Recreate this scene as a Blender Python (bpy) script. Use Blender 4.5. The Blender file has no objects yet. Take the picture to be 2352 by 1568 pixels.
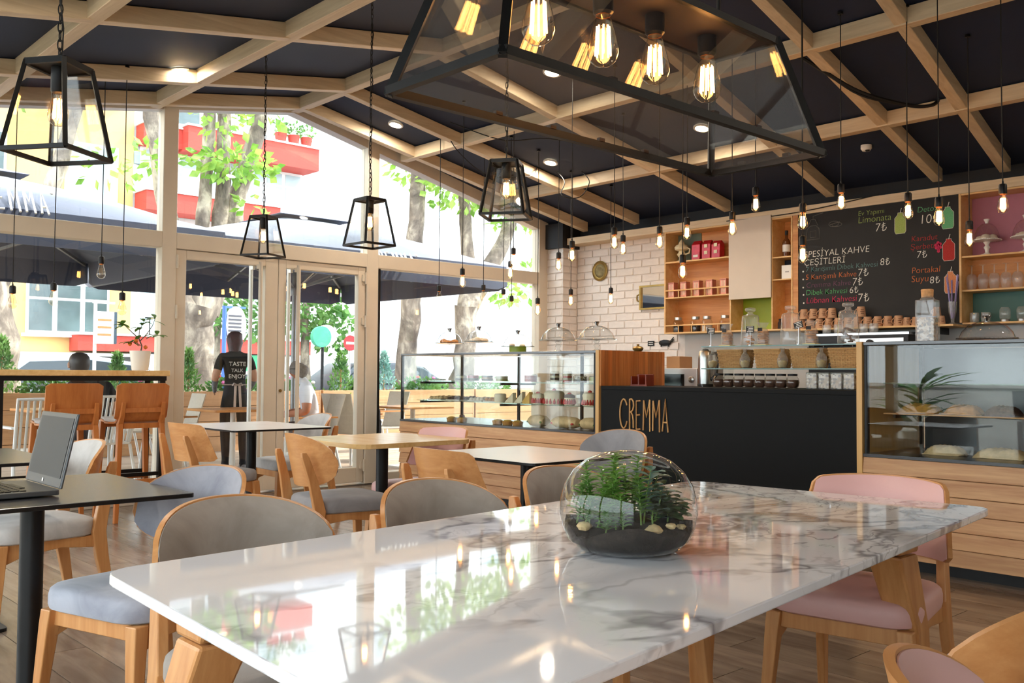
import bpy, bmesh, math, random
from mathutils import Vector, Matrix
random.seed(7)
PI = math.pi
scene = bpy.context.scene
COL = scene.collection

# ---------------------------------------------------------------- camera
cam_d = bpy.data.cameras.new('camera')
cam = bpy.data.objects.new('camera', cam_d)
COL.objects.link(cam)
yaw, pitch, roll = math.radians(42.934), math.radians(1.937), math.radians(-0.4115)
_f = Vector((math.sin(yaw)*math.cos(pitch), math.cos(yaw)*math.cos(pitch), math.sin(pitch)))
_r = Vector((math.cos(yaw), -math.sin(yaw), 0))
_d = _f.cross(_r)
_r2 = math.cos(roll)*_r + math.sin(roll)*_d
_d2 = -math.sin(roll)*_r + math.cos(roll)*_d
cam.matrix_world = Matrix(((_r2.x, -_d2.x, -_f.x, 0), (_r2.y, -_d2.y, -_f.y, 0), (_r2.z, -_d2.z, -_f.z, 1.14), (0, 0, 0, 1)))
cam_d.sensor_width = 36.0
cam_d.lens = 36.0*2166.5/2352.0
cam_d.clip_start = 0.05
cam_d.clip_end = 400
scene.camera = cam

# ---------------------------------------------------------------- sky, sun, exposure
world = bpy.data.worlds.new('sky')
scene.world = world
world.use_nodes = True
_bg = world.node_tree.nodes['Background']
_bg.inputs[0].default_value = (0.86, 0.93, 1.0, 1)
_bg.inputs[1].default_value = 1.3
sun_d = bpy.data.lights.new('sun', 'SUN')
sun_d.energy = 1.6
sun_d.angle = math.radians(1.0)
sun_d.color = (1.0, 0.94, 0.84)
sun = bpy.data.objects.new('sun', sun_d)
COL.objects.link(sun)
sun.rotation_euler = Vector((-0.8, 0.25, -1.0)).to_track_quat('-Z', 'Y').to_euler()
scene.view_settings.view_transform = 'Standard'
scene.view_settings.look = 'None'
scene.view_settings.gamma = 1.0
scene.view_settings.use_curve_mapping = False
scene.view_settings.exposure = 2.3
# portals in the glass walls steer the sky light into the room
def portal(name, loc, target, sx, sy):
    l = bpy.data.lights.new(name, 'AREA')
    l.shape = 'RECTANGLE'; l.size = sx; l.size_y = sy
    o = bpy.data.objects.new(name, l); COL.objects.link(o)
    o.location = loc
    o.rotation_euler = Vector(target).to_track_quat('-Z', 'Z').to_euler()
    l.cycles.is_portal = True
portal('portal_front', (3.2, 8.3, 1.75), (0, -1, 0), 9.8, 3.5)
portal('portal_side', (-1.75, 2.9, 1.4), (1, 0, 0), 10.4, 2.7)
cy = scene.cycles
cy.max_bounces = 6
cy.diffuse_bounces = 3
cy.glossy_bounces = 4
cy.transmission_bounces = 4
cy.transparent_max_bounces = 24
cy.sample_clamp_indirect = 6.0
cy.sample_clamp_direct = 0.0
cy.caustics_reflective = False
cy.caustics_refractive = False
cy.use_denoising = True
cy.use_adaptive_sampling = True
cy.adaptive_threshold = 0.06

# ---------------------------------------------------------------- helpers
def lin(c):
    return tuple((x/255/12.92 if x/255 <= 0.04045 else ((x/255+0.055)/1.055)**2.4) for x in c)

def new_obj(name, me, parent=None):
    o = bpy.data.objects.new(name, me)
    COL.objects.link(o)
    if parent is not None:
        o.parent = parent
    return o

def tag(o, label=None, cat=None, group=None, kind=None):
    if label: o['label'] = label
    if cat: o['category'] = cat
    if group: o['group'] = group
    if kind: o['kind'] = kind
    return o

def thing(name, loc=(0, 0, 0), rz=0.0, label=None, cat=None, group=None, kind=None):
    o = new_obj(name, None)
    o.empty_display_size = 0.1
    o.location = loc
    o.rotation_euler = (0, 0, rz)
    return tag(o, label, cat, group, kind)

def copy_tree(root, loc=None, rz=None, label=None, group=None, parent=None):
    c = root.copy(); COL.objects.link(c)
    if parent is not None: c.parent = parent
    if loc is not None: c.location = loc
    if rz is not None: c.rotation_euler = (0, 0, rz)
    if label: c['label'] = label
    if group: c['group'] = group
    for ch in root.children:
        copy_child(ch, c)
    return c

def copy_child(ch, parent):
    c = ch.copy(); COL.objects.link(c); c.parent = parent
    for g in ch.children:
        copy_child(g, c)

class MB:
    """collects geometry for one mesh"""
    def __init__(s):
        s.v = []; s.f = []; s.mi = []
    def add(s, vs, fs, mi=0):
        b = len(s.v)
        s.v += [tuple(p) for p in vs]
        s.f += [tuple(i+b for i in f) for f in fs]
        s.mi += [mi]*len(fs)
        return s
    def hexa(s, p, mi=0):
        # p: 4 bottom (ccw from above), 4 top
        return s.add(p, [(3, 2, 1, 0), (4, 5, 6, 7), (0, 1, 5, 4), (1, 2, 6, 5), (2, 3, 7, 6), (3, 0, 4, 7)], mi)
    def box(s, x0, x1, y0, y1, z0, z1, mi=0):
        return s.hexa([(x0, y0, z0), (x1, y0, z0), (x1, y1, z0), (x0, y1, z0), (x0, y0, z1), (x1, y0, z1), (x1, y1, z1), (x0, y1, z1)], mi)
    def cbox(s, c, sz, mi=0):
        return s.box(c[0]-sz[0]/2, c[0]+sz[0]/2, c[1]-sz[1]/2, c[1]+sz[1]/2, c[2]-sz[2]/2, c[2]+sz[2]/2, mi)
    def beam(s, a, b, w, h, mi=0):
        a = Vector(a); b = Vector(b)
        d = (b-a); d.z = 0; d.normalize()
        n = Vector((-d.y, d.x, 0))*(w/2)
        up = Vector((0, 0, h))
        return s.hexa([a+n, a-n, b-n, b+n, a+n+up, a-n+up, b-n+up, b+n+up], mi)
    def bar(s, a, b, wa, wb=None, up=(0, 0, 1), mi=0):
        """rectangular bar a->b; wa=(side,up) sizes at a, wb at b"""
        a = Vector(a); b = Vector(b); wb = wb or wa
        d = (b-a).normalized()
        u = Vector(up)
        if abs(d.dot(u)) > 0.98: u = Vector((0, 1, 0))
        sd = d.cross(u).normalized(); u = sd.cross(d).normalized()
        P = []
        for c, w in ((a, wa), (b, wb)):
            P += [c - sd*w[0]/2 - u*w[1]/2, c + sd*w[0]/2 - u*w[1]/2, c + sd*w[0]/2 + u*w[1]/2, c - sd*w[0]/2 + u*w[1]/2]
        return s.add(P, [(0, 1, 2, 3), (7, 6, 5, 4), (1, 0, 4, 5), (2, 1, 5, 6), (3, 2, 6, 7), (0, 3, 7, 4)], mi)
    def tube(s, pts, r, n=8, closed=False, caps=True, mi=0, flat=1.0):
        pts = [Vector(p) for p in pts]
        N = len(pts)
        R = r if isinstance(r, (list, tuple)) else [r]*N
        t0 = (pts[1]-pts[0]).normalized()
        ref = Vector((0, 0, 1)) if abs(t0.z) < 0.9 else Vector((1, 0, 0))
        u = t0.cross(ref).normalized()
        V = []
        for i, p in enumerate(pts):
            if closed: t = pts[(i+1) % N]-pts[i-1]
            elif i == 0: t = pts[1]-pts[0]
            elif i == N-1: t = pts[-1]-pts[-2]
            else: t = (pts[i+1]-pts[i]).normalized()+(pts[i]-pts[i-1]).normalized()
            if t.length < 1e-9: t = t0
            t.normalize()
            u = (u - t*u.dot(t))
            if u.length < 1e-6: u = t.orthogonal()
            u.normalize()
            w = t.cross(u)
            for k in range(n):
                a = 2*PI*k/n
                V.append(p + u*math.cos(a)*R[i] + w*math.sin(a)*R[i]*flat)
        F = []
        M = N if closed else N-1
        for i in range(M):
            j = (i+1) % N
            for k in range(n):
                k2 = (k+1) % n
                F.append((i*n+k, i*n+k2, j*n+k2, j*n+k))
        if caps and not closed:
            F.append(tuple(range(n-1, -1, -1)))
            F.append(tuple((N-1)*n+k for k in range(n)))
        return s.add(V, F, mi)
    def lathe(s, prof, n=24, c=(0, 0, 0), mi=0, sx=1.0, sy=1.0):
        V = []; F = []; rows = []
        for r, z in prof:
            if r < 1e-6:
                rows.append([len(V)]); V.append((c[0], c[1], c[2]+z))
            else:
                rows.append(list(range(len(V), len(V)+n)))
                for k in range(n):
                    a = 2*PI*k/n
                    V.append((c[0]+r*math.cos(a)*sx, c[1]+r*math.sin(a)*sy, c[2]+z))
        for A, B in zip(rows[:-1], rows[1:]):
            for k in range(n):
                k2 = (k+1) % n
                if len(A) == 1 and len(B) == 1: continue
                if len(A) == 1: F.append((A[0], B[k2], B[k]))
                elif len(B) == 1: F.append((A[k], A[k2], B[0]))
                else: F.append((A[k], A[k2], B[k2], B[k]))
        return s.add(V, F, mi)
    def prism(s, poly, a0, a1, axis='z', mi=0):
        """poly 2d extruded along axis; axis x: poly=(y,z); y: poly=(x,z); z: poly=(x,y)"""
        n = len(poly)
        def mk(p, a):
            return {'x': (a, p[0], p[1]), 'y': (p[0], a, p[1]), 'z': (p[0], p[1], a)}[axis]
        V = [mk(p, a0) for p in poly]+[mk(p, a1) for p in poly]
        F = [tuple(range(n-1, -1, -1)), tuple(range(n, 2*n))]
        F += [(i, (i+1) % n, n+(i+1) % n, n+i) for i in range(n)]
        return s.add(V, F, mi)
    def grid(s, fn, nu, nv, mi=0, wrapu=False):
        V = [fn(i/(nu if wrapu else nu-1), j/(nv-1)) for j in range(nv) for i in range(nu)]
        F = []
        for j in range(nv-1):
            for i in range(nu if wrapu else nu-1):
                i2 = (i+1) % nu
                F.append((j*nu+i, j*nu+i2, (j+1)*nu+i2, (j+1)*nu+i))
        return s.add(V, F, mi)
    def xf(s, M, start=0):
        for i in range(start, len(s.v)):
            s.v[i] = tuple(M @ Vector(s.v[i]))
        return s
    def mesh(s, name, mats, smooth=False, bevel=0.0, seg=2, fix=True):
        me = bpy.data.meshes.new(name)
        me.from_pydata(s.v, [], s.f)
        if not isinstance(mats, (list, tuple)): mats = [mats]
        for m in mats: me.materials.append(m)
        if len(mats) > 1:
            me.polygons.foreach_set('material_index', s.mi)
        if fix or bevel:
            bm = bmesh.new(); bm.from_mesh(me)
            if fix: bmesh.ops.recalc_face_normals(bm, faces=bm.faces)
            if bevel:
                bmesh.ops.bevel(bm, geom=[e for e in bm.edges if len(e.link_faces) == 2 and e.calc_face_angle(0) > 0.5], offset=bevel, segments=seg, affect='EDGES', profile=0.5, clamp_overlap=True)
            bm.to_mesh(me); bm.free()
        if smooth:
            me.polygons.foreach_set('use_smooth', [True]*len(me.polygons))
            try: me.set_sharp_from_angle(angle=math.radians(40))
            except Exception: pass
        me.update()
        return me
    def build(s, name, mats, parent=None, smooth=False, bevel=0.0, seg=2, fix=True):
        return new_obj(name, s.mesh(name, mats, smooth, bevel, seg, fix), parent)

def subdiv_mesh(me, lv=2):
    """smooth a mesh with a subdivision modifier evaluated to real geometry"""
    o = bpy.data.objects.new('tmp', me); COL.objects.link(o)
    m = o.modifiers.new('s', 'SUBSURF'); m.levels = lv; m.render_levels = lv
    dg = bpy.context.evaluated_depsgraph_get()
    e = o.evaluated_get(dg)
    r = bpy.data.meshes.new_from_object(e)
    bpy.data.objects.remove(o)
    r.polygons.foreach_set('use_smooth', [True]*len(r.polygons))
    return r

def rounded_rect(w, d, r, n=4):
    P = []
    for cx, cy_, a0 in ((w/2-r, d/2-r, 0), (-w/2+r, d/2-r, PI/2), (-w/2+r, -d/2+r, PI), (w/2-r, -d/2+r, 1.5*PI)):
        for k in range(n+1):
            a = a0+PI/2*k/n
            P.append((cx+r*math.cos(a), cy_+r*math.sin(a)))
    return P

ORD = ['first', 'second', 'third', 'fourth', 'fifth', 'sixth', 'seventh', 'eighth', 'ninth', 'tenth', 'eleventh', 'twelfth', 'thirteenth',
       'fourteenth', 'fifteenth', 'sixteenth', 'seventeenth', 'eighteenth', 'nineteenth', 'twentieth', 'twenty-first', 'twenty-second',
       'twenty-third', 'twenty-fourth', 'twenty-fifth', 'twenty-sixth', 'twenty-seventh', 'twenty-eighth', 'twenty-ninth', 'thirtieth']
def nth(i, n):
    """place in a row counted from the left"""
    if i == 0: return 'leftmost'
    if i == n-1: return 'rightmost'
    if i >= n-3 and n > 5: return ORD[n-1-i]+' from the right'
    return ORD[i]+' from the left'

# ---------------------------------------------------------------- materials
MATS = {}
class NT:
    def __init__(s, name):
        s.m = bpy.data.materials.new(name); s.m.use_nodes = True
        s.t = s.m.node_tree; s.n = s.t.nodes; s.l = s.t.links
        s.b = s.n['Principled BSDF']
        s.out = s.n['Material Output']
        MATS[name] = s.m
    def node(s, typ, **kw):
        x = s.n.new(typ)
        for k, v in kw.items():
            if k.startswith('i_'):
                x.inputs[k[2:].replace('_', ' ')].default_value = v
            else: setattr(x, k, v)
        return x
    def link(s, a, b): s.l.new(a, b)
    def coords(s, scale=(1, 1, 1), kind='Object', rot=(0, 0, 0)):
        tc = s.node('ShaderNodeTexCoord'); mp = s.node('ShaderNodeMapping')
        mp.inputs['Scale'].default_value = scale
        mp.inputs['Rotation'].default_value = rot
        s.link(tc.outputs[kind], mp.inputs[0])
        return mp.outputs[0]
    def noise(s, vec, scale, detail=4, rough=0.55, dist=0.0):
        x = s.node('ShaderNodeTexNoise')
        x.inputs['Scale'].default_value = scale; x.inputs['Detail'].default_value = detail
        x.inputs['Roughness'].default_value = rough; x.inputs['Distortion'].default_value = dist
        if vec is not None: s.link(vec, x.inputs['Vector'])
        return x
    def ramp(s, fac, stops, interp='LINEAR'):
        r = s.node('ShaderNodeValToRGB'); r.color_ramp.interpolation = interp
        el = r.color_ramp.elements
        while len(el) < len(stops): el.new(0.5)
        for e, (p, c) in zip(el, stops):
            e.position = p
            e.color = (*c, 1) if isinstance(c, (tuple, list)) else (c, c, c, 1)
        s.link(fac, r.inputs[0])
        return r.outputs[0]
    def mixc(s, fac, a, b, blend='MIX'):
        x = s.node('ShaderNodeMix', data_type='RGBA', blend_type=blend)
        for sock, v in ((0, fac), (6, a), (7, b)):
            if hasattr(v, 'is_linked') or isinstance(v, bpy.types.NodeSocket): s.link(v, x.inputs[sock])
            elif sock == 0: x.inputs[0].default_value = v
            else: x.inputs[sock].default_value = (*v, 1)
        return x.outputs[2]
    def bump(s, h, strength=0.2, dist=0.01):
        b = s.node('ShaderNodeBump'); b.inputs['Strength'].default_value = strength; b.inputs['Distance'].default_value = dist
        s.link(h, b.inputs['Height']); s.link(b.outputs[0], s.b.inputs['Normal'])
    def math(s, op, a, b=None):
        x = s.node('ShaderNodeMath', operation=op)
        for k, v in ((0, a), (1, b)):
            if v is None: continue
            if isinstance(v, (int, float)): x.inputs[k].default_value = v
            else: s.link(v, x.inputs[k])
        return x.outputs[0]

def plain(name, rgb, rough=0.5, metal=0.0, var=0.06, vscale=6.0, spec=0.5, bump=0.0, bscale=60.0, emit=None, estr=0.0, trans=0.0, alpha=1.0, coat=0.0, sheen=0.0):
    """plain surface with a faint procedural unevenness"""
    N = NT(name)
    c = lin(rgb)
    if var > 0:
        v = N.coords()
        nz = N.noise(v, vscale, 3)
        col = N.ramp(nz.outputs['Fac'], [(0.3, tuple(x*(1-var) for x in c)), (0.7, tuple(min(1, x*(1+var)) for x in c))])
        N.link(col, N.b.inputs['Base Color'])
    else:
        N.b.inputs['Base Color'].default_value = (*c, 1)
    N.b.inputs['Roughness'].default_value = rough
    N.b.inputs['Metallic'].default_value = metal
    N.b.inputs['Specular IOR Level'].default_value = spec
    if coat: N.b.inputs['Coat Weight'].default_value = coat
    if sheen:
        N.b.inputs['Sheen Weight'].default_value = sheen; N.b.inputs['Sheen Roughness'].default_value = 0.4
    if bump:
        v2 = N.coords(); N.bump(N.noise(v2, bscale, 4).outputs['Fac'], bump, 0.004)
    if emit:
        N.b.inputs['Emission Color'].default_value = (*lin(emit), 1); N.b.inputs['Emission Strength'].default_value = estr
    return N.m

def wood(name, a, b, axis='x', scale=1.0, rough=0.45, knots=False, rnd=0.25, coat=0.0, spec=0.4):
    """long-grained timber: grain runs along `axis`; boards differ by object"""
    N = NT(name)
    st = {'x': (0.6, 9, 9), 'y': (9, 0.6, 9), 'z': (9, 9, 0.6)}[axis]
    tc = N.node('ShaderNodeTexCoord'); oi = N.node('ShaderNodeObjectInfo')
    sh = N.node('ShaderNodeVectorMath', operation='SCALE'); sh.inputs[0].default_value = (7.3, 5.1, 9.7); N.link(oi.outputs['Random'], sh.inputs['Scale'])
    ad = N.node('ShaderNodeVectorMath', operation='ADD'); N.link(tc.outputs['Object'], ad.inputs[0]); N.link(sh.outputs[0], ad.inputs[1])
    mp = N.node('ShaderNodeMapping'); mp.inputs['Scale'].default_value = tuple(x*scale for x in st); N.link(ad.outputs[0], mp.inputs[0])
    n1 = N.noise(mp.outputs[0], 2.2, 6, 0.6, 0.6)
    n2 = N.noise(mp.outputs[0], 9.0, 4, 0.6, 0.2)
    fac = N.math('ADD', N.math('MULTIPLY', n1.outputs['Fac'], 0.7), N.math('MULTIPLY', n2.outputs['Fac'], 0.3))
    A, B = lin(a), lin(b)
    col = N.ramp(fac, [(0.34, A), (0.5, tuple((x+y)/2 for x, y in zip(A, B))), (0.66, B)])
    if knots:
        mk = N.node('ShaderNodeMapping'); mk.inputs['Scale'].default_value = {'x': (1.6, 5, 5), 'y': (5, 1.6, 5), 'z': (5, 5, 1.6)}[axis]; N.link(ad.outputs[0], mk.inputs[0])
        vo = N.node('ShaderNodeTexVoronoi'); vo.inputs['Scale'].default_value = 1.1; N.link(mk.outputs[0], vo.inputs['Vector'])
        kf = N.ramp(vo.outputs['Distance'], [(0.0, 1.0), (0.05, 0.8), (0.09, 0.0)])
        col = N.mixc(N.math('MULTIPLY', kf, 0.75), col, tuple(x*0.32 for x in A))
    tone = N.node('ShaderNodeHueSaturation')
    v = N.math('ADD', N.math('MULTIPLY', oi.outputs['Random'], rnd), 1-rnd/2)
    N.link(v, tone.inputs['Value']); N.link(col, tone.inputs['Color'])
    N.link(tone.outputs[0], N.b.inputs['Base Color'])
    N.b.inputs['Roughness'].default_value = rough
    N.b.inputs['Specular IOR Level'].default_value = spec
    if coat: N.b.inputs['Coat Weight'].default_value = coat
    N.bump(n2.outputs['Fac'], 0.06, 0.003)
    return N.m

def glass(name, tint=(1, 1, 1), refl=1.0, rough=0.0, ior=1.5, body=0.0, body_col=(1, 1, 1)):
    """thin clear glass: straight-through transparency with Fresnel reflection"""
    N = NT(name)
    N.n.remove(N.b)
    tr = N.node('ShaderNodeBsdfTransparent'); tr.inputs[0].default_value = (*tint, 1)
    gl = N.node('ShaderNodeBsdfGlossy'); gl.inputs['Roughness'].default_value = rough
    ge = N.node('ShaderNodeNewGeometry')
    dt = N.node('ShaderNodeVectorMath', operation='DOT_PRODUCT'); N.link(ge.outputs['Normal'], dt.inputs[0]); N.link(ge.outputs['Incoming'], dt.inputs[1])
    r0 = ((ior-1)/(ior+1))**2
    sch = N.math('POWER', N.math('SUBTRACT', 1.0, N.math('ABSOLUTE', dt.outputs['Value'])), 5.0)
    f = N.math('MULTIPLY', N.math('ADD', N.math('MULTIPLY', sch, 1-r0), r0), refl)
    mx = N.node('ShaderNodeMixShader')
    N.link(f, mx.inputs[0]); N.link(tr.outputs[0], mx.inputs[1]); N.link(gl.outputs[0], mx.inputs[2])
    last = mx.outputs[0]
    if body > 0:
        df = N.node('ShaderNodeBsdfDiffuse'); df.inputs[0].default_value = (*body_col, 1)
        m2 = N.node('ShaderNodeMixShader'); m2.inputs[0].default_value = body
        N.link(last, m2.inputs[1]); N.link(df.outputs[0], m2.inputs[2]); last = m2.outputs[0]
    N.link(last, N.out.inputs[0])
    return N.m

def emitter(name, rgb, strength):
    N = NT(name)
    N.n.remove(N.b)
    e = N.node('ShaderNodeEmission'); e.inputs[0].default_value = (*lin(rgb), 1); e.inputs[1].default_value = strength
    N.link(e.outputs[0], N.out.inputs[0])
    return N.m

def leafmat(name, a, b, rough=0.5, trans=0.35):
    N = NT(name)
    v = N.coords()
    nz = N.noise(v, 3.0, 3)
    col = N.ramp(nz.outputs['Fac'], [(0.35, lin(a)), (0.65, lin(b))])
    N.link(col, N.b.inputs['Base Color'])
    N.b.inputs['Roughness'].default_value = rough
    tl = N.node('ShaderNodeBsdfTranslucent'); N.link(col, tl.inputs[0])
    mx = N.node('ShaderNodeMixShader'); mx.inputs[0].default_value = trans
    N.link(N.b.outputs[0], mx.inputs[1]); N.link(tl.outputs[0], mx.inputs[2]); N.link(mx.outputs[0], N.out.inputs[0])
    return N.m

M_beam = {ax: wood('beam_wood_'+ax, (204, 180, 144), (232, 212, 178), ax, 0.8, 0.5, rnd=0.14) for ax in 'xy'}
M_pine = wood('pine_boards', (184, 128, 82), (222, 174, 124), 'y', 0.9, 0.45, knots=True, rnd=0.22)
M_beech = wood('beech', (184, 122, 68), (214, 158, 102), 'z', 0.8, 0.38, rnd=0.1)
M_ply = wood('beech_plywood', (188, 126, 72), (214, 158, 102), 'x', 0.8, 0.35, rnd=0.1)
M_stoolwood = wood('stool_plywood', (170, 96, 44), (200, 124, 64), 'z', 0.8, 0.35, rnd=0.08)
M_oak = wood('oak_top', (214, 168, 102), (238, 202, 142), 'y', 0.7, 0.25, rnd=0.0)
M_shelf = wood('shelf_wood', (188, 118, 60), (222, 160, 96), 'y', 0.7, 0.45, rnd=0.12)
M_shelfe = wood('shelf_edge_wood', (222, 172, 108), (240, 200, 140), 'y', 0.7, 0.45, rnd=0.06)
M_block = wood('butcher_block', (178, 104, 50), (218, 150, 88), 'z', 0.9, 0.4, rnd=0.5)
M_edge = wood('panel_edge', (214, 164, 96), (232, 186, 120), 'z', 0.7, 0.4, rnd=0.0)
M_deck = wood('deck_wood', (150, 128, 108), (182, 160, 140), 'x', 0.6, 0.6, rnd=0.2)
M_planter = wood('planter_wood', (164, 120, 80), (196, 150, 106), 'x', 0.6, 0.55, rnd=0.15)
M_ceil = plain('ceiling_navy', (25, 38, 64), 0.75, var=0.08, vscale=2)
M_blackwall = plain('black_wall_paint', (28, 30, 34), 0.7, var=0.08)
M_counter = plain('counter_black', (9, 10, 11), 0.7, var=0.1, vscale=20, spec=0.25, bump=0.05, bscale=200)
M_frame = plain('beige_frame', (224, 212, 192), 0.42, var=0.03)
M_white = plain('white_paint', (238, 236, 230), 0.5, var=0.02)
M_plaster = plain('plaster', (226, 222, 214), 0.7, var=0.03)
M_brick = plain('white_brick', (236, 228, 220), 0.65, var=0.05, vscale=14, bump=0.25, bscale=45)
M_mortar = plain('white_mortar', (228, 220, 212), 0.8, var=0.06, vscale=20, bump=0.2, bscale=80)
M_black = plain('black_metal', (22, 22, 23), 0.42, 0.4, var=0.1, vscale=20)
M_iron = plain('lantern_iron', (30, 29, 28), 0.45, 0.55, var=0.15, vscale=18)
M_rust = plain('lantern_top_plate', (44, 31, 27), 0.6, 0.3, var=0.15)
M_rubber = plain('black_rubber', (18, 18, 18), 0.6, var=0.05)
M_chrome = plain('polished_steel', (205, 205, 205), 0.12, 1.0, var=0.02)
M_steel = plain('brushed_steel', (188, 188, 186), 0.3, 1.0, var=0.04)
M_brass = plain('old_brass', (150, 122, 66), 0.4, 0.8, var=0.2, vscale=14)
M_blacktop = plain('black_laminate', (58, 58, 62), 0.24, var=0.03, spec=0.85)
M_whitetop = plain('white_laminate', (232, 226, 222), 0.25, var=0.015)
M_cord = plain('black_cord', (16, 16, 17), 0.7, var=0)
M_pane = glass('window_glass', (0.97, 0.99, 0.985), 1.0)
M_case = glass('case_glass', (0.955, 0.975, 0.965), 1.0)
M_shelfglass = glass('shelf_glass', (0.80, 0.93, 0.88), 1.0)
M_glassedge = plain('glass_edge_green', (70, 110, 98), 0.15, var=0.0)
M_bulb = glass('bulb_glass', (0.99, 0.93, 0.83), 2.4)
M_lantglass = glass('lantern_glass', (0.95, 0.95, 0.945), 1.3)
M_longglass = glass('long_lantern_glass', (0.88, 0.88, 0.875), 1.4, body=0.012, body_col=(.8, .8, .8))
M_clear = glass('clear_glass', (0.94, 0.95, 0.945), 1.6)
M_thick = glass('thick_glass', (0.93, 0.94, 0.935), 1.5, body=0.11)
M_terr = glass('terrarium_glass', (0.95, 0.965, 0.955), 1.25)
M_plasticbag = glass('clear_bag', (0.86, 0.86, 0.84), 1.0, 0.15, body=0.14)
M_fil = emitter('filament', (255, 176, 92), 22.0)
M_filbig = emitter('filament_large', (255, 178, 98), 16.0)
M_filoff = plain('filament_unlit', (190, 176, 150), 0.4, 0.6, var=0)
M_led = emitter('downlight_led', (255, 232, 190), 14.0)

def velvet(name, a, b, sheen=0.35):
    N = NT(name)
    v = N.coords()
    n1 = N.noise(v, 5.0, 5, 0.6, 0.8)
    col = N.ramp(n1.outputs['Fac'], [(0.33, lin(a)), (0.66, lin(b))])
    N.link(col, N.b.inputs['Base Color'])
    N.b.inputs['Roughness'].default_value = 0.85
    N.b.inputs['Sheen Weight'].default_value = sheen
    N.b.inputs['Specular IOR Level'].default_value = 0.2
    N.bump(N.noise(v, 260, 2).outputs['Fac'], 0.15, 0.002)
    return N.m
F_taupe = velvet('taupe_velvet', (140, 130, 120), (166, 156, 146))
F_blue = velvet('blue_grey_velvet', (138, 140, 152), (172, 174, 184))
F_light = velvet('light_grey_velvet', (168, 164, 160), (198, 194, 190))
F_grey = velvet('grey_velvet', (132, 130, 132), (156, 153, 155))
F_pink = plain('pink_leatherette', (224, 176, 170), 0.42, var=0.03, vscale=3, bump=0.05, bscale=150)

def marble():
    N = NT('marble')
    v0 = N.coords((1, 1, 1))
    w = N.noise(v0, 1.6, 5, 0.55)
    wv = N.node('ShaderNodeVectorMath', operation='SUBTRACT'); N.link(w.outputs['Color'], wv.inputs[0]); wv.inputs[1].default_value = (0.5, 0.5, 0.5)
    ws = N.node('ShaderNodeVectorMath', operation='SCALE'); N.link(wv.outputs[0], ws.inputs[0]); ws.inputs['Scale'].default_value = 0.55
    wa = N.node('ShaderNodeVectorMath', operation='ADD'); N.link(v0, wa.inputs[0]); N.link(ws.outputs[0], wa.inputs[1])
    mp = N.node('ShaderNodeMapping'); mp.inputs['Rotation'].default_value = (0, 0, math.radians(28)); mp.inputs['Scale'].default_value = (1.0, 2.1, 1); N.link(wa.outputs[0], mp.inputs[0])
    def vein(scale, width, seedoff, detail=4):
        m2 = N.node('ShaderNodeMapping'); m2.inputs['Location'].default_value = (seedoff, seedoff*1.7, 0); N.link(mp.outputs[0], m2.inputs[0])
        nz = N.noise(m2.outputs[0], scale, detail, 0.55)
        d = N.math('ABSOLUTE', N.math('SUBTRACT', nz.outputs['Fac'], 0.5))
        return N.ramp(d, [(0.0, 1.0), (width*0.35, 0.75), (width, 0.0)])
    v1 = vein(1.15, 0.03, 3.1)
    v2 = vein(2.3, 0.02, 8.7)
    v3 = vein(4.5, 0.016, 15.2)
    mask = N.noise(wa.outputs[0], 1.3, 3, 0.5)
    # heavier veining towards the far right of the slab
    sx = N.node('ShaderNodeSeparateXYZ'); N.link(v0, sx.inputs[0])
    grad = N.math('MULTIPLY', N.math('ADD', sx.outputs['X'], 0.55), 0.22)
    mk = N.math('ADD', mask.outputs['Fac'], grad)
    m1 = N.ramp(mk, [(0.36, 0.0), (0.52, 1.0)])
    m2_ = N.ramp(mk, [(0.44, 0.0), (0.62, 1.0)])
    patch = N.ramp(N.noise(mp.outputs[0], 2.0, 5, 0.6).outputs['Fac'], [(0.50, 0.0), (0.62, 1.0)])
    pf = N.math('MULTIPLY', N.math('MULTIPLY', patch, m2_), 0.34)
    f = N.math('MAXIMUM', N.math('MULTIPLY', v1, N.math('MULTIPLY', m1, 0.85)), N.math('MAXIMUM', N.math('MULTIPLY', v2, N.math('MULTIPLY', m2_, 0.65)), N.math('MULTIPLY', v3, N.math('MULTIPLY', m2_, 0.4))))
    f = N.math('MAXIMUM', f, pf)
    col = N.mixc(f, lin((246, 245, 247)), lin((118, 112, 117)))
    N.link(col, N.b.inputs['Base Color'])
    N.b.inputs['Roughness'].default_value = 0.035
    N.b.inputs['IOR'].default_value = 1.6
    N.b.inputs['Specular IOR Level'].default_value = 0.6
    return N.m
M_marble = marble()

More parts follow.
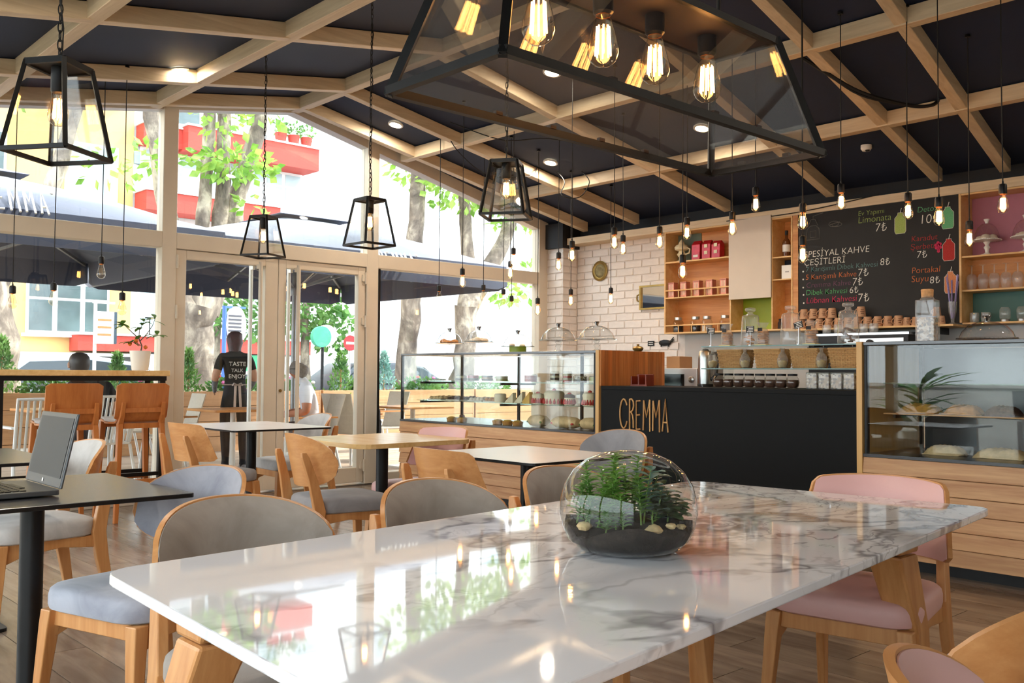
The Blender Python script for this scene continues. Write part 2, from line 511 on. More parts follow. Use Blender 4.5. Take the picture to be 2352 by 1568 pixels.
def floormat(name, a, b, axis='y', rough=0.22):
    N = NT(name)
    oi = N.node('ShaderNodeObjectInfo')
    tc = N.node('ShaderNodeTexCoord')
    sh = N.node('ShaderNodeVectorMath', operation='SCALE'); sh.inputs[0].default_value = (31, 17, 5); N.link(oi.outputs['Random'], sh.inputs['Scale'])
    ad = N.node('ShaderNodeVectorMath', operation='ADD'); N.link(tc.outputs['Object'], ad.inputs[0]); N.link(sh.outputs[0], ad.inputs[1])
    mp = N.node('ShaderNodeMapping'); mp.inputs['Scale'].default_value = (6, 0.9, 1) if axis == 'y' else (0.9, 6, 1); N.link(ad.outputs[0], mp.inputs[0])
    n1 = N.noise(mp.outputs[0], 2.0, 6, 0.6, 0.5)
    col = N.ramp(n1.outputs['Fac'], [(0.3, lin(a)), (0.7, lin(b))])
    hs = N.node('ShaderNodeHueSaturation'); N.link(col, hs.inputs['Color'])
    N.link(N.math('ADD', N.math('MULTIPLY', oi.outputs['Random'], 0.34), 0.83), hs.inputs['Value'])
    N.link(hs.outputs[0], N.b.inputs['Base Color'])
    N.b.inputs['Roughness'].default_value = rough
    N.bump(n1.outputs['Fac'], 0.04, 0.004)
    return N.m
M_floor = floormat('wood_look_tile', (112, 94, 80), (156, 137, 119))
M_grout = plain('grout', (120, 108, 96), 0.8)

# ================================================================ THE ROOM
X0, X1, Y0, YG = -1.6, 8.35, -2.5, 8.12       # left glass wall, counter wall, wall behind the camera, front glass wall
def zbeam(x):  # underside of the beam grid: a low gable with its ridge along y at x = 4.6
    return 3.645 - (0.229*(x-4.6) if x > 4.6 else 0.17*(4.6-x))
BH = 0.115
def zceil(x): return zbeam(x) + BH

# ---- floor
floor = MB().box(X0-.2, X1+.2, Y0-.2, YG+.06, -0.15, -0.006).build('floor', M_grout)
tag(floor, kind='structure')
PW, PL, GAP = 0.2, 1.2, 0.004
plank_me = MB().box(-PW/2+GAP/2, PW/2-GAP/2, -PL/2+GAP/2, PL/2-GAP/2, -0.012, 0).mesh('plank', M_floor)
rest = MB()
ncol = int((X1-X0)/PW)+1
for i in range(ncol):
    x = X0+PW*(i+0.5)
    off = [0, .42, .81, .2, .63][i % 5]
    y = Y0-off
    while y < YG:
        a, b = max(y, Y0), min(y+PL, YG)
        yc = (a+b)/2
        dep = x*0.681+yc*0.732; lat = x*0.732-yc*0.681
        vis = dep > 1.0 and abs(lat) < 0.62*dep+0.5 and x < 5.9
        if b-a > 0.05:
            if vis and abs((b-a)-PL) < 1e-6:
                o = new_obj('plank', plank_me, floor); o.location = (x, yc, 0)
            elif vis:
                o = MB().box(-PW/2+GAP/2, PW/2-GAP/2, -(b-a)/2+GAP/2, (b-a)/2-GAP/2, -0.012, 0).build('plank', M_floor, floor)
                o.location = (x, yc, 0)
            else:
                rest.box(x-PW/2+GAP/2, x+PW/2-GAP/2, a+GAP/2, b-GAP/2, -0.012, 0)
        y += PL
o = rest.build('floor_planks_beyond_view', M_floor, floor); o['kind'] = 'stuff'

# ---- ceiling with its beams
cl = MB()
for xa, xb in ((X0-.2, 4.6), (4.6, X1+.2)):
    za, zb = zceil(xa), zceil(xb)
    cl.hexa([(xa, Y0-.2, za), (xb, Y0-.2, zb), (xb, YG+.1, zb), (xa, YG+.1, za), (xa, Y0-.2, za+.12), (xb, Y0-.2, zb+.12), (xb, YG+.1, zb+.12), (xa, YG+.1, za+.12)])
ceiling = cl.build('ceiling', M_ceil)
tag(ceiling, kind='structure')
BW = 0.09
def pt(x, y): return (x, y, zbeam(x))
along_y = [(0.45, 0.45, 8.0), (1.92, 1.92, 8.04), (3.14, 3.24, 8.06), (4.55, 4.61, 8.08), (5.84, 5.87, 8.0), (7.0, 7.15, 7.98)]
for xa, xb, yb in along_y:           # beams running towards the front glass
    m = MB().beam((xa, Y0, zbeam(xa)), (xb, yb, zbeam(xb)), BW, BH-.002)
    m.build('beam', M_beam['y'], ceiling, bevel=0.003, seg=1)
right = [(7.92, 7.55), (7.2, 6.77), (5.83, 5.57), (4.134, 4.43), (3.24, 3.43), (2.54, 2.88), (1.0, 1.3), (-.6, -.4)]
for ya, yb in right:                 # sloping from the ridge to the counter wall
    m = MB().beam(pt(4.6, ya), pt(8.2, yb), BW-.006, BH-.006)
    m.build('beam', M_beam['x'], ceiling, bevel=0.003, seg=1)
left = [(7.93, 7.96), (7.14, 7.1), (5.75, 5.66), (4.3, 4.2), (2.9, 2.8), (1.4, 1.3), (0, 0)]
for ya, yb in left:
    m = MB().beam(pt(X0+.05, yb), pt(4.6, ya), BW-.006, BH-.006)
    m.build('beam', M_beam['x'], ceiling, bevel=0.003, seg=1)

# ---- recessed downlights
DL = [(3.04, 7.1), (5.4, 7.5), (5.37, 5.32), (6.71, 6.66), (6.7, 4.81)]
dl_lab = ['recessed downlight over the bar table by the left window', 'recessed downlight in the ceiling bay nearest the glass doors',
          'recessed downlight seen through the long glass lantern', 'recessed downlight behind the square lantern near the brick pillar', 'recessed downlight over the counter behind the long lantern']
# unseen downlights added over the rest of the room to brighten the interior
for k_, (x_, y_) in enumerate(((1.3, 4.9), (1.3, 2.6), (4.9, -1.5), (6.5, .2), (.2, 6.6))):
    DL.append((x_, y_)); dl_lab.append('added unseen downlight above the upper picture edge, ' + nth(k_, 5) + ' of five')
for (x, y), lb in zip(DL, dl_lab):
    z = zceil(x)
    t = thing('downlight', (x, y, z-.004), 0, lb, 'downlight', 'recessed ceiling downlights')
    t.rotation_euler = (0, math.atan(0.229 if x > 4.6 else -0.17), 0)
    MB().lathe([(0.075, 0.0), (0.075, -0.012), (0.058, -0.014), (0.058, 0.0)], 24).build('trim_ring', M_white, t, smooth=True)
    ld = bpy.data.lights.new('downlight_lamp', 'AREA'); ld.shape = 'DISK'; ld.size = .1; ld.energy = 3.4; ld.color = (1.0, .88, .74)
    lo = bpy.data.objects.new('downlight_lamp', ld); COL.objects.link(lo); lo.parent = t; lo.location = (0, 0, -.02)
    MB().lathe([(0, -0.006), (0.057, -0.006), (0.057, 0.0), (0, 0.0)], 24).build('diffuser', M_led, t)

# ---- counter wall (right), brick end, pillar
wall_right = MB().box(X1, X1+.2, Y0-.2, YG+.1, -0.15, zceil(X1)+.12).build('wall_right', M_plaster)
tag(wall_right, kind='structure')
MB().box(X1-.012, X1, Y0, 7.79, 2.75, zceil(X1)).build('upper_panel', M_blackwall, wall_right)
def brick_mesh(l, h, seed):
    rr = random.Random(seed)
    j = lambda s: rr.uniform(-s, s)
    m = MB()
    m.hexa([(-l/2, 0, -h/2), (l/2, 0, -h/2), (l/2, .02, -h/2), (-l/2, .02, -h/2), (-l/2, 0, h/2), (l/2, 0, h/2), (l/2, .02, h/2), (-l/2, .02, h/2)])
    for i in range(8):
        v = m.v[i]
        m.v[i] = (v[0]+j(.004), v[1]+(j(.003) if v[1] < .01 else 0), v[2]+j(.003))
    return m.mesh('brick', M_brick, bevel=0.005, seg=2)
BL, BHH, JT = 0.25, 0.086, 0.012
brick_full = [brick_mesh(BL-JT, BHH-JT, s) for s in range(4)]
brick_half = [brick_mesh(BL/2-JT, BHH-JT, 20+s) for s in range(2)]
def brick_field(parent, origin, ux, width, z0, z1, nrm_rz):
    """rows of bricks; origin = lower left corner of the face, ux = direction along the face"""
    row = 0; z = z0
    while z < z1-0.04:
        s = -BL/2 if row % 2 else 0.0
        while s < width-0.02:
            a, b = max(s, 0), min(s+BL, width)
            L = b-a
            if L > 0.05:
                if abs(L-BL) < 1e-4: me = random.choice(brick_full)
                elif abs(L-BL/2) < 1e-3: me = random.choice(brick_half)
                else: me = brick_mesh(L-JT, BHH-JT, int(L*1000))
                o = new_obj('brick', me, parent)
                c = origin+ux*((a+b)/2)
                o.location = (c.x, c.y, z+BHH/2)
                o.rotation_euler = (0, 0, nrm_rz)
            s += BL
        z += BHH; row += 1
wall_brick = MB().box(X1-.012, X1, 6.2, 7.8, 0.9, 2.68).build('wall_brick', M_mortar)
tag(wall_brick, kind='structure')
# face looks towards -x: brick local +y points into the wall (+x)
brick_field(wall_brick, Vector((X1-.026, 7.8, 0)), Vector((0, -1, 0)), 1.52, 1.15, 2.68, -PI/2)
pillar = MB().box(8.08, X1, 7.8, YG+.06, 0, 2.64).build('wall_pillar', M_mortar)
tag(pillar, kind='structure')
brick_field(pillar, Vector((8.066, YG+.04, 0)), Vector((0, -1, 0)), 0.36, 0.88, 2.64, -PI/2)
brick_field(pillar, Vector((8.06, 7.786, 0)), Vector((1, 0, 0)), 0.26, 0.88, 2.64, 0)
MB().box(8.03, X1-.013, 7.76, YG+.06, 2.64, zceil(8.2)-.0).build('pillar_head', M_blackwall, pillar)
trim_1 = MB().box(8.1, X1-.013, 0.2, 7.758, 2.672, 2.752).build('trim_1', M_beam['y'], bevel=0.003, seg=1)
tag(trim_1, kind='structure')

# ---- wall behind the camera, street-side glass wall on the left
wall_back = MB().box(X0-.2, X1+.2, Y0-.2, Y0, -0.15, 3.9).build('wall_back', M_plaster)
tag(wall_back, kind='structure')
wl = thing('wall_left', kind='structure')
MB().box(X0-.08, X0+.04, Y0, YG, 0, .12).build('sill', M_frame, wl)
MB().box(X0-.08, X0+.04, Y0, YG, 2.45, zceil(X0)+.02).build('head', M_frame, wl)
for y in (-2.45, -.4, 1.7, 3.8, 5.9, 8.0):
    MB().box(X0-.08, X0+.04, y-.06, y+.06, .12, 2.45).build('mullion', M_frame, wl)
for ya, yb in ((-2.39, -.46), (-.34, 1.64), (1.76, 3.74), (3.86, 5.84), (5.96, 7.94)):
    MB().box(X0-.03, X0-.022, ya, yb, .12, 2.45).build('pane', M_pane, wl)

# ---- front glass wall
wall_front = thing('wall_front', kind='structure')
FY0, FY1 = YG-.07, YG+.06
posts = [(X0-.08, X0+.04), (0.86, 1.0), (3.33, 3.46), (5.46, 5.6), (7.93, 8.08)]
for xa, xb in posts:
    xm = (xa+xb)/2
    MB().hexa([(xa, FY0, 0), (xb, FY0, 0), (xb, FY1, 0), (xa, FY1, 0), (xa, FY0, zceil(xa)), (xb, FY0, zceil(xb)), (xb, FY1, zceil(xb)), (xa, FY1, zceil(xa))]).build('post', M_frame, wall_front, bevel=.004, seg=1)
for (a, b), (c, d) in zip(posts[:-1], posts[1:]):
    MB().box(b, c, FY0, FY1, 2.215, 2.355).build('transom', M_frame, wall_front, bevel=.004, seg=1)
    # pane above the transom follows the gable
    xs = [b, c] if not (b < 4.6 < c) else [b, 4.6, c]
    poly = [(b, 2.355), (c, 2.355)] + [(x, zceil(x)-.1) for x in reversed(xs)]
    MB().prism(poly, YG-.004, YG+.004, 'y').build('pane', M_pane, wall_front)
    poly = [(x, zceil(x)-.12) for x in xs] + [(x, zceil(x)+.0) for x in reversed(xs)]
    MB().prism(poly, FY0+.01, FY1, 'y').build('fascia', M_frame, wall_front)
for xa, xb in ((X0+.04, .86), (1.0, 3.33), (5.6, 7.93)):
    MB().box(xa, xb, FY0, FY1, 0.0, .11).build('sill', M_frame, wall_front, bevel=.004, seg=1)
    if xa < 5: MB().box(xa, xb, YG-.004, YG+.004, .11, 2.215).build('pane', M_pane, wall_front)
MB().box(5.6, 5.645, YG-.004, YG+.004, .11, 2.215).build('pane', M_pane, wall_front)
MB().box(5.645, 5.668, YG-.012, YG+.012, .11, 2.215).build('glass_joint', M_black, wall_front)
MB().box(5.668, 7.93, YG-.004, YG+.004, .11, 2.215).build('pane', M_pane, wall_front)

def door(name, xa, xb, ga, gb, hx, hinge_x, sgn):
    t = thing(name, (0, 0, 0), kind='structure')
    ya, yb = YG-.05, YG+.02
    MB().box(xa, ga, ya, yb, .03, 2.21).build('stile', M_frame, t, bevel=.004, seg=1)
    MB().box(gb, xb, ya, yb, .03, 2.21).build('stile', M_frame, t, bevel=.004, seg=1)
    MB().box(ga, gb, ya, yb, 2.13, 2.21).build('top_rail', M_frame, t, bevel=.004, seg=1)
    MB().box(ga, gb, ya, yb, .03, .18).build('bottom_rail', M_frame, t, bevel=.004, seg=1)
    MB().box(ga, gb, YG-.02, YG-.012, .18, 2.13).build('pane', M_pane, t)
    for side, y in ((-1, YG-.11), (1, YG+.08)):
        h = MB()
        h.tube([(hx, y, .3), (hx, y, 2.16)], .019, 14)
        for z in (.34, 2.12):
            h.box(hx-.013, hx+.013, min(y, YG-.05 if side < 0 else YG+.02), max(y, YG-.05 if side < 0 else YG+.02), z-.02, z+.02)
        h.build('pull_handle', M_white if side > 0 else M_frame, t, smooth=True)
    for z in (.2, 1.66, 2.1):
        hg = MB(); hg.box(hinge_x-.04, hinge_x+.025, ya-.016, ya, z-.035, z+.035); hg.tube([(hinge_x, ya-.018, z-.06), (hinge_x, ya-.018, z+.06)], .012, 10)
        hg.build('hinge', M_frame, t)
    return t
d1 = door('door_1', 3.465, 4.465, 3.56, 4.33, 4.25, 3.47, 1)
d2 = door('door_2', 4.47, 5.455, 4.55, 5.37, 4.65, 5.45, -1)
MB().lathe([(0.0, 0), (.016, 0), (.016, .004), (0, .004)], 12).xf(Matrix.Translation((4.5, YG-.056, .96)) @ Matrix.Rotation(PI/2, 4, 'X')).build('lock_cylinder', M_brass, d2)
MB().box(3.33, 5.6, FY0, FY1, -.004, .012).build('threshold', M_steel, wall_front)

# ================================================================ FURNITURE
def sections(m, secs, mi=0):
    """stack of horizontal rectangles (cx, cy, z, sx, sy)"""
    V = []; F = []
    for cx, cy_, z, sx, sy in secs:
        V += [(cx-sx/2, cy_-sy/2, z), (cx+sx/2, cy_-sy/2, z), (cx+sx/2, cy_+sy/2, z), (cx-sx/2, cy_+sy/2, z)]
    n = len(secs)
    F.append((3, 2, 1, 0)); F.append(tuple(4*(n-1)+k for k in range(4)))
    for i in range(n-1):
        for k in range(4):
            k2 = (k+1) % 4
            F.append((4*i+k, 4*i+k2, 4*i+4+k2, 4*i+4+k))
    return m.add(V, F, mi)

def shell(m, fa, fb, nu, nv):
    """closed sheet between two parametric faces"""
    b = len(m.v)
    V = [fa(i/(nu-1), j/(nv-1)) for j in range(nv) for i in range(nu)] + [fb(i/(nu-1), j/(nv-1)) for j in range(nv) for i in range(nu)]
    N = nu*nv; F = []
    for j in range(nv-1):
        for i in range(nu-1):
            a = j*nu+i
            F.append((a, a+1, a+nu+1, a+nu)); F.append((N+a+nu, N+a+nu+1, N+a+1, N+a))
    for i in range(nu-1):
        F.append((i+1, i, N+i, N+i+1)); a = (nv-1)*nu+i; F.append((a, a+1, N+a+1, N+a))
    for j in range(nv-1):
        a = j*nu; F.append((a, a+nu, N+a+nu, N+a)); a = j*nu+nu-1; F.append((a+nu, a, N+a, N+a+nu))
    return m.add(V, F)

def cushion(m, outline, levels):
    """levels: (z, scale) rings from the bottom up, closed by domes"""
    n = len(outline); V = []; F = []
    for z, s in levels:
        V += [(x*s, y*s, z) for x, y in outline]
    L = len(levels)
    for i in range(L-1):
        for k in range(n):
            k2 = (k+1) % n
            F.append((i*n+k, i*n+k2, (i+1)*n+k2, (i+1)*n+k))
    F.append(tuple(range(n-1, -1, -1)))
    V.append((0, 0, levels[-1][0]+.006)); c = len(V)-1
    F += [((L-1)*n+k, (L-1)*n+(k+1) % n, c) for k in range(n)]
    return m.add(V, F)

CH = {}
def chair_parts(kind, fabric):
    """meshes of a bent-ply cafe chair, facing -y, feet on z=0"""
    key = (kind, fabric.name)
    if key in CH: return CH[key]
    P = []
    out = []
    for x, y in rounded_rect(.47, .46, .10, 6):
        out.append((x*(1.0 - 0.10*(y+.23)/.46), y))
    m = cushion(MB(), out, [(.405, .93), (.412, .985), (.425, 1.0), (.452, 1.0), (.468, .985), (.478, .94), (.484, .8), (.487, .5)])
    P.append(('seat', m.mesh('seat', fabric, smooth=True)))
    fr = MB()
    for s in (-1, 1):
        fr.prism([(-.19, .405), (.2, .405), (.2, .352), (.05, .368), (-.1, .352), (-.19, .318)], s*.192-.011, s*.192+.011, 'x')
    fr.box(-.18, .18, -.197, -.176, .355, .405); fr.box(-.18, .18, .18, .2, .355, .405)
    P.append(('seat_frame', fr.mesh('seat_frame', M_beech, bevel=.002, seg=1)))
    for s in (-1, 1):
        P.append(('leg', sections(MB(), [(s*.226, -.228, 0, .026, .028), (s*.2, -.198, .36, .044, .046), (s*.196, -.193, .405, .046, .048)]).mesh('leg', M_beech, bevel=.004, seg=2)))
        P.append(('leg', sections(MB(), [(s*.222, .292, 0, .026, .03), (s*.204, .232, .3, .03, .056), (s*.2, .216, .42, .03, .062), (s*.188, .25, .58, .028, .05), (s*.17, .287, .70, .026, .04), (s*.168, .295, .725, .024, .026)]).mesh('leg', M_beech, bevel=.004, seg=2)))
    R = .238/math.sin(1.0); y0 = .262; zc = .672
    if kind == 'oval':
        def pt_(u, v, off, k):
            uu = (2*u-1)*.998*k
            a = uu*1.0
            hh = .134*(max(0, 1-abs(uu)**2.35))**(1/2.35)*(k if k < 1 else 1)
            z = zc + (2*v-1)*hh + (.012*(1-uu*uu) if v > .5 else 0)
            return ((R+off)*math.sin(a), y0-R+(R+off)*math.cos(a)+(z-zc)*.22, z)
    else:
        def pt_(u, v, off, k):
            uu = (2*u-1)*k
            wv = 1.02 - .16*v
            a = uu*1.0*wv
            hh = .118*k
            bow = .016*(1-uu*uu)
            edge = max(0, abs(uu)-.86)/.14
            z = zc + (2*v-1)*(hh-.02*edge*edge) + bow*(v-.2)
            return ((R+off)*math.sin(a), y0-R+(R+off)*math.cos(a)+(z-zc)*.22, z)
    nu, nv = 25, 9
    ply = shell(MB(), lambda u, v: pt_(u, v, 0, 1), lambda u, v: pt_(u, v, .013, 1), nu, nv).mesh('backrest', M_ply, smooth=True)
    def padf(u, v, off):
        e = min(1.0, 6*min(u, 1-u))*min(1.0, 5*min(v, 1-v)); e = e**.5
        return pt_(u, v, -.003-off*e, .965)
    pad = shell(MB(), lambda u, v: padf(u, v, .02), lambda u, v: pt_(u, v, -.0005, .965), nu, nv).mesh('back_pad', fabric, smooth=True)
    P.append(('backrest', ply)); P.append(('back_pad', pad))
    CH[key] = P
    return P

def chair(loc, facing, kind, fabric, label, group='bent-ply cafe chairs'):
    """facing: direction (dx, dy) the sitter looks"""
    rz = math.atan2(facing[1], facing[0]) + PI/2
    t = thing('dining_chair', (loc[0], loc[1], 0), rz, label, 'chair', group)
    for nm, me in chair_parts(kind, fabric):
        new_obj(nm, me, t)
    return t
def chair_b(back, facing, kind, fabric, label):
    """place a chair by the middle of its backrest"""
    d = Vector((facing[0], facing[1])).normalized()
    return chair((back[0]+d.x*.26, back[1]+d.y*.26), facing, kind, fabric, label)

chair_b((1.14, 2.28), (-.03, -1), 'oval', F_taupe, 'taupe velvet chair tucked under the marble table, nearest its left end')
chair_b((1.77, 2.27), (0, -1), 'oval', F_taupe, 'middle taupe velvet chair on the far side of the marble table')
chair_b((2.36, 2.31), (.02, -1), 'oval', F_taupe, 'taupe velvet chair half hidden behind the glass terrarium')
chair_b((1.46, 3.07), (-.96, -.3), 'oval', F_blue, 'blue-grey velvet chair with empty seat at the laptop table')
chair_b((1.57, 4.58), (-1, -.1), 'oval', F_light, 'pale grey chair just behind the laptop table')
chair_b((2.63, 6.04), (1, .05), 'trapezoid', F_grey, 'chair with square plywood back beside the bar table post')
chair_b((2.58, 4.44), (1, -.12), 'oval', F_grey, 'chair with rounded plywood back between the white and the oak table')
chair_b((2.64, 3.36), (1, -.05), 'trapezoid', F_grey, 'chair with square plywood back in front of the pastry case')
chair_b((3.78, 4.63), (-1, -.08), 'trapezoid', F_pink, 'pink chair at the oak table by the pastry case')
chair_b((3.98, 6.47), (-1, .05), 'oval', F_light, 'grey chair at the white table closest to the glass doors')
chair_b((4.24, 3.6), (-1, -.05), 'oval', F_grey, 'grey oval-backed chair in front of the lettered black counter')
chair_b((3.13, 1.5), (-1, -.16), 'trapezoid', F_pink, 'pink chair at the right end of the marble table')
chair_b((1.655, .50), (-.05, 1), 'oval', F_blue, 'chair cut off by the lower right corner, seen from behind')

chair_b((1.07, .462), (.5, -.87), 'oval', F_pink, 'pink chair at the bottom edge, only its padded wing showing')

# ---- small square tables
def small_table(cx, cy, w, d, top, edge, label, thick=.014, rc=.04, h=.75):
    t = thing('square_table', (cx, cy, 0), 0, label, 'table', 'small square cafe tables')
    m = MB().prism(rounded_rect(w, d, rc, 5), h-thick, h, 'z')
    me = m.mesh('table_top', [top, edge], bevel=.0015, seg=1)
    for p in me.polygons:
        p.material_index = 0 if p.normal.z > .5 else 1
    new_obj('table_top', me, t)
    MB().tube([(0, 0, .02), (0, 0, h-thick-.008)], .036, 20).build('column', M_black, t, smooth=True)
    MB().box(-.19, .19, -.19, .19, h-thick-.01, h-thick).build('mount_plate', M_black, t)
    MB().prism(rounded_rect(.42, .42, .03, 4), 0, .016, 'z').build('base_plate', M_black, t, bevel=.003)
    return t
small_table(.96, 3.31, .74, .79, M_blacktop, M_black, 'dark-topped square table holding the laptop', rc=.015)
small_table(3.29, 6.3, .76, .98, M_whitetop, M_black, 'white-topped square table nearest the glass doors')
small_table(3.27, 4.64, .80, .76, M_oak, M_oak, 'oak-topped square table with rounded corners', .026, .09)
small_table(3.21, 3.33, .68, .78, M_whitetop, M_black, 'white-topped square table in front of the black counter')
small_table(1.02, 4.74, .72, .86, M_blacktop, M_black, 'dark-topped square table half hidden behind the laptop', rc=.015)

# ---- marble table
mt = thing('marble_table', (1.78, 1.48, 0), 0, 'long white marble dining table with grey veins and wooden legs', 'table')
quad = [Vector((.615, .80)), Vector((2.986, 1.094)), Vector((2.873, 2.105)), Vector((.678, 1.901))]
poly = []
for i, q in enumerate(quad):
    a = (quad[i-1]-q).normalized(); b = (quad[(i+1) % 4]-q).normalized(); r = .07
    for k in range(7):
        s = k/6
        p = (q+a*r)*(1-s)**2 + q*2*s*(1-s) + (q+b*r)*s*s
        poly.append((p.x-1.78, p.y-1.48))
MB().prism(poly, .73, .75, 'z').build('marble_top', M_marble, mt, bevel=.003, seg=2)
for (tx, ty), (bx, by) in (((-.93, .28), (-1.03, .36)), ((.92, .46), (1.0, .52)), ((-.95, -.42), (-1.05, -.5)), ((.94, -.2), (1.02, -.25))):
    lg = sections(MB(), [(bx, by, 0, .055, .055), (bx*.6+tx*.4, by*.6+ty*.4, .4, .085, .085), (tx, ty, .62, .115, .105)])
    o = lg.build('leg', M_beech, mt, bevel=.008, seg=2)
    sections(MB(), [(tx, ty, .625, .118, .108), (tx-(.03 if tx > 0 else -.03), ty*.95, .70, .18, .14), (tx-(.05 if tx > 0 else -.05), ty*.92, .729, .26, .16)]).build('leg_bracket', M_beech, o, bevel=.008, seg=2)
for bx_ in ((-.8, .8, -.02, .02, .69, .729), (-.84, -.8, -.4, .3, .695, .729), (.8, .84, -.25, .45, .695, .729)):
    MB().box(*bx_).build('cross_rail', M_beech, mt)

# ---- bar table and stools along the window
bt = thing('bar_table', (1.4, 7.7, 0), 0, 'long high wooden bar table on black legs by the window', 'table')
MB().box(-2.4, 1.79, -.2, .2, 1.098, 1.142).build('bar_top', M_oak, bt, bevel=.004, seg=1)
MB().box(-2.36, 1.77, -.18, .18, 1.06, 1.097).build('apron', M_black, bt)
for x in (-2.3, .545, 1.74):
    for y in (-.155, .155):
        MB().box(x-.022, x+.022, y-.022, y+.022, 0, 1.06).build('leg', M_black, bt)
for y in (-.155, .155): MB().box(-2.28, 1.74, y-.012, y+.012, .3, .33).build('foot_rail', M_black, bt)

def stool(loc, label):
    t = thing('bar_stool', (loc[0], loc[1], 0), 0, label, 'bar stool', 'plywood bar stools at the window bar')
    # one bent ply shell: seat curving up into the back (sitter faces +y)
    prof = [(.2, .765), (.12, .755), (0, .748), (-.1, .75), (-.155, .765), (-.185, .80), (-.2, .86), (-.212, .94), (-.22, 1.0), (-.224, 1.045)]
    def sf(u, v, off):
        s = v*(len(prof)-1); i = min(int(s), len(prof)-2); f = s-i
        y = prof[i][0]*(1-f)+prof[i+1][0]*f; z = prof[i][1]*(1-f)+prof[i+1][1]*f
        dy = prof[i+1][0]-prof[i][0]; dz = prof[i+1][1]-prof[i][1]; L = math.hypot(dy, dz)
        ny, nz = dz/L, -dy/L
        w = .2 - (.022 if v < .15 else 0) - (.02 if .3 < v < .5 else 0)
        e = abs(2*u-1)
        z2 = -.02*max(0, (e-.85)/.15)**2 if v > .95 else 0
        return ((2*u-1)*w, y - ny*off - .02*e*e*(-1 if v > .5 else 0), z + nz*(-off) + z2)
    m = shell(MB(), lambda u, v: sf(u, v, 0), lambda u, v: sf(u, v, .014), 13, 28)
    m.build('seat_shell', M_stoolwood, t, smooth=True)
    pd = shell(MB(), lambda u, v: (lambda p: (p[0]*.94, p[1], p[2]+.016))(sf(u, v*.33+.01, -.0)), lambda u, v: (lambda p: (p[0]*.94, p[1], p[2]+.001))(sf(u, v*.33+.01, 0)), 11, 8)
    pd.build('seat_pad', F_light, t, smooth=True)
    for sx in (-1, 1):
        sections(MB(), [(sx*.2, .2, 0, .032, .032), (sx*.165, .165, .745, .042, .042)]).build('leg', M_stoolwood, t, bevel=.004)
        sections(MB(), [(sx*.2, -.235, 0, .032, .034), (sx*.158, -.17, .735, .04, .046), (sx*.155, -.205, .80, .034, .03), (sx*.153, -.232, .9, .03, .02)]).build('leg', M_stoolwood, t, bevel=.004)
    for a, c, w in (((-.15, -.21, .84), (.15, -.21, .84), (.02, .035)), ((-.15, -.165, .72), (.15, -.165, .72), (.022, .04)), ((-.16, .16, .72), (.16, .16, .72), (.022, .04))):
        MB().bar(a, c, w).build('cross_rail', M_stoolwood, t)
    for a, c in (((-.185, -.21, .3), (.185, -.21, .3)), ((-.185, .185, .3), (.185, .185, .3)), ((-.185, -.21, .26), (-.185, .185, .26)), ((.185, -.21, .26), (.185, .185, .26))):
        MB().bar(a, c, (.022, .032)).build('foot_rest', M_stoolwood, t)
    return t
stool((2.36, 7.42), 'plywood bar stool further from the door post')
stool((2.86, 7.42), 'plywood bar stool next to the door post')

# ---- laptop
lp = thing('laptop', (.86, 3.27, .7505), 0, 'open grey laptop with dark screen on the left table', 'laptop')
MB().prism(rounded_rect(.235, .35, .015, 3), .004, .02, 'z').build('base', plain('laptop_grey', (92, 94, 96), .4, .6, var=.03), lp, bevel=.003)
kb = MB()
for i in range(5):
    for j in range(14):
        kb.box(-.075+i*.021, -.075+i*.021+.017, -.15+j*.0215, -.15+j*.0215+.018, .0195, .0225)
kb.box(-.078+5*.021, -.078+5*.021+.017, -.07, .07, .0195, .0225)
kb.build('keyboard', M_black, lp)
MB().prism(rounded_rect(.05, .09, .004, 2), .0195, .0208, 'z').xf(Matrix.Translation((-.1, 0, 0))).build('touchpad', M_steel, lp)
SM = Matrix.Translation((.115, 0, .022)) @ Matrix.Rotation(math.radians(12), 4, 'Y')
lid = MB().box(0, .008, -.175, .175, 0, .235).xf(SM).build('screen_lid', MATS['laptop_grey'], lp, bevel=.003)
MB().box(-.001, .0, -.172, .172, .003, .232).xf(SM).build('bezel', M_black, lid)
scr = plain('laptop_screen', (44, 45, 46), .45, var=.06, vscale=3, spec=.12)
MB().box(-.0022, -.0012, -.158, .158, .03, .22).xf(SM).build('screen', scr, lid)
MB().lathe([(0, 0), (.0065, 0), (.0065, .001), (0, .001)], 20).xf(SM @ Matrix.Translation((-.0012, 0, .015)) @ Matrix.Rotation(-PI/2, 4, 'Y')).build('round_badge', M_steel, lid)

# ---- terrarium
te = thing('glass_terrarium', (1.62, 1.36, .7505), 0, 'domed glass terrarium with succulents on the marble table', 'terrarium')
prof = [(0, .002), (.085, .002), (.112, .008), (.132, .026), (.146, .055), (.152, .085), (.150, .115), (.141, .147), (.122, .177), (.094, .2), (.058, .215), (.02, .2205), (0, .221)]
MB().lathe(prof, 48).build('glass_dome', M_terr, te, smooth=True)
MB().lathe([(0, .003), (.095, .003), (.112, .009), (.095, .012), (0, .012)], 40).build('glass_base', M_thick, te, smooth=True)
soil = plain('potting_soil', (44, 36, 30), .9, var=.5, vscale=60, bump=1.0, bscale=90)
rs = random.Random(3)
def soilz(x, y): return .062 + .014*math.sin(x*23+1)*math.cos(y*19) + .010*math.sin(x*60+y*40)
sm = MB()
rows = []
for r_, z_ in ((.09, .006), (.125, .022), (.139, .045)):
    rows.append([(r_*math.cos(2*PI*k/36), r_*math.sin(2*PI*k/36), z_) for k in range(36)])
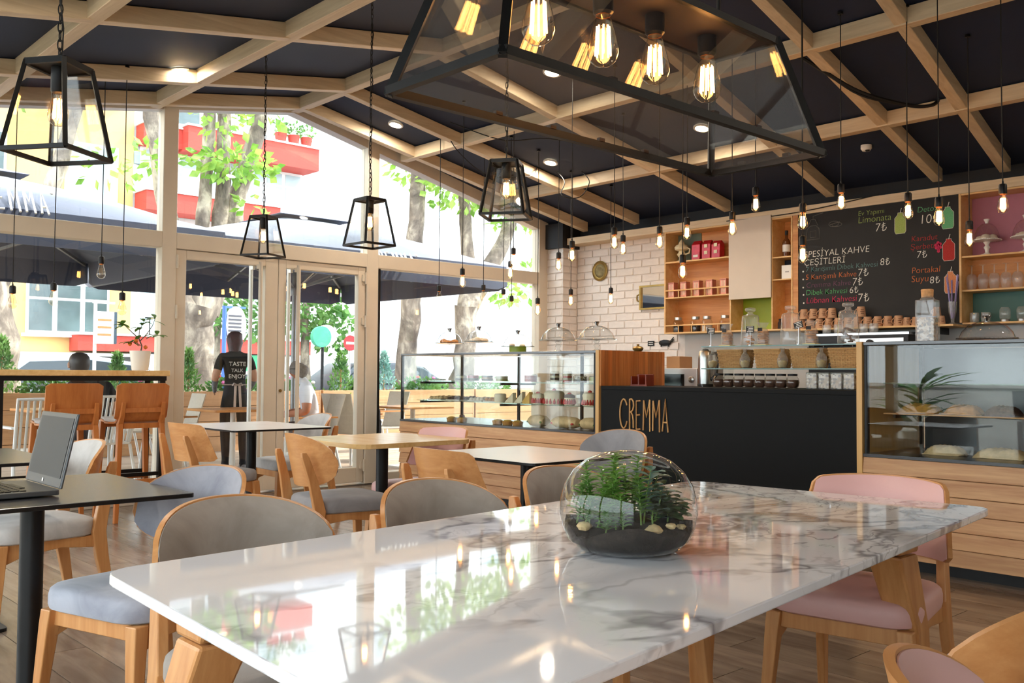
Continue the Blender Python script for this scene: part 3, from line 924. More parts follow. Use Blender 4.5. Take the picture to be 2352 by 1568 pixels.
for f_ in (.985, .8, .6, .4, .2):
    rows.append([(.143*f_*math.cos(2*PI*k/36), .143*f_*math.sin(2*PI*k/36), soilz(.143*f_*math.cos(2*PI*k/36), .143*f_*math.sin(2*PI*k/36))) for k in range(36)])
V = [p for r_ in rows for p in r_]+[(0, 0, soilz(0, 0))]
F = [(i*36+k, i*36+(k+1) % 36, (i+1)*36+(k+1) % 36, (i+1)*36+k) for i in range(len(rows)-1) for k in range(36)]
F += [((len(rows)-1)*36+k, (len(rows)-1)*36+(k+1) % 36, len(V)-1) for k in range(36)]
sm.add(V, F); sm.build('soil', soil, te, smooth=True)
peb = plain('ochre_pebble', (214, 186, 138), .7, var=.25, vscale=40)
def pebble(r, seed):
    rr = random.Random(seed); m = MB()
    m.lathe([(0, -r*.7), (r*.7, -r*.45), (r, 0), (r*.75, r*.4), (0, r*.6)], 9)
    for i in range(len(m.v)):
        v = m.v[i]; m.v[i] = (v[0]*rr.uniform(.8, 1.3), v[1]*rr.uniform(.7, 1.1), v[2]*rr.uniform(.8, 1.1))
    return m.mesh('pebble', peb, smooth=True)
for x, y, r in ((-.04, -.105, .02), (.108, -.055, .024), (-.1, -.055, .014), (.0, -.118, .012), (-.11, .03, .018), (.08, .07, .022), (.06, -.1, .011)):
    o = new_obj('pebble', pebble(r, int(r*1e4)), te); o.location = (x, y, soilz(x, y)+.004)
G_bright = leafmat('leaf_bright', (96, 152, 60), (156, 204, 96), .4)
G_dark = leafmat('leaf_dark', (58, 92, 58), (96, 128, 84), .35, .2)
G_blue = leafmat('leaf_bluegreen', (120, 158, 146), (164, 194, 180), .5, .2)
G_stem = plain('plant_stem', (112, 138, 70), .6)
def leaf_into(m, base, d, L, W, cup=.15, up=(0, 0, 1)):
    d = Vector(d).normalized(); base = Vector(base)
    s = d.cross(Vector(up))
    if s.length < 1e-3: s = Vector((1, 0, 0))
    s.normalize(); n = s.cross(d)
    P = []
    for t_, w_ in ((0, .12), (.3, .8), (.6, 1.0), (.85, .7), (1.0, .05)):
        c = base+d*L*t_ - n*cup*L*(t_*t_)
        P += [c - s*W*w_/2 + n*W*.12*w_, c, c + s*W*w_/2 + n*W*.12*w_]
    F = []
    for i in range(4):
        for k in range(2):
            a = i*3+k; F.append((a, a+1, a+4, a+3))
    m.add(P, F)
def sprig(parent, name, x, y, h, tilt, nl, L, W, mat, seed, droop=.2, spread=.5):
    rr = random.Random(seed)
    z0 = soilz(x, y)-.004
    top = Vector((x+tilt[0], y+tilt[1], z0+h))
    st = MB(); st.tube([(x, y, z0), ((x+top.x)/2+rr.uniform(-.004, .004), (y+top.y)/2, z0+h*.55), tuple(top)], [.0022, .0018, .0012], 6)
    lf = MB()
    for i in range(nl):
        f = .25+.75*i/(nl-1); a = i*2.4+rr.uniform(-.3, .3)
        b = Vector((x, y, z0)).lerp(top, f)
        leaf_into(lf, b, (math.cos(a)*spread*1.5, math.sin(a)*spread*1.5, .6-droop), L*rr.uniform(.75, 1.1), W*rr.uniform(.8, 1.1), .25)
    pl = lf.build(name, mat, parent, smooth=True, fix=False)
    st.build('stem', G_stem, pl, smooth=True)
sprig(te, 'pale_succulent', .005, -.04, .125, (.012, -.01), 18, .042, .03, G_blue, 1, .25)
sprig(te, 'pale_succulent', .03, -.05, .07, (.012, -.01), 12, .036, .026, G_blue, 2, .3)
for k, (x, y, h) in enumerate(((-.085, -.06, .09), (-.04, -.07, .1), (-.11, .03, .07), (-.02, .08, .12), (.03, .09, .11), (-.07, .09, .085), (.02, .0, .125), (-.06, .0, .12), (-.075, -.03, .1), (-.045, .03, .135), (-.09, .01, .085), (-.02, .03, .142), (-.1, -.02, .07), (.0, .05, .135), (-.06, .06, .11), (.045, .04, .118))):
    sprig(te, 'feathery_plant', x, y, h, (rs.uniform(-.02, .02), rs.uniform(-.02, .02)), 40, .03, .014, G_bright, 10+k, .1, .7)
for k, (x, y, h) in enumerate(((.085, -.065, .045), (.11, -.005, .05), (.04, -.02, .085), (.075, -.01, .07), (.095, -.035, .05), (.06, -.045, .055), (.1, .02, .06), (.07, .05, .08), (.05, -.07, .04))):
    sprig(te, 'jade_plant', x, y, h, (rs.uniform(.0, .02), rs.uniform(-.02, .01)), 20, .04, .03, G_dark, 40+k, .35, .75)
sprig(te, 'small_sprout', -.02, -.085, .03, (0, 0), 8, .016, .007, G_bright, 90)
rim = MB(); cpt = Vector((.055, -.02, .196)); nn = Vector((.35, -.1, .93)).normalized(); uu = nn.orthogonal().normalized(); vv = nn.cross(uu)
rim.tube([cpt+(uu*math.cos(2*PI*k/28)+vv*math.sin(2*PI*k/28))*.042 for k in range(28)], .0022, 6, closed=True)
rim.build('opening_rim', M_thick, te, smooth=True)

# ================================================================ COUNTER LINE
XF = 5.47                                   # plane of the counter fronts
def ribbon(m, pts, r, T, n=8):
    """a drawn stroke: rounded tube through 2d points mapped by T"""
    P = []
    for i in range(len(pts)-1):
        P.append(pts[i])
    P.append(pts[-1])
    m.tube([T(*p) for p in P], r, n)
def arc(cx, cy_, rx, ry, a0, a1, n=14):
    return [(cx+rx*math.cos(math.radians(a0+(a1-a0)*k/n)), cy_+ry*math.sin(math.radians(a0+(a1-a0)*k/n))) for k in range(n+1)]
# tall hand-drawn capitals in a box of unit height
HAND = {
    'C': [arc(.17, .5, .16, .47, 35, 330, 22)],
    'R': [[(.0, 0), (.0, .97)], [(.0, .97), (.08, .98), (.15, .9), (.165, .76), (.13, .63), (.04, .56), (0, .56)], [(.06, .56), (.12, .46), (.15, .3), (.155, .05)]],
    'E': [[(.17, .93), (.0, .92), (.0, .02), (.17, .03)], [(0, .47), (.15, .49)]],
    'M': [[(.0, .0), (.02, .95)], [(.02, .95), (.13, .42), (.26, .97)], [(.26, .97), (.27, -.03)]],
    'A': [[(.0, 0), (.11, 1.0), (.22, -.02)], [(.03, .28), (.19, .28)]],
    'r': [arc(.04, .95, .035, .035, 0, 360, 14), [(.03, .935), (.03, .965), (.045, .962), (.048, .953), (.03, .95)], [(.04, .95), (.05, .935)]],
}
def lettering(word, T, h, gap, r, parent, mat, name='letter', depth=1.0):
    x = 0
    for ch in word:
        m = MB()
        for st in HAND[ch]:
            ribbon(m, [(x+p[0]*h, p[1]*h) for p in st], r, T)
        m.build(name, mat, parent, smooth=True)
        x += max(p[0] for st in HAND[ch] for p in st)*h + gap
    return x

# ---- black counter with the shop lettering
ct = thing('serving_counter', (XF, 3.82, 0), 0, 'black serving counter with pale hand-drawn capitals on its front', 'counter')
MB().box(0, .03, -1.035, 1.045, .04, 1.02).build('front_panel', M_counter, ct)
MB().box(.03, .66, -1.03, 1.04, .04, 1.0).build('body', M_counter, ct)
MB().box(-.004, .70, -1.035, 1.045, 1.02, 1.05).build('worktop', M_counter, ct, bevel=.003)
MB().box(.04, .6, -1.03, 1.04, 0, .04).build('plinth', M_black, ct)
M_letter = wood('letter_wood', (176, 120, 66), (222, 178, 116), 'z', 1.6, .5, rnd=.2)
lettering('CREMMA', lambda a, b: (-.004, .853-a, .728+b), .232, .026, .0062, ct, M_letter)

def plank_base(parent, ya, yb, z0, z1, n):
    h = (z1-z0)/n
    L = (yb-ya)
    m = MB().hexa([(-.012, -L/2, -h/2+.002), (.02, -L/2, -h/2+.002), (.02, L/2, -h/2+.002), (-.012, L/2, -h/2+.002), (0, -L/2, h/2-.002), (.02, -L/2, h/2-.002), (.02, L/2, h/2-.002), (0, L/2, h/2-.002)])
    me = m.mesh('plank', M_pine, bevel=.002, seg=1)
    for i in range(n):
        o = new_obj('plank', me, parent); o.location = (0, (ya+yb)/2, z0+h*(i+.5))

def show_case(name, ya, yb, zb, zt, label, endpanel, shelves, d=.78):
    """glass display case on a plank-clad base; local origin on the floor at the front face"""
    t = thing(name, (XF, 0, 0), 0, label, 'display case', 'glass display cases')
    MB().box(.022, d, ya, yb, .06, zb-.02).build('base_body', M_black, t)
    MB().box(.06, d-.05, ya+.02, yb-.02, 0, .06).build('plinth', M_black, t)
    plank_base(t, ya, yb, .07, zb-.012, 6)
    MB().box(-.004, d, ya, yb, zb-.012, zb+.006).build('display_floor', M_blacktop, t)
    MB().box(0, .008, ya+.02, yb-.02, zb+.006, zt-.03).build('front_glass', M_case, t)
    MB().box(0, d, ya, yb, zt-.026, zt-.006).build('top_slab', M_blacktop if endpanel > 0 else M_blacktop, t, bevel=.002, seg=1)
    for yy in (ya+.008, yb-.028):
        MB().box(0, .024, yy, yy+.02, zb+.006, zt-.026).build('corner_post', M_black, t)
        MB().box(d-.024, d, yy, yy+.02, zb+.006, zt-.026).build('corner_post', M_black, t)
    ye = yb if endpanel > 0 else ya
    MB().box(.024, d-.024, ye-.012 if endpanel > 0 else ye+.004, ye-.004 if endpanel > 0 else ye+.012, zb+.006, zt-.03).build('end_glass', M_case, t)
    k = max(2, int((yb-ya)/.8))
    for i in range(k):
        a = ya+.04+(yb-ya-.08)*i/k; b = ya+.04+(yb-ya-.08)*(i+1)/k
        MB().box(d-.012, d-.006, a, b, zb+.006, zt-.03).build('rear_sliding_panel', M_case if endpanel > 0 else M_blacktop, t)
        if i: MB().box(d-.02, d, a-.012, a+.012, zb+.006, zt-.03).build('rear_post', M_black, t)
    for z, dep, mat in shelves:
        s = MB().box(.16, .16+dep, ya+.12, yb-.05, z-.008, z).build('shelf', mat, t)
        for yy in ((ya+.16), (ya+yb)/2, yb-.12):
            MB().box(.155, .165+dep, yy-.008, yy+.008, z-.03, z-.009).build('shelf_bracket', M_black, s)
    return t
M_shelfwood2 = wood('case_shelf_board', (190, 134, 80), (222, 172, 116), 'y', .8, .45, rnd=0)
show_case('pastry_case', 4.915, 7.47, .685, 1.33, 'long glass pastry case full of cakes beside the window', 1, [(.88, .5, M_shelfglass), (1.065, .42, M_shelfglass)])
show_case('savoury_case', .55, 2.745, .665, 1.352, 'glass case with baked rolls at the right edge', -1, [(.915, .5, M_shelfwood2), (1.10, .42, M_shelfglass)])
def end_panel(y0, y1, z1, label, staves):
    t = thing('end_panel', (XF, 0, 0), 0, label, 'panel', 'wooden end panels of the cases')
    MB().box(-.012, .79, y0+.012 if staves else y0, y1, 0, z1).build('board', M_edge, t)
    if staves:
        x = 0; rr = random.Random(5)
        while x < .785:
            w = min(rr.choice((.032, .04, .046)), .79-x)
            MB().box(x, x+w-.0008, y0, y0+.0118, 1.05, z1-.0004).build('stave', M_block, t)
            x += w
    return t
end_panel(4.868, 4.914, 1.326, 'butcher-block end panel between pastry case and black counter', True)
end_panel(2.747, 2.782, 1.348, 'wooden end panel between black counter and right-hand case', False)

# ---- rear work counter along the wall
rc = thing('work_counter', (7.68, 0, 0), 0, 'steel work counter along the back wall behind the servers', 'counter')
MB().box(.03, .62, .6, 7.2, .08, .87).build('cabinet_body', M_white, rc)
MB().box(0, .63, .6, 7.2, .87, .91).build('worktop', M_steel, rc, bevel=.003)
MB().box(.06, .6, .62, 7.15, 0, .08).build('plinth', M_black, rc)
MB().box(.635, .645, .6, 6.19, .91, 1.57).build('splash_back', plain('grey_splashback', (190, 186, 180), .35, var=.05), rc)

# ---- glass gift shelf standing on the counter
gs = thing('counter_glass_shelf', (5.62, 3.44, 1.0505), 0, 'low glass shelf unit on the counter holding baskets and jars', 'glass shelf')
for z, nm in ((.137, 'middle_shelf'), (.294, 'top_shelf')):
    MB().box(0, .4, -.6, .6, z-.008, z).build(nm, M_shelfglass, gs)
    MB().box(-.002, 0, -.6, .6, z-.008, z).build('shelf_edge', M_glassedge, gs)
for y in (-.596, .59): MB().box(0, .4, y, y+.006, 0, .286).build('side_glass', M_case, gs)
M_wick = wood('wicker', (176, 130, 80), (214, 172, 116), 'y', 3, .7, rnd=.2)
def basket_mesh():
    m = MB(); w, d, h = .085, .1, .128
    def ring(k, ph):
        s = .86+.14*k; P = []
        n = 12
        for a, b in (((-w, -d), (w, -d)), ((w, -d), (w, d)), ((w, d), (-w, d)), ((-w, d), (-w, -d))):
            for i in range(n):
                f = i/n; x = (a[0]*(1-f)+b[0]*f)*s; y = (a[1]*(1-f)+b[1]*f)*s
                o = .0032*(1 if (i+ph) % 2 else -1)
                nx, ny = (0, -1) if a[1] == b[1] == -d else (1, 0) if a[0] == b[0] == w else (0, 1) if a[1] == b[1] == d else (-1, 0)
                P.append((x+nx*o, y+ny*o, .006+k*(h-.012)))
        return P
    R = 11
    for r in range(R): m.tube(ring(r/(R-1), r), .0058, 5, closed=True)
    m.tube(ring(1.04, 0), .008, 6, closed=True)
    m.box(-w*.85, w*.85, -d*.85, d*.85, 0, .006)
    for k in range(10):
        f = -1+2*(k+.5)/10
        for a, b in (((-w-.003, f*d), (-w*.86-.003, f*d*.86)), ((f*w, -d-.003), (f*w*.86, -d*.86-.003))):
            m.tube([(b[0], b[1], .004), (a[0], a[1], h)], .004, 5)
    return m.mesh('basket_weave', M_wick, smooth=True)
bk = basket_mesh()
for i, y in enumerate((3.862, 3.558, 3.279, 3.0)):
    t = thing('wicker_basket', (5.79, y, 1.188), 0, f'wicker basket on the glass shelf, {nth(i, 4)} of four', 'basket', 'wicker baskets on the glass shelf')
    new_obj('basket_weave', bk, t)
    MB().box(-.06, .06, -.07, .07, .1, .112).build('lining', M_white, t)
M_cookie = plain('cookie', (190, 138, 84), .8, var=.3, vscale=30, bump=.4, bscale=60)
M_choc = plain('dark_nuts', (84, 54, 38), .7, var=.5, vscale=50, bump=.5, bscale=80)
M_labelblk = plain('black_label', (24, 24, 24), .6, var=0)
M_labelwht = plain('white_print', (235, 232, 225), .6, var=0)
def drop_bag():
    m = MB(); m.lathe([(0, 0), (.03, .004), (.045, .03), (.046, .06), (.032, .09), (.012, .112), (.02, .135)], 14, sy=.7)
    return m.mesh('bag', M_plasticbag, smooth=True)
db = drop_bag(); dc = MB().lathe([(0, .004), (.028, .006), (.04, .03), (.036, .05), (0, .056)], 12, sy=.65).mesh('biscuits', plain('pale_biscuit', (196, 176, 110), .8, var=.3, vscale=40), smooth=True)
for i, y in enumerate((3.985, 3.715, 3.42, 3.135)):
    t = thing('biscuit_bag', (5.68, y, 1.188), 0, f'tied clear biscuit bag beside a basket, {nth(i, 4)}', 'bag', 'tied biscuit bags between the baskets')
    new_obj('bag', db, t); new_obj('biscuits', dc, t)
jar_g = MB().lathe([(0, 0), (.028, .001), (.042, .015), (.047, .04), (.042, .066), (.031, .08), (.03, .088)], 18).mesh('jar_glass', M_clear, smooth=True)
jar_c = MB().lathe([(0, .004), (.026, .005), (.039, .017), (.0435, .04), (.04, .058), (0, .06)], 16).mesh('contents', M_choc, smooth=True)
jar_l = MB().lathe([(.033, .086), (.034, .1), (0, .101)], 16).mesh('lid', M_black, smooth=True)
for i, y in enumerate((4.0, 3.915, 3.83, 3.745, 3.66, 3.575, 3.49, 3.405)):
    t = thing('nut_jar', (5.78, y, 1.0505), 0, f'small round jar of dark nuts under the baskets, {nth(i, 8)} of eight', 'jar', 'round nut jars under the baskets')
    new_obj('jar_glass', jar_g, t); new_obj('contents', jar_c, t); new_obj('lid', jar_l, t)
def nutmix(name):
    N = NT(name); v = N.coords(); vo = N.node('ShaderNodeTexVoronoi'); vo.inputs['Scale'].default_value = 70; N.link(v, vo.inputs['Vector'])
    N.link(N.ramp(vo.outputs['Color'], [(0.2, lin((90, 60, 40))), (.5, lin((190, 160, 120))), (.8, lin((225, 215, 200)))]), N.b.inputs['Base Color'])
    N.b.inputs['Roughness'].default_value = .25
    return N.m
M_mix = nutmix('nut_mix')
for i, y in enumerate((3.215, 3.127, 3.04, 2.953)):
    t = thing('nut_pack', (5.72, y, 1.0505), 0, f'square clear pack of mixed nuts on the counter, {nth(i, 4)} of four', 'packet', 'nut packs under the baskets')
    MB().box(-.03, .03, -.037, .037, .004, .104).build('contents', M_mix, t, bevel=.008, seg=2)
    MB().box(-.033, .033, -.04, .04, 0, .112).build('wrapper', M_plasticbag, t, bevel=.008, seg=2)

# ---- jars, cookie bags and little signs on top of the glass shelf
ZT = 1.345
def tall_jar(y, label, fill, mat):
    t = thing('apothecary_jar', (5.77, y, ZT), 0, label, 'jar', 'tall glass jars with disc stoppers')
    prof = [(0, .002), (.064, .002), (.068, .008), (.066, .05), (.063, .12), (.059, .19), (.058, .208), (.05, .217), (.026, .222), (.022, .228)]
    m = MB(); n = 32
    m.lathe(prof, n)
    for i in range(len(m.v)):       # fluted sides
        x, y_, z = m.v[i]
        a = math.atan2(y_, x); f = 1+(.022*math.cos(a*16) if .02 < z < .2 else 0)
        m.v[i] = (x*f, y_*f, z)
    m.build('jar_glass', M_thick, t, smooth=True)
    MB().lathe([(.02, .222), (.018, .24), (.034, .246), (.038, .256), (.034, .268), (0, .272)], 24).build('stopper', M_thick, t, smooth=True)
    if fill:
        rr = random.Random(int(y*100)); c = MB()
        for k in range(fill):
            a = rr.uniform(0, 6.28); r = rr.uniform(.0, .04); z = .012+.008*k*.9
            c.lathe([(0, -.005), (.016, -.004), (.018, 0), (.014, .005), (0, .006)], 9, (r*math.cos(a), r*math.sin(a), z))
        o = c.build('cookies', mat, t, smooth=True); o['kind'] = 'stuff'
    return t
tall_jar(3.729, 'tall glass jar with disc stopper nearest the microwave', 9, M_cookie)
tall_jar(3.414, 'tall empty fluted glass jar in the middle of the glass shelf', 0, M_cookie)
tall_jar(2.995, 'tall glass jar half filled with dark biscuits beside the right case', 14, M_choc)
ck = MB()
for k in range(7): ck.lathe([(0, 0), (.034, .001), (.037, .006), (.03, .012), (0, .013)], 12, (.004*(k % 2), .003*((k+1) % 3-1), .012+k*.0125))
ck = ck.mesh('cookies', M_cookie, smooth=True)
cb = MB().lathe([(0, 0), (.046, .0), (.048, .02), (.046, .09), (.034, .112), (.022, .122), (.04, .15), (.046, .16)], 14, sx=.75).mesh('bag', M_plasticbag, smooth=True)
cl_ = MB().box(-.002, .0, -.018, .018, .1, .122).mesh('sticker', M_labelblk)
cbase = MB().box(-.036, .036, -.046, .046, 0, .008).mesh('card_base', plain('pale_card', (226, 214, 150), .6))
for i, (y, lb) in enumerate(((3.895, 'bag of stacked cookies left of the tall jars'), (3.603, 'bag of stacked cookies between the first two tall jars'), (3.235, 'bag of stacked cookies beside the third tall jar'))):
    t = thing('cookie_bag', (5.73, y, ZT), 0, lb, 'bag', 'bags of cookies on the glass shelf')
    new_obj('bag', cb, t); new_obj('cookies', ck, t); new_obj('card_base', cbase, t)
    o = new_obj('sticker', cl_, t); o.location.x = -.036
for i, (y, z, tl, lb) in enumerate(((3.985, .11, .1, 'little black price sign on a wire left of the cookie bags'), (3.66, .112, .0, 'little black price sign in front of the first tall jar'), (3.29, .13, -.25, 'tilted black price sign beside the third tall jar'))):
    t = thing('price_sign', (5.66, y, ZT), 0, lb, 'sign', 'black price signs')
    MB().lathe([(0, 0), (.014, 0), (.014, .004), (0, .006)], 14).build('foot', M_chrome, t, smooth=True)
    MB().tube([(0, 0, .004), (0, 0, z-.01)], .0012, 6).build('wire', M_chrome, t)
    Tm = Matrix.Translation((0, 0, z)) @ Matrix.Rotation(tl, 4, 'X')
    b = MB().box(-.001, .001, -.032, .032, -.022, .022).xf(Tm).build('board', M_labelblk, t)
    for k in range(4): MB().box(-.0016, -.001, -.024, .024-.006*(k % 3), -.017+k*.0105, -.013+k*.0105).xf(Tm).build('chalk_line', M_labelwht, b)
t = thing('shot_glass', (5.73, 3.325, ZT), 0, 'small empty shot glass between tall jars and cookie bag', 'glass')
MB().lathe([(0, .006), (.016, .006), (.018, 0), (.02, 0), (.024, .055), (.021, .055), (.017, .01)], 18).build('glass_body', M_thick, t, smooth=True)

# ---- microwave, kettle, box
t = thing('microwave', (6.42, 4.875, .91), 0, 'silver microwave oven with black door and two round knobs', 'microwave')
MB().box(.015, .38, -.215, .2, 0, .285).build('casing', plain('microwave_silver', (206, 207, 208), .35, .3), t, bevel=.006)
MB().box(.0, .015, -.215, .2, .005, .28).build('front_panel', MATS['microwave_silver'], t, bevel=.003)
MB().box(-.006, .0, -.09, .185, .045, .235).build('door_window', plain('microwave_black', (14, 15, 16), .12, var=0), t, bevel=.002)
for z in (.1, .19): MB().lathe([(0, 0), (.027, 0), (.026, .014), (.02, .018), (0, .018)], 22).xf(Matrix.Translation((-.001, -.165, z)) @ Matrix.Rotation(-PI/2, 4, 'Y')).build('knob', M_steel, t, smooth=True)
t = thing('support_table', (6.3, 4.72, 0), 0, 'low black work table behind the counter under the microwave', 'table')
MB().box(.0, .6, -.4, .5, .87, .9095).build('top', M_black, t)
for x in (.03, .57):
    for y in (-.37, .47): MB().box(x-.02, x+.02, y-.02, y+.02, 0, .87).build('leg', M_black, t)
t = thing('cardboard_box', (6.62, 4.98, 1.1955), 0, 'small brown cardboard box on top of the microwave', 'box')
MB().box(-.1, .08, -.07, .07, 0, .1).build('carton', plain('cardboard', (190, 146, 104), .8), t, bevel=.002)
MB().box(-.101, -.0, -.012, .012, .1, .1008).build('tape', plain('brown_tape', (160, 112, 70), .3), t)
t = thing('kettle', (6.0, 4.275, 1.0505), 0, 'brushed steel kettle with black back beside the glass shelf', 'kettle')
MB().lathe([(0, 0), (.055, 0), (.056, .02), (.055, .22), (.05, .262), (.044, .272), (0, .275)], 26).build('body', M_steel, t, smooth=True)
MB().tube([(.0, -.05, .25), (.005, -.095, .255), (.005, -.105, .2), (.0, -.098, .09), (0, -.055, .05)], .014, 10).build('handle', M_rubber, t, smooth=True)
MB().lathe([(0, .272), (.03, .274), (.02, .286), (0, .29)], 18).build('lid', M_rubber, t, smooth=True)
MB().lathe([(.058, 0), (.06, .002), (.06, .016), (.057, .02)], 26).build('power_base', M_rubber, t, smooth=True)

# ---- espresso machine on the work counter
t = thing('espresso_machine', (7.7, 3.93, .9105), 0, 'black and steel espresso machine under the chalkboard', 'espresso machine')
MB().box(.02, .5, -.46, .46, .12, .58).build('body', M_black, t, bevel=.01)
MB().box(0, .02, -.46, .46, .44, .58).build('front_band', M_black, t, bevel=.004)
MB().box(-.004, .0, -.42, .1, .5, .55).build('steel_strip', M_steel, t)
MB().box(-.02, .5, -.46, .46, .0, .12).build('drip_tray', M_steel, t, bevel=.004)
MB().box(.03, .48, -.45, .45, .58, .6).build('cup_rail', M_chrome, t)
for y in (-.25, .02, .29):
    g = MB().lathe([(.032, -.04), (.036, 0), (.03, .03)], 18, (-.05, y, .4)).build('group_head', M_chrome, t, smooth=True)
    MB().tube([(-.06, y, .37), (-.2, y, .365)], .012, 10).build('portafilter_handle', M_rubber, g, smooth=True)
    MB().lathe([(0, 0), (.03, 0), (.03, .02), (0, .024)], 18).xf(Matrix.Translation((-.001, y+.12, .51)) @ Matrix.Rotation(-PI/2, 4, 'Y')).build('gauge', M_black, t, smooth=True)
gl_cup = MB().lathe([(0, .004), (.03, .004), (.032, 0), (.034, 0), (.04, .05), (.036, .085), (.033, .085), (.036, .05), (.03, .01)], 18).mesh('glass_body', M_thick, smooth=True)
for i, y in enumerate((4.28, 4.17, 4.06, 3.93, 3.84)):
    t = thing('tumbler', (7.85, y, 1.5105), 0, f'upturned tumbler on top of the espresso machine, {nth(i, 5)}', 'glass', 'tumblers on the espresso machine')
    new_obj('glass_body', gl_cup, t)

# ---- square cork bottle and dome on the right-hand case
t = thing('cork_bottle', (5.82, 2.503, 1.3465), .15, 'tall square glass bottle with cork and pink contents on the right case', 'bottle')
MB().prism(rounded_rect(.118, .118, .012, 3), 0, .262, 'z').build('glass_body', M_thick, t, bevel=.006)
MB().prism(rounded_rect(.1, .1, .01, 3), .006, .155, 'z').build('contents', nutmix('pink_salt'), t, bevel=.004)
MB().lathe([(.04, .262), (.042, .272), (.036, .276), (.034, .29)], 22).build('neck', M_thick, t, smooth=True)
MB().lathe([(0, .28), (.034, .28), (.037, .325), (.034, .33), (0, .331)], 20).build('cork', plain('cork', (196, 158, 112), .85, var=.2, vscale=60), t, smooth=True)
def cake_dome(x, y, z, r, h, standh, label, plate, content, group='glass cake domes'):
    t = thing('cake_dome', (x, y, z), 0, label, 'cake stand', group)
    if standh > .03:
        MB().lathe([(0, 0), (.062, .0), (.06, .006), (.03, .014), (.014, .026), (.018, standh*.45), (.026, standh*.55), (.013, standh*.72), (.03, standh-.006), (0, standh-.004)], 24).build('stand_foot', plate, t, smooth=True)
    MB().lathe([(0, standh-.004), (r*.6, standh-.002), (r*1.08, standh+.004), (r*1.1, standh+.012), (r*1.02, standh+.006), (0, standh+.004)], 40).build('plate', plate, t, smooth=True)
    d = MB().lathe([(r, standh+.008), (r*.985, standh+.02), (r*.9, standh+h*.45), (r*.7, standh+h*.75), (r*.42, standh+h*.93), (r*.12, standh+h), (0, standh+h)], 40).build('dome', M_clear, t, smooth=True)
    MB().lathe([(0, standh+h-.002), (.012, standh+h), (.014, standh+h+.01), (.024, standh+h+.03), (.022, standh+h+.034), (0, standh+h+.034)], 18).build('knob', M_chrome if plate is not M_whiteware else M_whiteware, d, smooth=True)
    if content:
        mat, n, s = content; rr = random.Random(int(y*77)); 
        for k in range(n):
            a = 2*PI*k/n+rr.uniform(-.3, .3); q = r*.45
            o = MB().lathe([(0, 0), (s*.9, .002), (s, s*.35), (s*.75, s*.75), (0, s*.95)], 10, (0, 0, 0)).build('pastry', mat, t, smooth=True)
            o.location = (q*math.cos(a), q*math.sin(a), standh+.006); o.scale = (1, rr.uniform(.7, 1), rr.uniform(.8, 1.2))
    # beaded rim
    b = MB()
    for k in range(44):
        a = 2*PI*k/44; b.lathe([(0, -.005), (.0045, 0), (0, .005)], 6, (r*1.1*math.cos(a), r*1.1*math.sin(a), standh+.006))
    o = b.build('beaded_rim', plate, t, smooth=True); o['kind'] = 'stuff'
    return t
M_whiteware = plain('white_ceramic', (240, 236, 228), .25, var=.01)
M_bun = plain('golden_bun', (206, 142, 80), .6, var=.25, vscale=25)
M_mering = plain('meringue', (240, 226, 204), .8, var=.1, vscale=25)
cake_dome(5.86, 7.2, 1.3245, .125, .12, .1, 'cake dome of golden buns at the window end of the pastry case', M_clear, (M_bun, 5, .042))
cake_dome(5.86, 6.76, 1.3245, .125, .12, .105, 'cake dome of pale pastries, second from the window', M_clear, (M_mering, 5, .042))
cake_dome(5.84, 6.2, 1.3245, .135, .12, .052, 'low cake dome over a green tin, middle of the row', M_clear, (M_mering, 2, .03))
MB().lathe([(0, 0), (.078, 0), (.078, .05), (0, .05)], 30, (5.84, 6.2, 1.3245)).build('green_tin', plain('green_tin_paint', (140, 158, 40), .4), None, smooth=True)
tag(bpy.data.objects['green_tin'], 'round green tin under the low cake dome', 'tin')
cake_dome(5.85, 5.70, 1.3245, .15, .122, .096, 'empty cake dome in front of the brick pillar', M_clear, None)
cake_dome(5.85, 5.255, 1.3245, .15, .122, .096, 'empty cake dome next to the butcher-block panel', M_clear, None)
cake_dome(5.86, 2.17, 1.3465, .152, .11, .012, 'flat glass cake dome on the right-hand case', M_clear, None)
t = thing('sugar_bowl', (6.1, 5.02, 1.3245), 0, 'small brass sugar bowl with lid beside the butcher-block panel', 'bowl')
MB().lathe([(0, 0), (.025, .002), (.042, .018), (.045, .032)], 20).build('bowl', M_brass, t, smooth=True)
MB().lathe([(.048, .032), (.035, .044), (.01, .052), (.012, .064), (0, .068)], 20).build('lid', M_brass, t, smooth=True)
t = thing('label_sign', (X1-.034, 6.66, 1.485), 0, 'small black label with white writing on the brick wall', 'sign')
MB().box(0, .008, -.045, .045, -.028, .028).build('board', M_labelblk, t)
for z in (.008, -.014): MB().box(-.001, .0, -.03, .03, z, z+.009).build('print', M_labelwht, t)
t = thing('wall_figure', (X1-.04, 6.46, 1.49), 0, 'little black horned bull figure on the brick wall', 'ornament')
MB().lathe([(0, -.5), (.3, -.42), (.5, -.1), (.46, .2), (.3, .45), (0, .5)], 14).xf(Matrix.Diagonal((.024, .17, .07, 1)) @ Matrix.Rotation(PI/2, 4, 'X')).build('body', M_black, t, smooth=True)
for z in (-.01, .012): MB().tube([(0, -.07, .01), (-.005, -.1, .02+z), (0, -.12, .045+z)], .006, 6).build('horn', M_black, t, smooth=True)
for y in (-.05, .05): MB().tube([(0, y, -.02), (0, y, -.045)], .008, 6).build('leg', M_black, t, smooth=True)
t = thing('menu_holder', (5.62, 4.62, 1.0505), 0, 'small red-brown wooden card holder on the black counter', 'holder')
M_red = plain('red_brown_wood', (128, 50, 28), .5, var=.15)
MB().box(0, .09, -.08, .08, 0, .012).build('base', M_red, t)
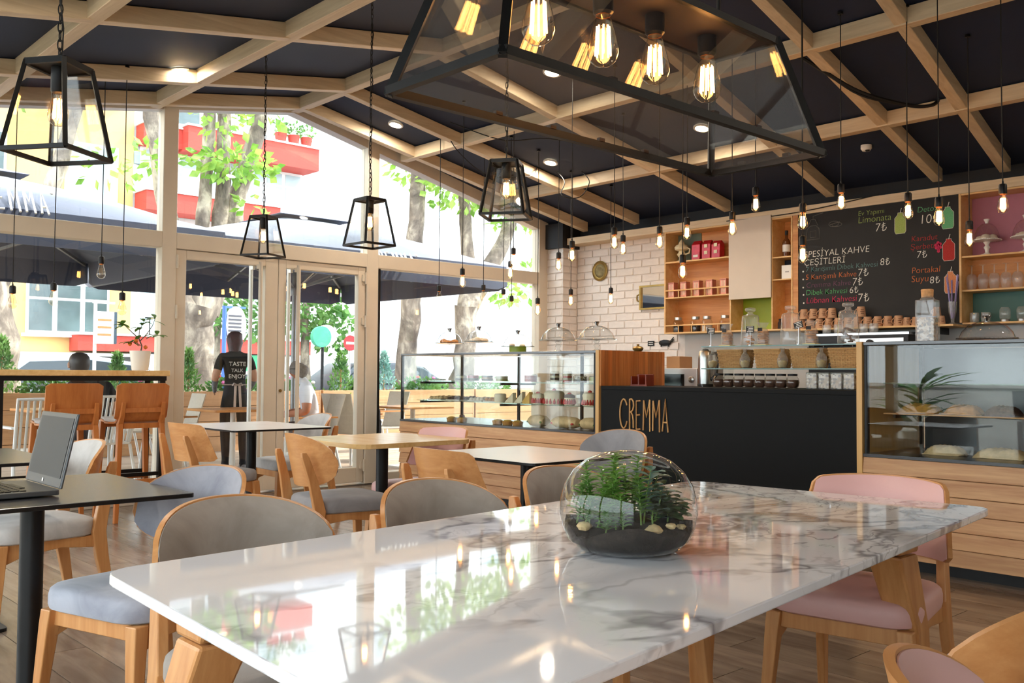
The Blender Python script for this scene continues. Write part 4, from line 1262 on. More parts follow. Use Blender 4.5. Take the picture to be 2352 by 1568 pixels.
for y in (-.075, -.005, .065): MB().box(0, .09, y, y+.01, .012, .085 if y < 0 else .075).build('divider', M_red, t)
MB().box(.08, .09, -.08, .08, .012, .09).build('back', M_red, t)

# ---- pastries in the left case
def pastry(name, label, x, y, z, parts, group='pastries in the long case', rz=0, cat='pastry'):
    t = thing(name, (x, y, z), rz, label, cat, group)
    for nm, m, mat in parts: m.build(nm, mat, t, smooth=True)
    return t
M_tart = plain('tart_crust', (206, 144, 66), .6, var=.2, vscale=40, bump=.3, bscale=60)
M_cream = plain('cream', (240, 226, 190), .55, var=.05)
M_straw = plain('strawberry', (196, 52, 44), .4, var=.3, vscale=50)
M_bread = plain('bread_crust', (222, 190, 140), .7, var=.2, vscale=20, bump=.3, bscale=40)
M_salad = plain('salad_green', (96, 128, 52), .6, var=.4, vscale=40)
M_yell = plain('custard_yellow', (226, 176, 66), .5, var=.1)
M_pist = plain('pistachio_cream', (206, 196, 110), .6, var=.15, vscale=30)
M_paper = plain('baking_paper', (236, 230, 218), .7)
ZB, Z2, Z3 = .6915, .8805, 1.0655
tart = lambda: [('crust', MB().lathe([(0, 0), (.042, 0), (.05, .03), (.046, .032), (.042, .026), (0, .026)], 20), M_tart), ('filling', MB().lathe([(.044, .026), (.03, .04), (0, .044)], 16), M_yell)]
for i, y in enumerate((6.85, 6.70, 6.21, 6.08, 5.95)):
    pr_ = tart()
    if i == 1: pr_.append(('topping', MB().lathe([(0, .03), (.028, .036), (.024, .062), (0, .072)], 12), M_choc))
    pastry('fruit_tart', f'round golden tart on the case floor, {nth(i, 5)} of five', XF+.14, y, ZB, pr_)
def sandwich(L, mat2):
    b = MB(); b.lathe([(0, -.5), (.3, -.46), (.46, -.3), (.5, 0), (.46, .3), (.3, .46), (0, .5)], 16)
    b.xf(Matrix.Diagonal((.075/.5, L, .05/.5, 1)) @ Matrix.Rotation(PI/2, 4, 'X'))
    b.xf(Matrix.Translation((0, 0, .05)))
    f = MB(); f.box(-.06, .06, -L*.42, L*.42, .035, .05)
    return [('bun', b, M_bread), ('filling', f, mat2)]
pastry('filled_roll', 'wrapped roll with green salad, left of the two long rolls', XF+.15, 5.703, ZB, sandwich(.2, M_salad))
pastry('filled_roll', 'long pale sandwich roll on the case floor', XF+.15, 5.378, ZB, sandwich(.3, M_straw))
pastry('filled_roll', 'wrapped roll with green salad at the butcher-block end', XF+.15, 5.1, ZB, sandwich(.2, M_salad))
# middle shelf
for i, (y, mat) in enumerate(((7.22, M_bread), (6.94, M_choc), (6.62, M_mering), (6.4, M_bun))):
    t = thing('pastry_tray', (XF+.36, y, Z2), 0, f'flat tray of small biscuits on the middle shelf, {nth(i, 4)}', 'tray', 'biscuit trays on the middle shelf')
    MB().box(-.14, .14, -.1, .1, 0, .008).build('tray', M_paper, t)
    m = MB(); rr = random.Random(i)
    for a in range(5):
        for b in range(4):
            m.lathe([(0, 0), (.022, .002), (.024, .012), (.012, .022+rr.uniform(0, .01)), (0, .026)], 8, (-.11+a*.055, -.075+b*.05, .008))
    o = m.build('biscuits', mat, t, smooth=True); o['kind'] = 'stuff'
pastry('roll_cake', 'pale roll cake standing on the middle shelf', XF+.22, 6.265, Z2, [('roll', MB().lathe([(0, 0), (.05, 0), (.054, .01), (.054, .07), (.046, .078), (0, .08)], 20), M_cream)])
for i, (y, mat, h) in enumerate(((6.14, M_cream, .09), (6.02, M_cream, .1), (5.93, M_yell, .1))):
    w = MB(); w.prism([(.05, 0), (-.06, 0), (-.06, h)], -.02, .02, 'x')
    pastry('cake_slice', ['cream wedge of cake, left one of the pair', 'larger cream wedge of cake on the middle shelf', 'yellow wedge of cake on the middle shelf'][i], XF+.22, y, Z2, [('slice', w, mat)])
def charlotte(r, h, mat_top):
    P = [('cake', MB().lathe([(0, 0), (r, 0), (r, h*.62), (r*.98, h*.62), (0, h*.62)], 26), M_cream)]
    s = MB()
    for k in range(16):
        a = 2*PI*k/16; s.lathe([(0, 0), (.011, .004), (.012, .02), (.004, .045), (0, .047)], 7, (r*1.0*math.cos(a), r*1.0*math.sin(a), .004))
    P.append(('berry_ring', s, M_straw))
    P.append(('cream_top', MB().lathe([(r*1.02, h*.6), (r*1.05, h*.72), (r*.9, h*.84), (r*.5, h*.9), (0, h*.9)], 26), mat_top))
    P.append(('topping', MB().lathe([(0, h*.86), (.018, h*.9), (.016, h), (0, h*1.06)], 10), M_straw))
    return P
for y, r, h, lb in ((5.803, .05, .1, 'small dark berry cake left of the big strawberry cake'), (5.608, .085, .13, 'big round strawberry cream cake on the middle shelf'), (5.43, .045, .1, 'small pink dessert right of the big strawberry cake'), (5.2, .06, .12, 'strawberry cream cake with cherry beside the butcher-block end')):
    pr_ = charlotte(r, h, M_cream if r > .048 else M_choc)
    t = pastry('strawberry_cake', lb, XF+.24, y, Z2, pr_, cat='cake')
    for c in t.children:
        if c.name.startswith('berry_ring'): c['kind'] = 'stuff'
# top shelf: desserts in jars and bowls
def dessert(y, r, h, mats, label):
    t = thing('dessert_glass', (XF+.36, y, Z3), 0, label, 'dessert', 'desserts in glasses on the top shelf')
    n = len(mats); z = .003
    for k, mt_ in enumerate(mats):
        MB().lathe([(0, z), (r*.92, z), (r*.93, z+h/n*.9), (0, z+h/n*.9)], 20).build('layer', mt_, t, smooth=True); z += h/n*.92
    MB().lathe([(0, 0), (r, 0), (r*1.02, h*.5), (r*.98, h*1.02), (r*.8, h*1.12), (r*.82, h*1.2)], 22).build('glass', M_clear, t, smooth=True)
for y, r, h, mats, lb in ((7.3, .06, .012, [M_white], 'white plate at the window end of the top shelf'), (6.98, .06, .05, [M_choc, M_cream], 'chocolate dessert bowl nearest the window on the top shelf'), (6.8, .055, .055, [M_choc, M_straw], 'dark berry dessert bowl on the top shelf'), (6.6, .055, .055, [M_choc, M_bun, M_choc], 'layered chocolate dessert bowl on the top shelf'), (6.4, .06, .05, [M_pist, M_cream], 'cream-coloured dessert bowl mid top shelf'), (6.02, .06, .06, [M_straw, M_straw], 'red jelly dessert bowl mid top shelf'),
                          (5.72, .042, .08, [M_cream, M_choc, M_cream, M_choc], 'tall jar dessert with cream and chocolate layers'), (5.57, .042, .08, [M_straw, M_cream, M_straw, M_cream], 'tall jar dessert with strawberry and cream'), (5.42, .06, .055, [M_choc, M_mix], 'dark nut dessert bowl near the butcher-block end'), (5.25, .055, .05, [M_pist, M_pist], 'pistachio dessert bowl at the butcher-block end')):
    dessert(y, r, h, mats, lb)
# right-hand case
def borek(y, z, L, mat, label, n=3):
    b = MB(); rr = random.Random(int(y*50))
    b.grid(lambda u, v: ((v-.5)*.16*(1-.5*(2*u-1)**4), (u-.5)*L, .004+.05*(1-(2*u-1)**4)*(1-(2*v-1)**4)+.008*math.sin(u*17+v*9)*(1-(2*v-1)**2)), 16, 8)
    b.prism([(-.08, 0)]+[(.08, 0), (.08, .004), (-.08, .004)], -L*.45, L*.45, 'y')
    pastry('baked_pastry', label, XF+.3, y, z, [('crust', b, mat)], group='baked pastries in the right-hand case')
borek(2.53, .916, .26, M_tart, 'long flat golden pastry on the wooden shelf')
borek(2.27, .916, .22, M_bun, 'folded triangular pastry on the wooden shelf')
borek(2.05, .916, .2, M_choc, 'dark baked pastry at the right of the wooden shelf')
borek(2.38, .6725, .24, M_bread, 'pale pastry on the floor of the right case')
borek(2.06, .6725, .3, M_bread, 'wrapped pastry tray on the floor of the right case, further right')

# ================================================================ BACK WALL SHELVES AND CHALKBOARD
XS = 8.1                                     # front plane of the shelf units
D_ = .235
M_greenback = plain('sage_back', (96, 112, 96), .6)
M_limeback = plain('lime_back', (150, 170, 24), .5)
M_navyback = plain('navy_back', (20, 40, 66), .5)
M_pinkback = plain('pink_back', (176, 110, 128), .55)
M_tealback = plain('teal_back', (66, 112, 104), .55)
sh = thing('wall_shelf', (XS, 0, 0), 0, 'wooden wall shelf unit with white door left of the chalkboard', 'shelf')
def board(nm, y0, y1, z0, z1, x0=0, x1=D_, mat=None, par=None):
    return MB().box(x0, x1, y0, y1, z0, z1).build(nm, mat or M_shelfe, par or sh, bevel=.0015, seg=1)
board('back_panel', 4.775, 6.30, 1.575, 2.67, D_-.008, D_, M_shelf)
board('side_panel', 6.288, 6.306, 1.574, 2.671); board('side_panel', 4.768, 4.784, 1.574, 2.671)
board('divider', 5.462, 5.478, 1.59, 2.671); board('divider', 4.985, 4.999, 1.59, 2.671)
board('top_board', 4.784, 6.288, 2.655, 2.671); board('bottom_board', 4.784, 6.288, 1.574, 1.59)
board('shelf_board', 5.478, 6.288, 2.33, 2.346); board('shelf_board', 5.478, 6.288, 1.95, 1.964)
board('shelf_board', 4.784, 4.985, 2.277, 2.29); board('shelf_board', 4.784, 4.985, 2.06, 2.072)
for z in (2.03, 1.655):
    board('guard_rail', 5.478, 6.288, z, z+.014, 0, .014)
    for y in (6.12, 5.95, 5.78, 5.62): board('rail_post', y-.005, y+.005, z-.066, z, 0, .012)
board('coloured_back', 5.98, 6.288, 2.346, 2.655, D_-.014, D_-.008, M_greenback)
board('coloured_back', 4.999, 5.462, 1.59, 2.655, D_-.014, D_-.008, M_limeback)
board('coloured_back', 4.784, 4.985, 2.072, 2.277, D_-.014, D_-.008, M_navyback)
board('door', 4.99, 5.474, 1.898, 2.706, -.022, -.002, plain('door_cream', (214, 200, 182), .5, var=.02))
tag(sh.children[-1], 'cream flat cupboard door')

# items on that shelf
M_redfoil = plain('red_foil', (176, 22, 40), .28, .2, var=.25, vscale=20)
M_ivory = plain('ivory_ceramic', (226, 214, 178), .4, var=.1, vscale=30)
M_copper = plain('copper_tin', (196, 128, 108), .35, .4, var=.1)
M_darkfill = plain('dark_coffee', (46, 34, 30), .7, var=.3, vscale=60)
M_whitefill = plain('sugar_white', (226, 216, 204), .8, var=.15, vscale=60)
t = thing('ornament', (8.2, 6.15, 2.346), 0, 'cream ceramic pot ornament on the top shelf', 'ornament')
MB().lathe([(0, 0), (.05, 0), (.05, .012), (.03, .02), (.026, .05), (.045, .07), (.05, .085), (.035, .1), (.03, .115)], 18).build('base', M_ivory, t, smooth=True)
MB().lathe([(.03, .115), (.07, .13), (.078, .155), (.06, .18), (.035, .19), (.028, .21), (.012, .235), (0, .245)], 18).build('pot', M_ivory, t, smooth=True)
MB().tube([(0, -.07, .15), (0, -.11, .13), (0, -.1, .09), (0, -.05, .08)], .008, 8).build('handle', M_ivory, t, smooth=True)
for i, (y, lb) in enumerate(((5.93, 'large red foil coffee bag on the top shelf'), (5.80, 'red coffee packet behind the large foil bag'), (5.68, 'red coffee packet with pale labels, next to the cream door'))):
    t = thing('coffee_bag', (8.19, y, 2.346), 0, lb, 'coffee bag', 'red coffee bags')
    h = (.205, .2, .185)[i]
    sections(MB(), [(0, 0, 0, .09, .105), (0, 0, h*.8, .08, .11), (0, 0, h*.93, .03, .105), (0, 0, h, .012, .1)]).build('pouch', M_redfoil, t, bevel=.006, seg=2)
    if i < 1: MB().box(-.047, -.045, -.03, .03, .03, .055).build('print', M_labelwht, t)
    else:
        for z in (.05, .12): MB().box(-.047, -.045, -.02, .02, z, z+.035).build('label', M_ivory, t)
for i, y in enumerate((6.235, 6.075, 5.91, 5.745, 5.575)):
    t = thing('spice_tin', (8.16, y, 1.964), 0, f'square copper tin behind the shelf rail, {nth(i, 5)} of five', 'tin', 'copper tins on the second shelf')
    MB().box(-.035, .035, -.04, .04, 0, .15).build('body', M_copper, t, bevel=.004)
    MB().box(-.036, .036, -.041, .041, .15, .162).build('lid', M_copper, t, bevel=.003)
    for k in range(3): MB().box(-.0362, -.0352, -.024+k*.018, -.018+k*.018, .02, .14).build('stripe', M_ivory, t)
for i, (y, mat) in enumerate(((6.17, M_darkfill), (5.945, M_darkfill), (5.80, M_whitefill), (5.58, M_darkfill))):
    t = thing('storage_jar', (8.17, y, 1.59), 0, f'glass jar with steel lid on the lowest shelf, {nth(i, 4)} of four', 'jar', 'steel-lidded jars')
    MB().lathe([(0, .003), (.052, .003), (.053, .08), (0, .082)], 20).build('contents', mat, t, smooth=True)
    MB().lathe([(0, 0), (.055, 0), (.057, .01), (.057, .1), (.05, .12), (.04, .128), (.038, .135)], 22).build('jar_glass', M_clear, t, smooth=True)
    MB().lathe([(.042, .132), (.043, .16), (0, .162)], 22).build('lid', M_steel, t, smooth=True)
t = thing('syrup_bottle', (8.19, 4.885, 2.29), 0, 'syrup bottle with white label right of the cream door', 'bottle')
MB().lathe([(0, 0), (.037, .0), (.038, .01), (.038, .14), (.03, .165), (.014, .185), (.013, .22)], 20).build('bottle_glass', plain('amber_bottle', (96, 54, 26), .12, var=.05), t, smooth=True)
MB().lathe([(.0385, .05), (.0385, .12)], 20).build('label', M_labelwht, t, smooth=True)
MB().lathe([(.016, .215), (.016, .26), (0, .262)], 16).build('cap', M_black, t, smooth=True)
t = thing('card_box', (8.14, 4.85, 2.072), 0, 'small white box in the navy shelf niche', 'box')
MB().box(0, .05, -.06, .06, 0, .135).build('carton', M_white, t, bevel=.002)
MB().box(-.001, 0, -.02, .02, .065, .075).build('print', plain('grey_print', (150, 150, 150), .6), t)
t = thing('small_bottle', (8.16, 4.94, 1.59), 0, 'little dark bottle at the bottom beside the lime niche', 'bottle')
MB().lathe([(0, 0), (.022, 0), (.022, .06), (.012, .075), (.012, .09), (0, .091)], 14).build('bottle_body', M_darkfill, t, smooth=True)
MB().lathe([(.013, .088), (.013, .1), (0, .101)], 12).build('cap', M_black, t, smooth=True)

# ---- chalkboard
M_chalkboard = plain('chalkboard', (30, 29, 28), .75, var=.2, vscale=3)
cbd = thing('chalkboard', (XS, 0, 0), 0, 'black chalkboard menu with coloured chalk writing above the cups', 'chalkboard')
MB().box(.0, .02, 3.215, 4.705, 1.592, 2.67).build('slate', M_chalkboard, cbd)
MB().box(-.006, D_, 3.196, 3.214, 1.59, 2.671).build('frame_side', M_shelfe, cbd); MB().box(-.006, D_, 4.706, 4.76, 1.59, 2.671).build('frame_side', M_shelf, cbd)
CH_C = {'w': (228, 224, 212), 'teal': (96, 130, 128), 'orange': (206, 112, 62), 'purple': (112, 66, 92), 'green': (88, 168, 104), 'pinkc': (200, 48, 86), 'lime': (160, 178, 96), 'mint': (104, 176, 124), 'red': (176, 50, 46), 'peach': (216, 140, 96), 'grey': (104, 100, 94)}
CHM = {k: plain('chalk_'+k, v, .9, var=.15, vscale=120) for k, v in CH_C.items()}
def text_mesh(name, s, width, mat, parent, M, shear=.08, offset=0.0, extr=.0015):
    cu = bpy.data.curves.new(name, 'FONT'); cu.body = s; cu.size = 1.0; cu.shear = shear; cu.extrude = 0.0; cu.resolution_u = 3; cu.offset = offset
    o = bpy.data.objects.new('tmp', cu); COL.objects.link(o)
    dg = bpy.context.evaluated_depsgraph_get()
    me = bpy.data.meshes.new_from_object(o.evaluated_get(dg))
    bpy.data.objects.remove(o); bpy.data.curves.remove(cu)
    xs = [v.co.x for v in me.vertices]
    if not xs: return None
    x0, x1 = min(xs), max(xs); k = width/(x1-x0)
    me.transform(M @ Matrix.Diagonal((k, k, 1, 1)) @ Matrix.Translation((-x0, 0, 0)))
    me.name = name
    me.materials.clear(); me.materials.append(mat)
    return new_obj(name, me, parent)
TXT = [('SPESİYAL KAHVE',4.64,2.255,0.642,'w'),('ÇEŞİTLERİ',4.641,2.178,0.413,'w'),('7 Karışımlı Dibek Kahvesi',4.623,2.118,0.701,'teal'),('8₺',3.898,2.125,0.088,'w'),('5 Karışımlı Kahve',4.627,2.044,0.504,'orange'),('7₺',4.103,2.04,0.095,'w'),('Cremma Kahve',4.619,1.968,0.441,'purple'),('7₺',4.157,1.96,0.095,'w'),('Dibek Kahvesi',4.623,1.898,0.411,'green'),('6₺',4.187,1.893,0.082,'w'),('Lübnan Kahvesi',4.619,1.82,0.499,'pinkc'),('7₺',4.104,1.81,0.101,'w'),('Ev Yapımı',4.1,2.59,0.241,'lime'),('Limonata',4.1,2.522,0.304,'lime'),('7₺',3.936,2.43,0.099,'w'),('Detox',3.56,2.556,0.175,'mint'),('10₺',3.527,2.454,0.15,'w'),('Karadut',3.615,2.308,0.222,'red'),('Şerbeti',3.623,2.237,0.205,'red'),('7₺',3.567,2.16,0.084,'w'),('Portakal',3.613,2.031,0.241,'orange'),('Suyu',3.618,1.955,0.146,'orange'),('8₺',3.46,1.934,0.084,'w')]
RB = Matrix(((0, 0, -1, 0), (-1, 0, 0, 0), (0, 1, 0, 0), (0, 0, 0, 1)))     # text x -> -y, text y -> z, facing -x
for s, y, z, w, c in TXT:
    M = Matrix.Translation((-.0012, y, z)) @ RB
    text_mesh('chalk_writing', s, w, CHM[c], cbd, M, offset=-.014)['kind'] = 'stuff'
for y, z in ((4.655, 2.125), (4.655, 2.05), (4.655, 1.973), (4.652, 1.903), (4.65, 1.826)):
    MB().lathe([(0, 0), (.008, 0), (.008, .001), (0, .001)], 10).xf(Matrix.Translation((-.0005, y, z)) @ Matrix.Rotation(-PI/2, 4, 'Y')).build('chalk_dot', CHM['w'], cbd)
def chalk_bottle(c, y, z, h, w=.048):
    b = [(-w, .1*h), (-w*.8, 0), (w*.8, 0), (w, .1*h), (w, .68*h), (w*.45, .84*h), (w*.42, .92*h), (-w*.42, .92*h), (-w*.45, .84*h), (-w, .68*h)]
    o = MB().prism([(y+p[0], z+p[1]) for p in b], -.0008, -.0002, 'x').build('chalk_bottle', CHM[c], cbd)
    m = MB(); P = [(-.0014, y+p[0]*1.04, z+p[1]) for p in b]; m.tube(P, .0018, 5, closed=True)
    m.tube([(-.0014, y, z+.9*h), (-.0014, y-.012, z+1.12*h)], .003, 5)
    m.build('chalk_outline', CHM['w'], o)
chalk_bottle('lime', 3.715, 2.39, .2); chalk_bottle('mint', 3.306, 2.39, .2); chalk_bottle('red', 3.3, 2.118, .2); chalk_bottle('peach', 3.288, 1.842, .2)
mb_ = MB()
for a, b in ((0, 0), (.018, .01), (-.016, .012), (.0, .03), (.02, .034), (-.014, .04), (.004, .052), (.0, -.02)): mb_.lathe([(0, 0), (.014, 0), (.014, .0008), (0, .0008)], 10, (0, 0, 0), ).xf(Matrix.Identity(4), 0) if False else mb_.prism([(3.385+a+.014*math.cos(k*PI/4), 2.225+b+.014*math.sin(k*PI/4)) for k in range(8)], -.001, -.0002, 'x')
o = mb_.build('chalk_mulberry', CHM['pinkc'], cbd); o['kind'] = 'stuff'
gr = MB()
for st in ([(4.62, 2.42), (4.61, 2.52), (4.58, 2.55), (4.52, 2.55), (4.49, 2.52), (4.48, 2.42), (4.62, 2.42)], [(4.6, 2.55), (4.57, 2.61), (4.53, 2.61), (4.5, 2.55)], [(4.55, 2.61), (4.55, 2.64), (4.45, 2.66), (4.45, 2.68)], [(4.58, 2.44), (4.58, 2.5), (4.52, 2.5), (4.52, 2.44), (4.58, 2.44)]):
    gr.tube([(-.0015, a, min(b, 2.66)) for a, b in st], .003, 5)
o = gr.build('chalk_grinder', CHM['grey'], cbd)
lm = MB()
for st in (arc(4.34, 2.545, .05, .025, 0, 360, 16), arc(4.31, 2.535, .05, .018, 20, 340, 16), [(4.38, 2.54), (4.28, 2.56)]):
    lm.tube([(-.0015, a, b) for a, b in st], .003, 5)
lm.build('chalk_coffee_bean', CHM['grey'], cbd)

# ---- ledge and cups
ledge = thing('cup_ledge', (7.93, 0, 0), 0, 'narrow wooden ledge under the chalkboard carrying paper cups', 'shelf')
MB().box(.0, .41, 3.2, 4.766, 1.556, 1.573).build('board', M_shelfe, ledge, bevel=.002, seg=1)
for y in (3.4, 4.5): MB().box(.05, .4, y-.01, y+.01, 1.5, 1.556).build('bracket', M_black, ledge)
M_kraft = plain('kraft_paper', (196, 152, 116), .8, var=.06, vscale=30)
M_kprint = plain('kraft_print', (110, 74, 52), .8, var=0)
cup_b = MB().lathe([(0, .092), (.03, .092), (.033, .09), (.043, .004), (.046, .0), (.043, 0), (.04, .004), (.03, .086), (0, .088)], 20).mesh('cup_body', M_kraft, smooth=True)
cup_h = MB().tube([(-.012, .036, .075), (-.018, .062, .05), (-.014, .062, .03), (-.01, .042, .02)], .004, 6).mesh('handle', M_kraft, smooth=True)
cup_p = []
for z, w in ((.062, .5), (.046, .62), (.03, .45)):
    m = MB(); rr_ = .0315+(.088-z)*.13+.0012
    m.grid(lambda u, v: (-(rr_)*math.cos((u-.5)*w*1.6), rr_*math.sin((u-.5)*w*1.6), z+(v-.5)*.007), 8, 2)
    cup_p.append(m.mesh('print', M_kprint))
def cup(y, z, label, s=1.0, x=8.02):
    t = thing('paper_cup', (x, y, z), 0, label, 'cup', 'upturned kraft cups on the ledge')
    t.scale = (s, s, s); t.rotation_euler = (0, 0, .75)
    new_obj('cup_body', cup_b, t); new_obj('handle', cup_h, t)
    for p in cup_p: new_obj('print', p, t)
ys = (4.629, 4.536, 4.443, 4.35, 4.257, 4.164, 4.071, 3.978, 3.885, 3.792, 3.699)
for i, y in enumerate(ys): cup(y, 1.5735, f'large upturned kraft cup in the bottom row, {nth(i, 11)} of eleven')
for i, y in enumerate((4.6, 4.505, 4.41, 4.318, 4.04)): cup(y, 1.667, f'upturned kraft cup balanced in the upper row, {nth(i, 5)} of five')
cup(3.625, 1.5735, 'small upturned kraft cup right after the bottom row', .8); cup(3.55, 1.5735, 'small upturned kraft cup half hidden by the cork bottle', .8)
cup(3.335, 1.5735, 'small upturned kraft cup beside the straw glass', .82); cup(3.37, 1.65, 'small kraft cup stacked near the straw glass', .8)
t = thing('straw_glass', (8.03, 3.245, 1.5735), 0, 'glass of purple striped straws at the right end of the ledge', 'straws')
MB().lathe([(0, .004), (.025, .004), (.03, 0), (.03, .004), (.012, .02), (.014, .04), (.03, .1), (.036, .19), (.034, .19), (.028, .1)], 20).build('glass', M_thick, t, smooth=True)
M_strw = plain('lilac_straw', (150, 136, 190), .4, var=.2, vscale=90); M_strw2 = plain('white_straw', (216, 206, 226), .4, var=.1)
rr = random.Random(4)
for k in range(12):
    a = rr.uniform(0, 6.28); l = rr.uniform(.34, .43)
    MB().tube([(.008*math.cos(a), .008*math.sin(a), .05), (.045*math.cos(a), .045*math.sin(a), l)], .0042, 6).build('straw', M_strw if k % 3 else M_strw2, t, smooth=True)

# ---- right-hand shelf
sr = thing('wall_shelf', (XS, 0, 0), 0, 'wooden wall shelf with pink and teal backs at the right edge', 'shelf')
board('side_panel', 1.2, 1.216, 1.574, 2.671, par=sr)
for z in (2.13, 1.847, 1.574, 2.655): board('shelf_board', 1.216, 3.195, z, z+.015, par=sr)
for z0, z1, m in ((2.145, 2.655, M_pinkback), (1.862, 2.13, M_shelf), (1.589, 1.847, M_tealback)): board('coloured_back', 1.216, 3.195, z0, z1, D_-.008, D_, m, sr)
cake_dome(8.2, 3.03, 2.146, .1, .15, .12, 'white cake stand with glass dome of meringues on the pink shelf', M_whiteware, (M_mering, 4, .05), 'white cake stands')
cake_dome(8.2, 2.73, 2.146, .1, .15, .12, 'white cake stand with dome cut by the right edge', M_whiteware, (M_mering, 4, .05), 'white cake stands')
gob = MB().lathe([(.03, 0), (.042, .06), (.042, .1), (.03, .13), (.006, .14), (.005, .2), (.03, .208), (.032, .21)], 18).mesh('glass_body', M_thick, smooth=True)
for i, y in enumerate((3.15, 3.06, 2.97, 2.88, 2.79, 2.7)):
    t = thing('wine_glass', (8.19, y, 1.862), 0, f'upturned wine glass on the wooden shelf, {nth(i, 6)} of six', 'glass', 'upturned wine glasses')
    new_obj('glass_body', gob, t)
for i, y in enumerate((3.13, 3.04)):
    t = thing('tumbler', (8.19, y, 1.589), 0, ['small tumbler in the teal niche, left one', 'small tumbler in the teal niche, next to the salt shakers'][i], 'glass', 'tumblers in the teal niche')
    new_obj('glass_body', gl_cup, t)
for i, y in enumerate((2.89, 2.76)):
    t = thing('mason_jar', (8.19, y, 1.589), 0, ['upturned mason jar in the teal niche, nearer the tumblers', 'upturned mason jar in the teal niche, at the right edge'][i], 'jar', 'mason jars in the teal niche')
    MB().lathe([(.036, 0), (.038, .02), (.034, .024)], 18).build('ring', M_steel, t, smooth=True)
    MB().lathe([(.034, .02), (.042, .035), (.042, .1), (.03, .12), (0, .122)], 18).build('jar_glass', M_thick, t, smooth=True)

# ---- pictures on the brick wall
t = thing('wall_plaque', (X1-.03, 7.42, 2.355), 0, 'round brass plaque on the white brick wall', 'wall decoration')
TM = Matrix.Rotation(-PI/2, 4, 'Y')
MB().lathe([(.115, 0), (.12, .012), (.1, .02), (.085, .012), (.08, .012)], 40).xf(TM).build('rim', M_brass, t, smooth=True)
MB().lathe([(0, .012), (.04, .014), (.06, .018), (.08, .01), (.082, .0), (0, 0)], 36).xf(TM).build('medallion', plain('dull_brass', (120, 104, 66), .5, .6, var=.3, vscale=40), t, smooth=True)
t = thing('framed_tray', (X1-.06, 6.60, 2.0), 0, 'mirrored serving tray in a bronze frame hung on the brick wall', 'wall decoration')
for z in (-.135, .117): MB().box(-.01, .03, -.19, .2, z, z+.02).build('frame_bar', M_brass, t)
for y in (-.19, .18): MB().box(-.01, .03, y, y+.02, -.115, .117).build('frame_bar', M_brass, t)
MB().box(.01, .025, -.17, .18, -.115, .117).build('mirror', plain('mirror_silver', (226, 230, 230), .03, 1.0, var=0), t)
MB().tube([(0, .2, -.04), (0, .235, -.03), (0, .24, 0), (0, .235, .03), (0, .2, .04)], .009, 8).build('handle', M_brass, t, smooth=True)

# ---- security camera on the ceiling slope
t = thing('security_camera', (7.55, 3.75, zbeam(7.55)+BH-.002), 0, 'white dome security camera on the dark ceiling', 'camera')
MB().lathe([(0, 0), (.045, 0), (.045, -.03), (.03, -.05), (0, -.055)], 20).build('housing', M_white, t, smooth=True)
MB().lathe([(0, 0), (.02, -.002), (.016, -.012), (0, -.014)], 16, (-.018, -.02, -.045)).build('lens', M_black, t, smooth=True)

# ================================================================ LAMPS
def bulb_meshes(sc=1.0):
    g = MB().lathe([(.0, -.0), (.012*sc, -.0012), (.024*sc, -.0), (.031*sc, .016*sc), (.032*sc, .03*sc), (.027*sc, .06*sc), (.019*sc, .088*sc), (.015*sc, .105*sc), (.0145*sc, .113*sc)], 20)
    return g
def bulb_glass(): 
    return MB().lathe([(0, 0), (.014, .003), (.025, .012), (.0315, .027), (.0305, .045), (.025, .07), (.0185, .093), (.0155, .107), (.015, .115)], 20).mesh('bulb_glass', M_bulb, smooth=True)
def filament(n, r, z0, z1, th):
    m = MB()
    for k in range(n):
        a = 2*PI*k/n
        m.tube([(r*math.cos(a), r*math.sin(a), z0), (r*.8*math.cos(a), r*.8*math.sin(a), z1)], th, 5)
    return m
G_bulb = bulb_glass()
G_fil = filament(7, .0125, .026, .086, .0042).mesh('filament', M_fil)
G_filoff = filament(6, .0125, .028, .082, .0006).mesh('filament', M_filoff)
G_filbig = filament(8, .0155, .024, .086, .0017).mesh('filament', M_filbig)
G_sock = MB().lathe([(0, .112), (.0215, .112), (.0225, .116), (.0225, .16), (.019, .168), (.006, .172), (.005, .186), (0, .186)], 18).mesh('socket', M_black, smooth=True)
G_cap = MB().lathe([(.0152, .108), (.0156, .118), (0, .118)], 14).mesh('brass_cap', plain('warm_brass', (210, 130, 70), .3, .9, var=0), smooth=True)
G_mount = MB().lathe([(0, .113), (.008, .112), (.004, .1), (.003, .088), (0, .086)], 8).mesh('mount', M_bulb)
PEND = [(5.792,7.289,1.831,0),(5.381,6.438,1.901,1),(6.31,7.216,1.87,0),(6.729,7.372,1.865,0),(5.844,6.271,2.113,1),(6.098,6.585,2.042,1),(6.795,7.314,1.792,0),(6.439,6.556,1.707,1),(6.29,6.13,2.102,1),(5.51,5.219,2.042,1),(6.963,6.61,1.832,1),(7.412,6.464,1.867,1),(5.529,4.788,2.106,1),(6.191,5.263,2.164,1),(5.785,4.549,2.116,1),(5.857,4.343,2.17,1),(5.355,4.007,1.81,1),(5.685,3.821,2.129,1),(5.629,3.594,2.265,1),(5.419,3.116,2.065,1),(5.334,3.068,1.842,1),(5.687,2.996,2.211,1),(5.809,2.614,2.119,1),(5.548,2.314,2.016,1),(6.301,2.435,1.978,1),(5.713,2.021,2.075,1),(2.014,7.535,1.586,0),(2.233,7.331,1.61,0),(2.556,7.294,1.829,0),(2.641,7.091,1.55,0)]
def scr_x(p):
    return (p[0]*.732-p[1]*.681)/(p[0]*.681+p[1]*.732)
lit_ = sorted([p for p in PEND if p[3]], key=scr_x); off_ = sorted([p for p in PEND if not p[3]], key=scr_x)
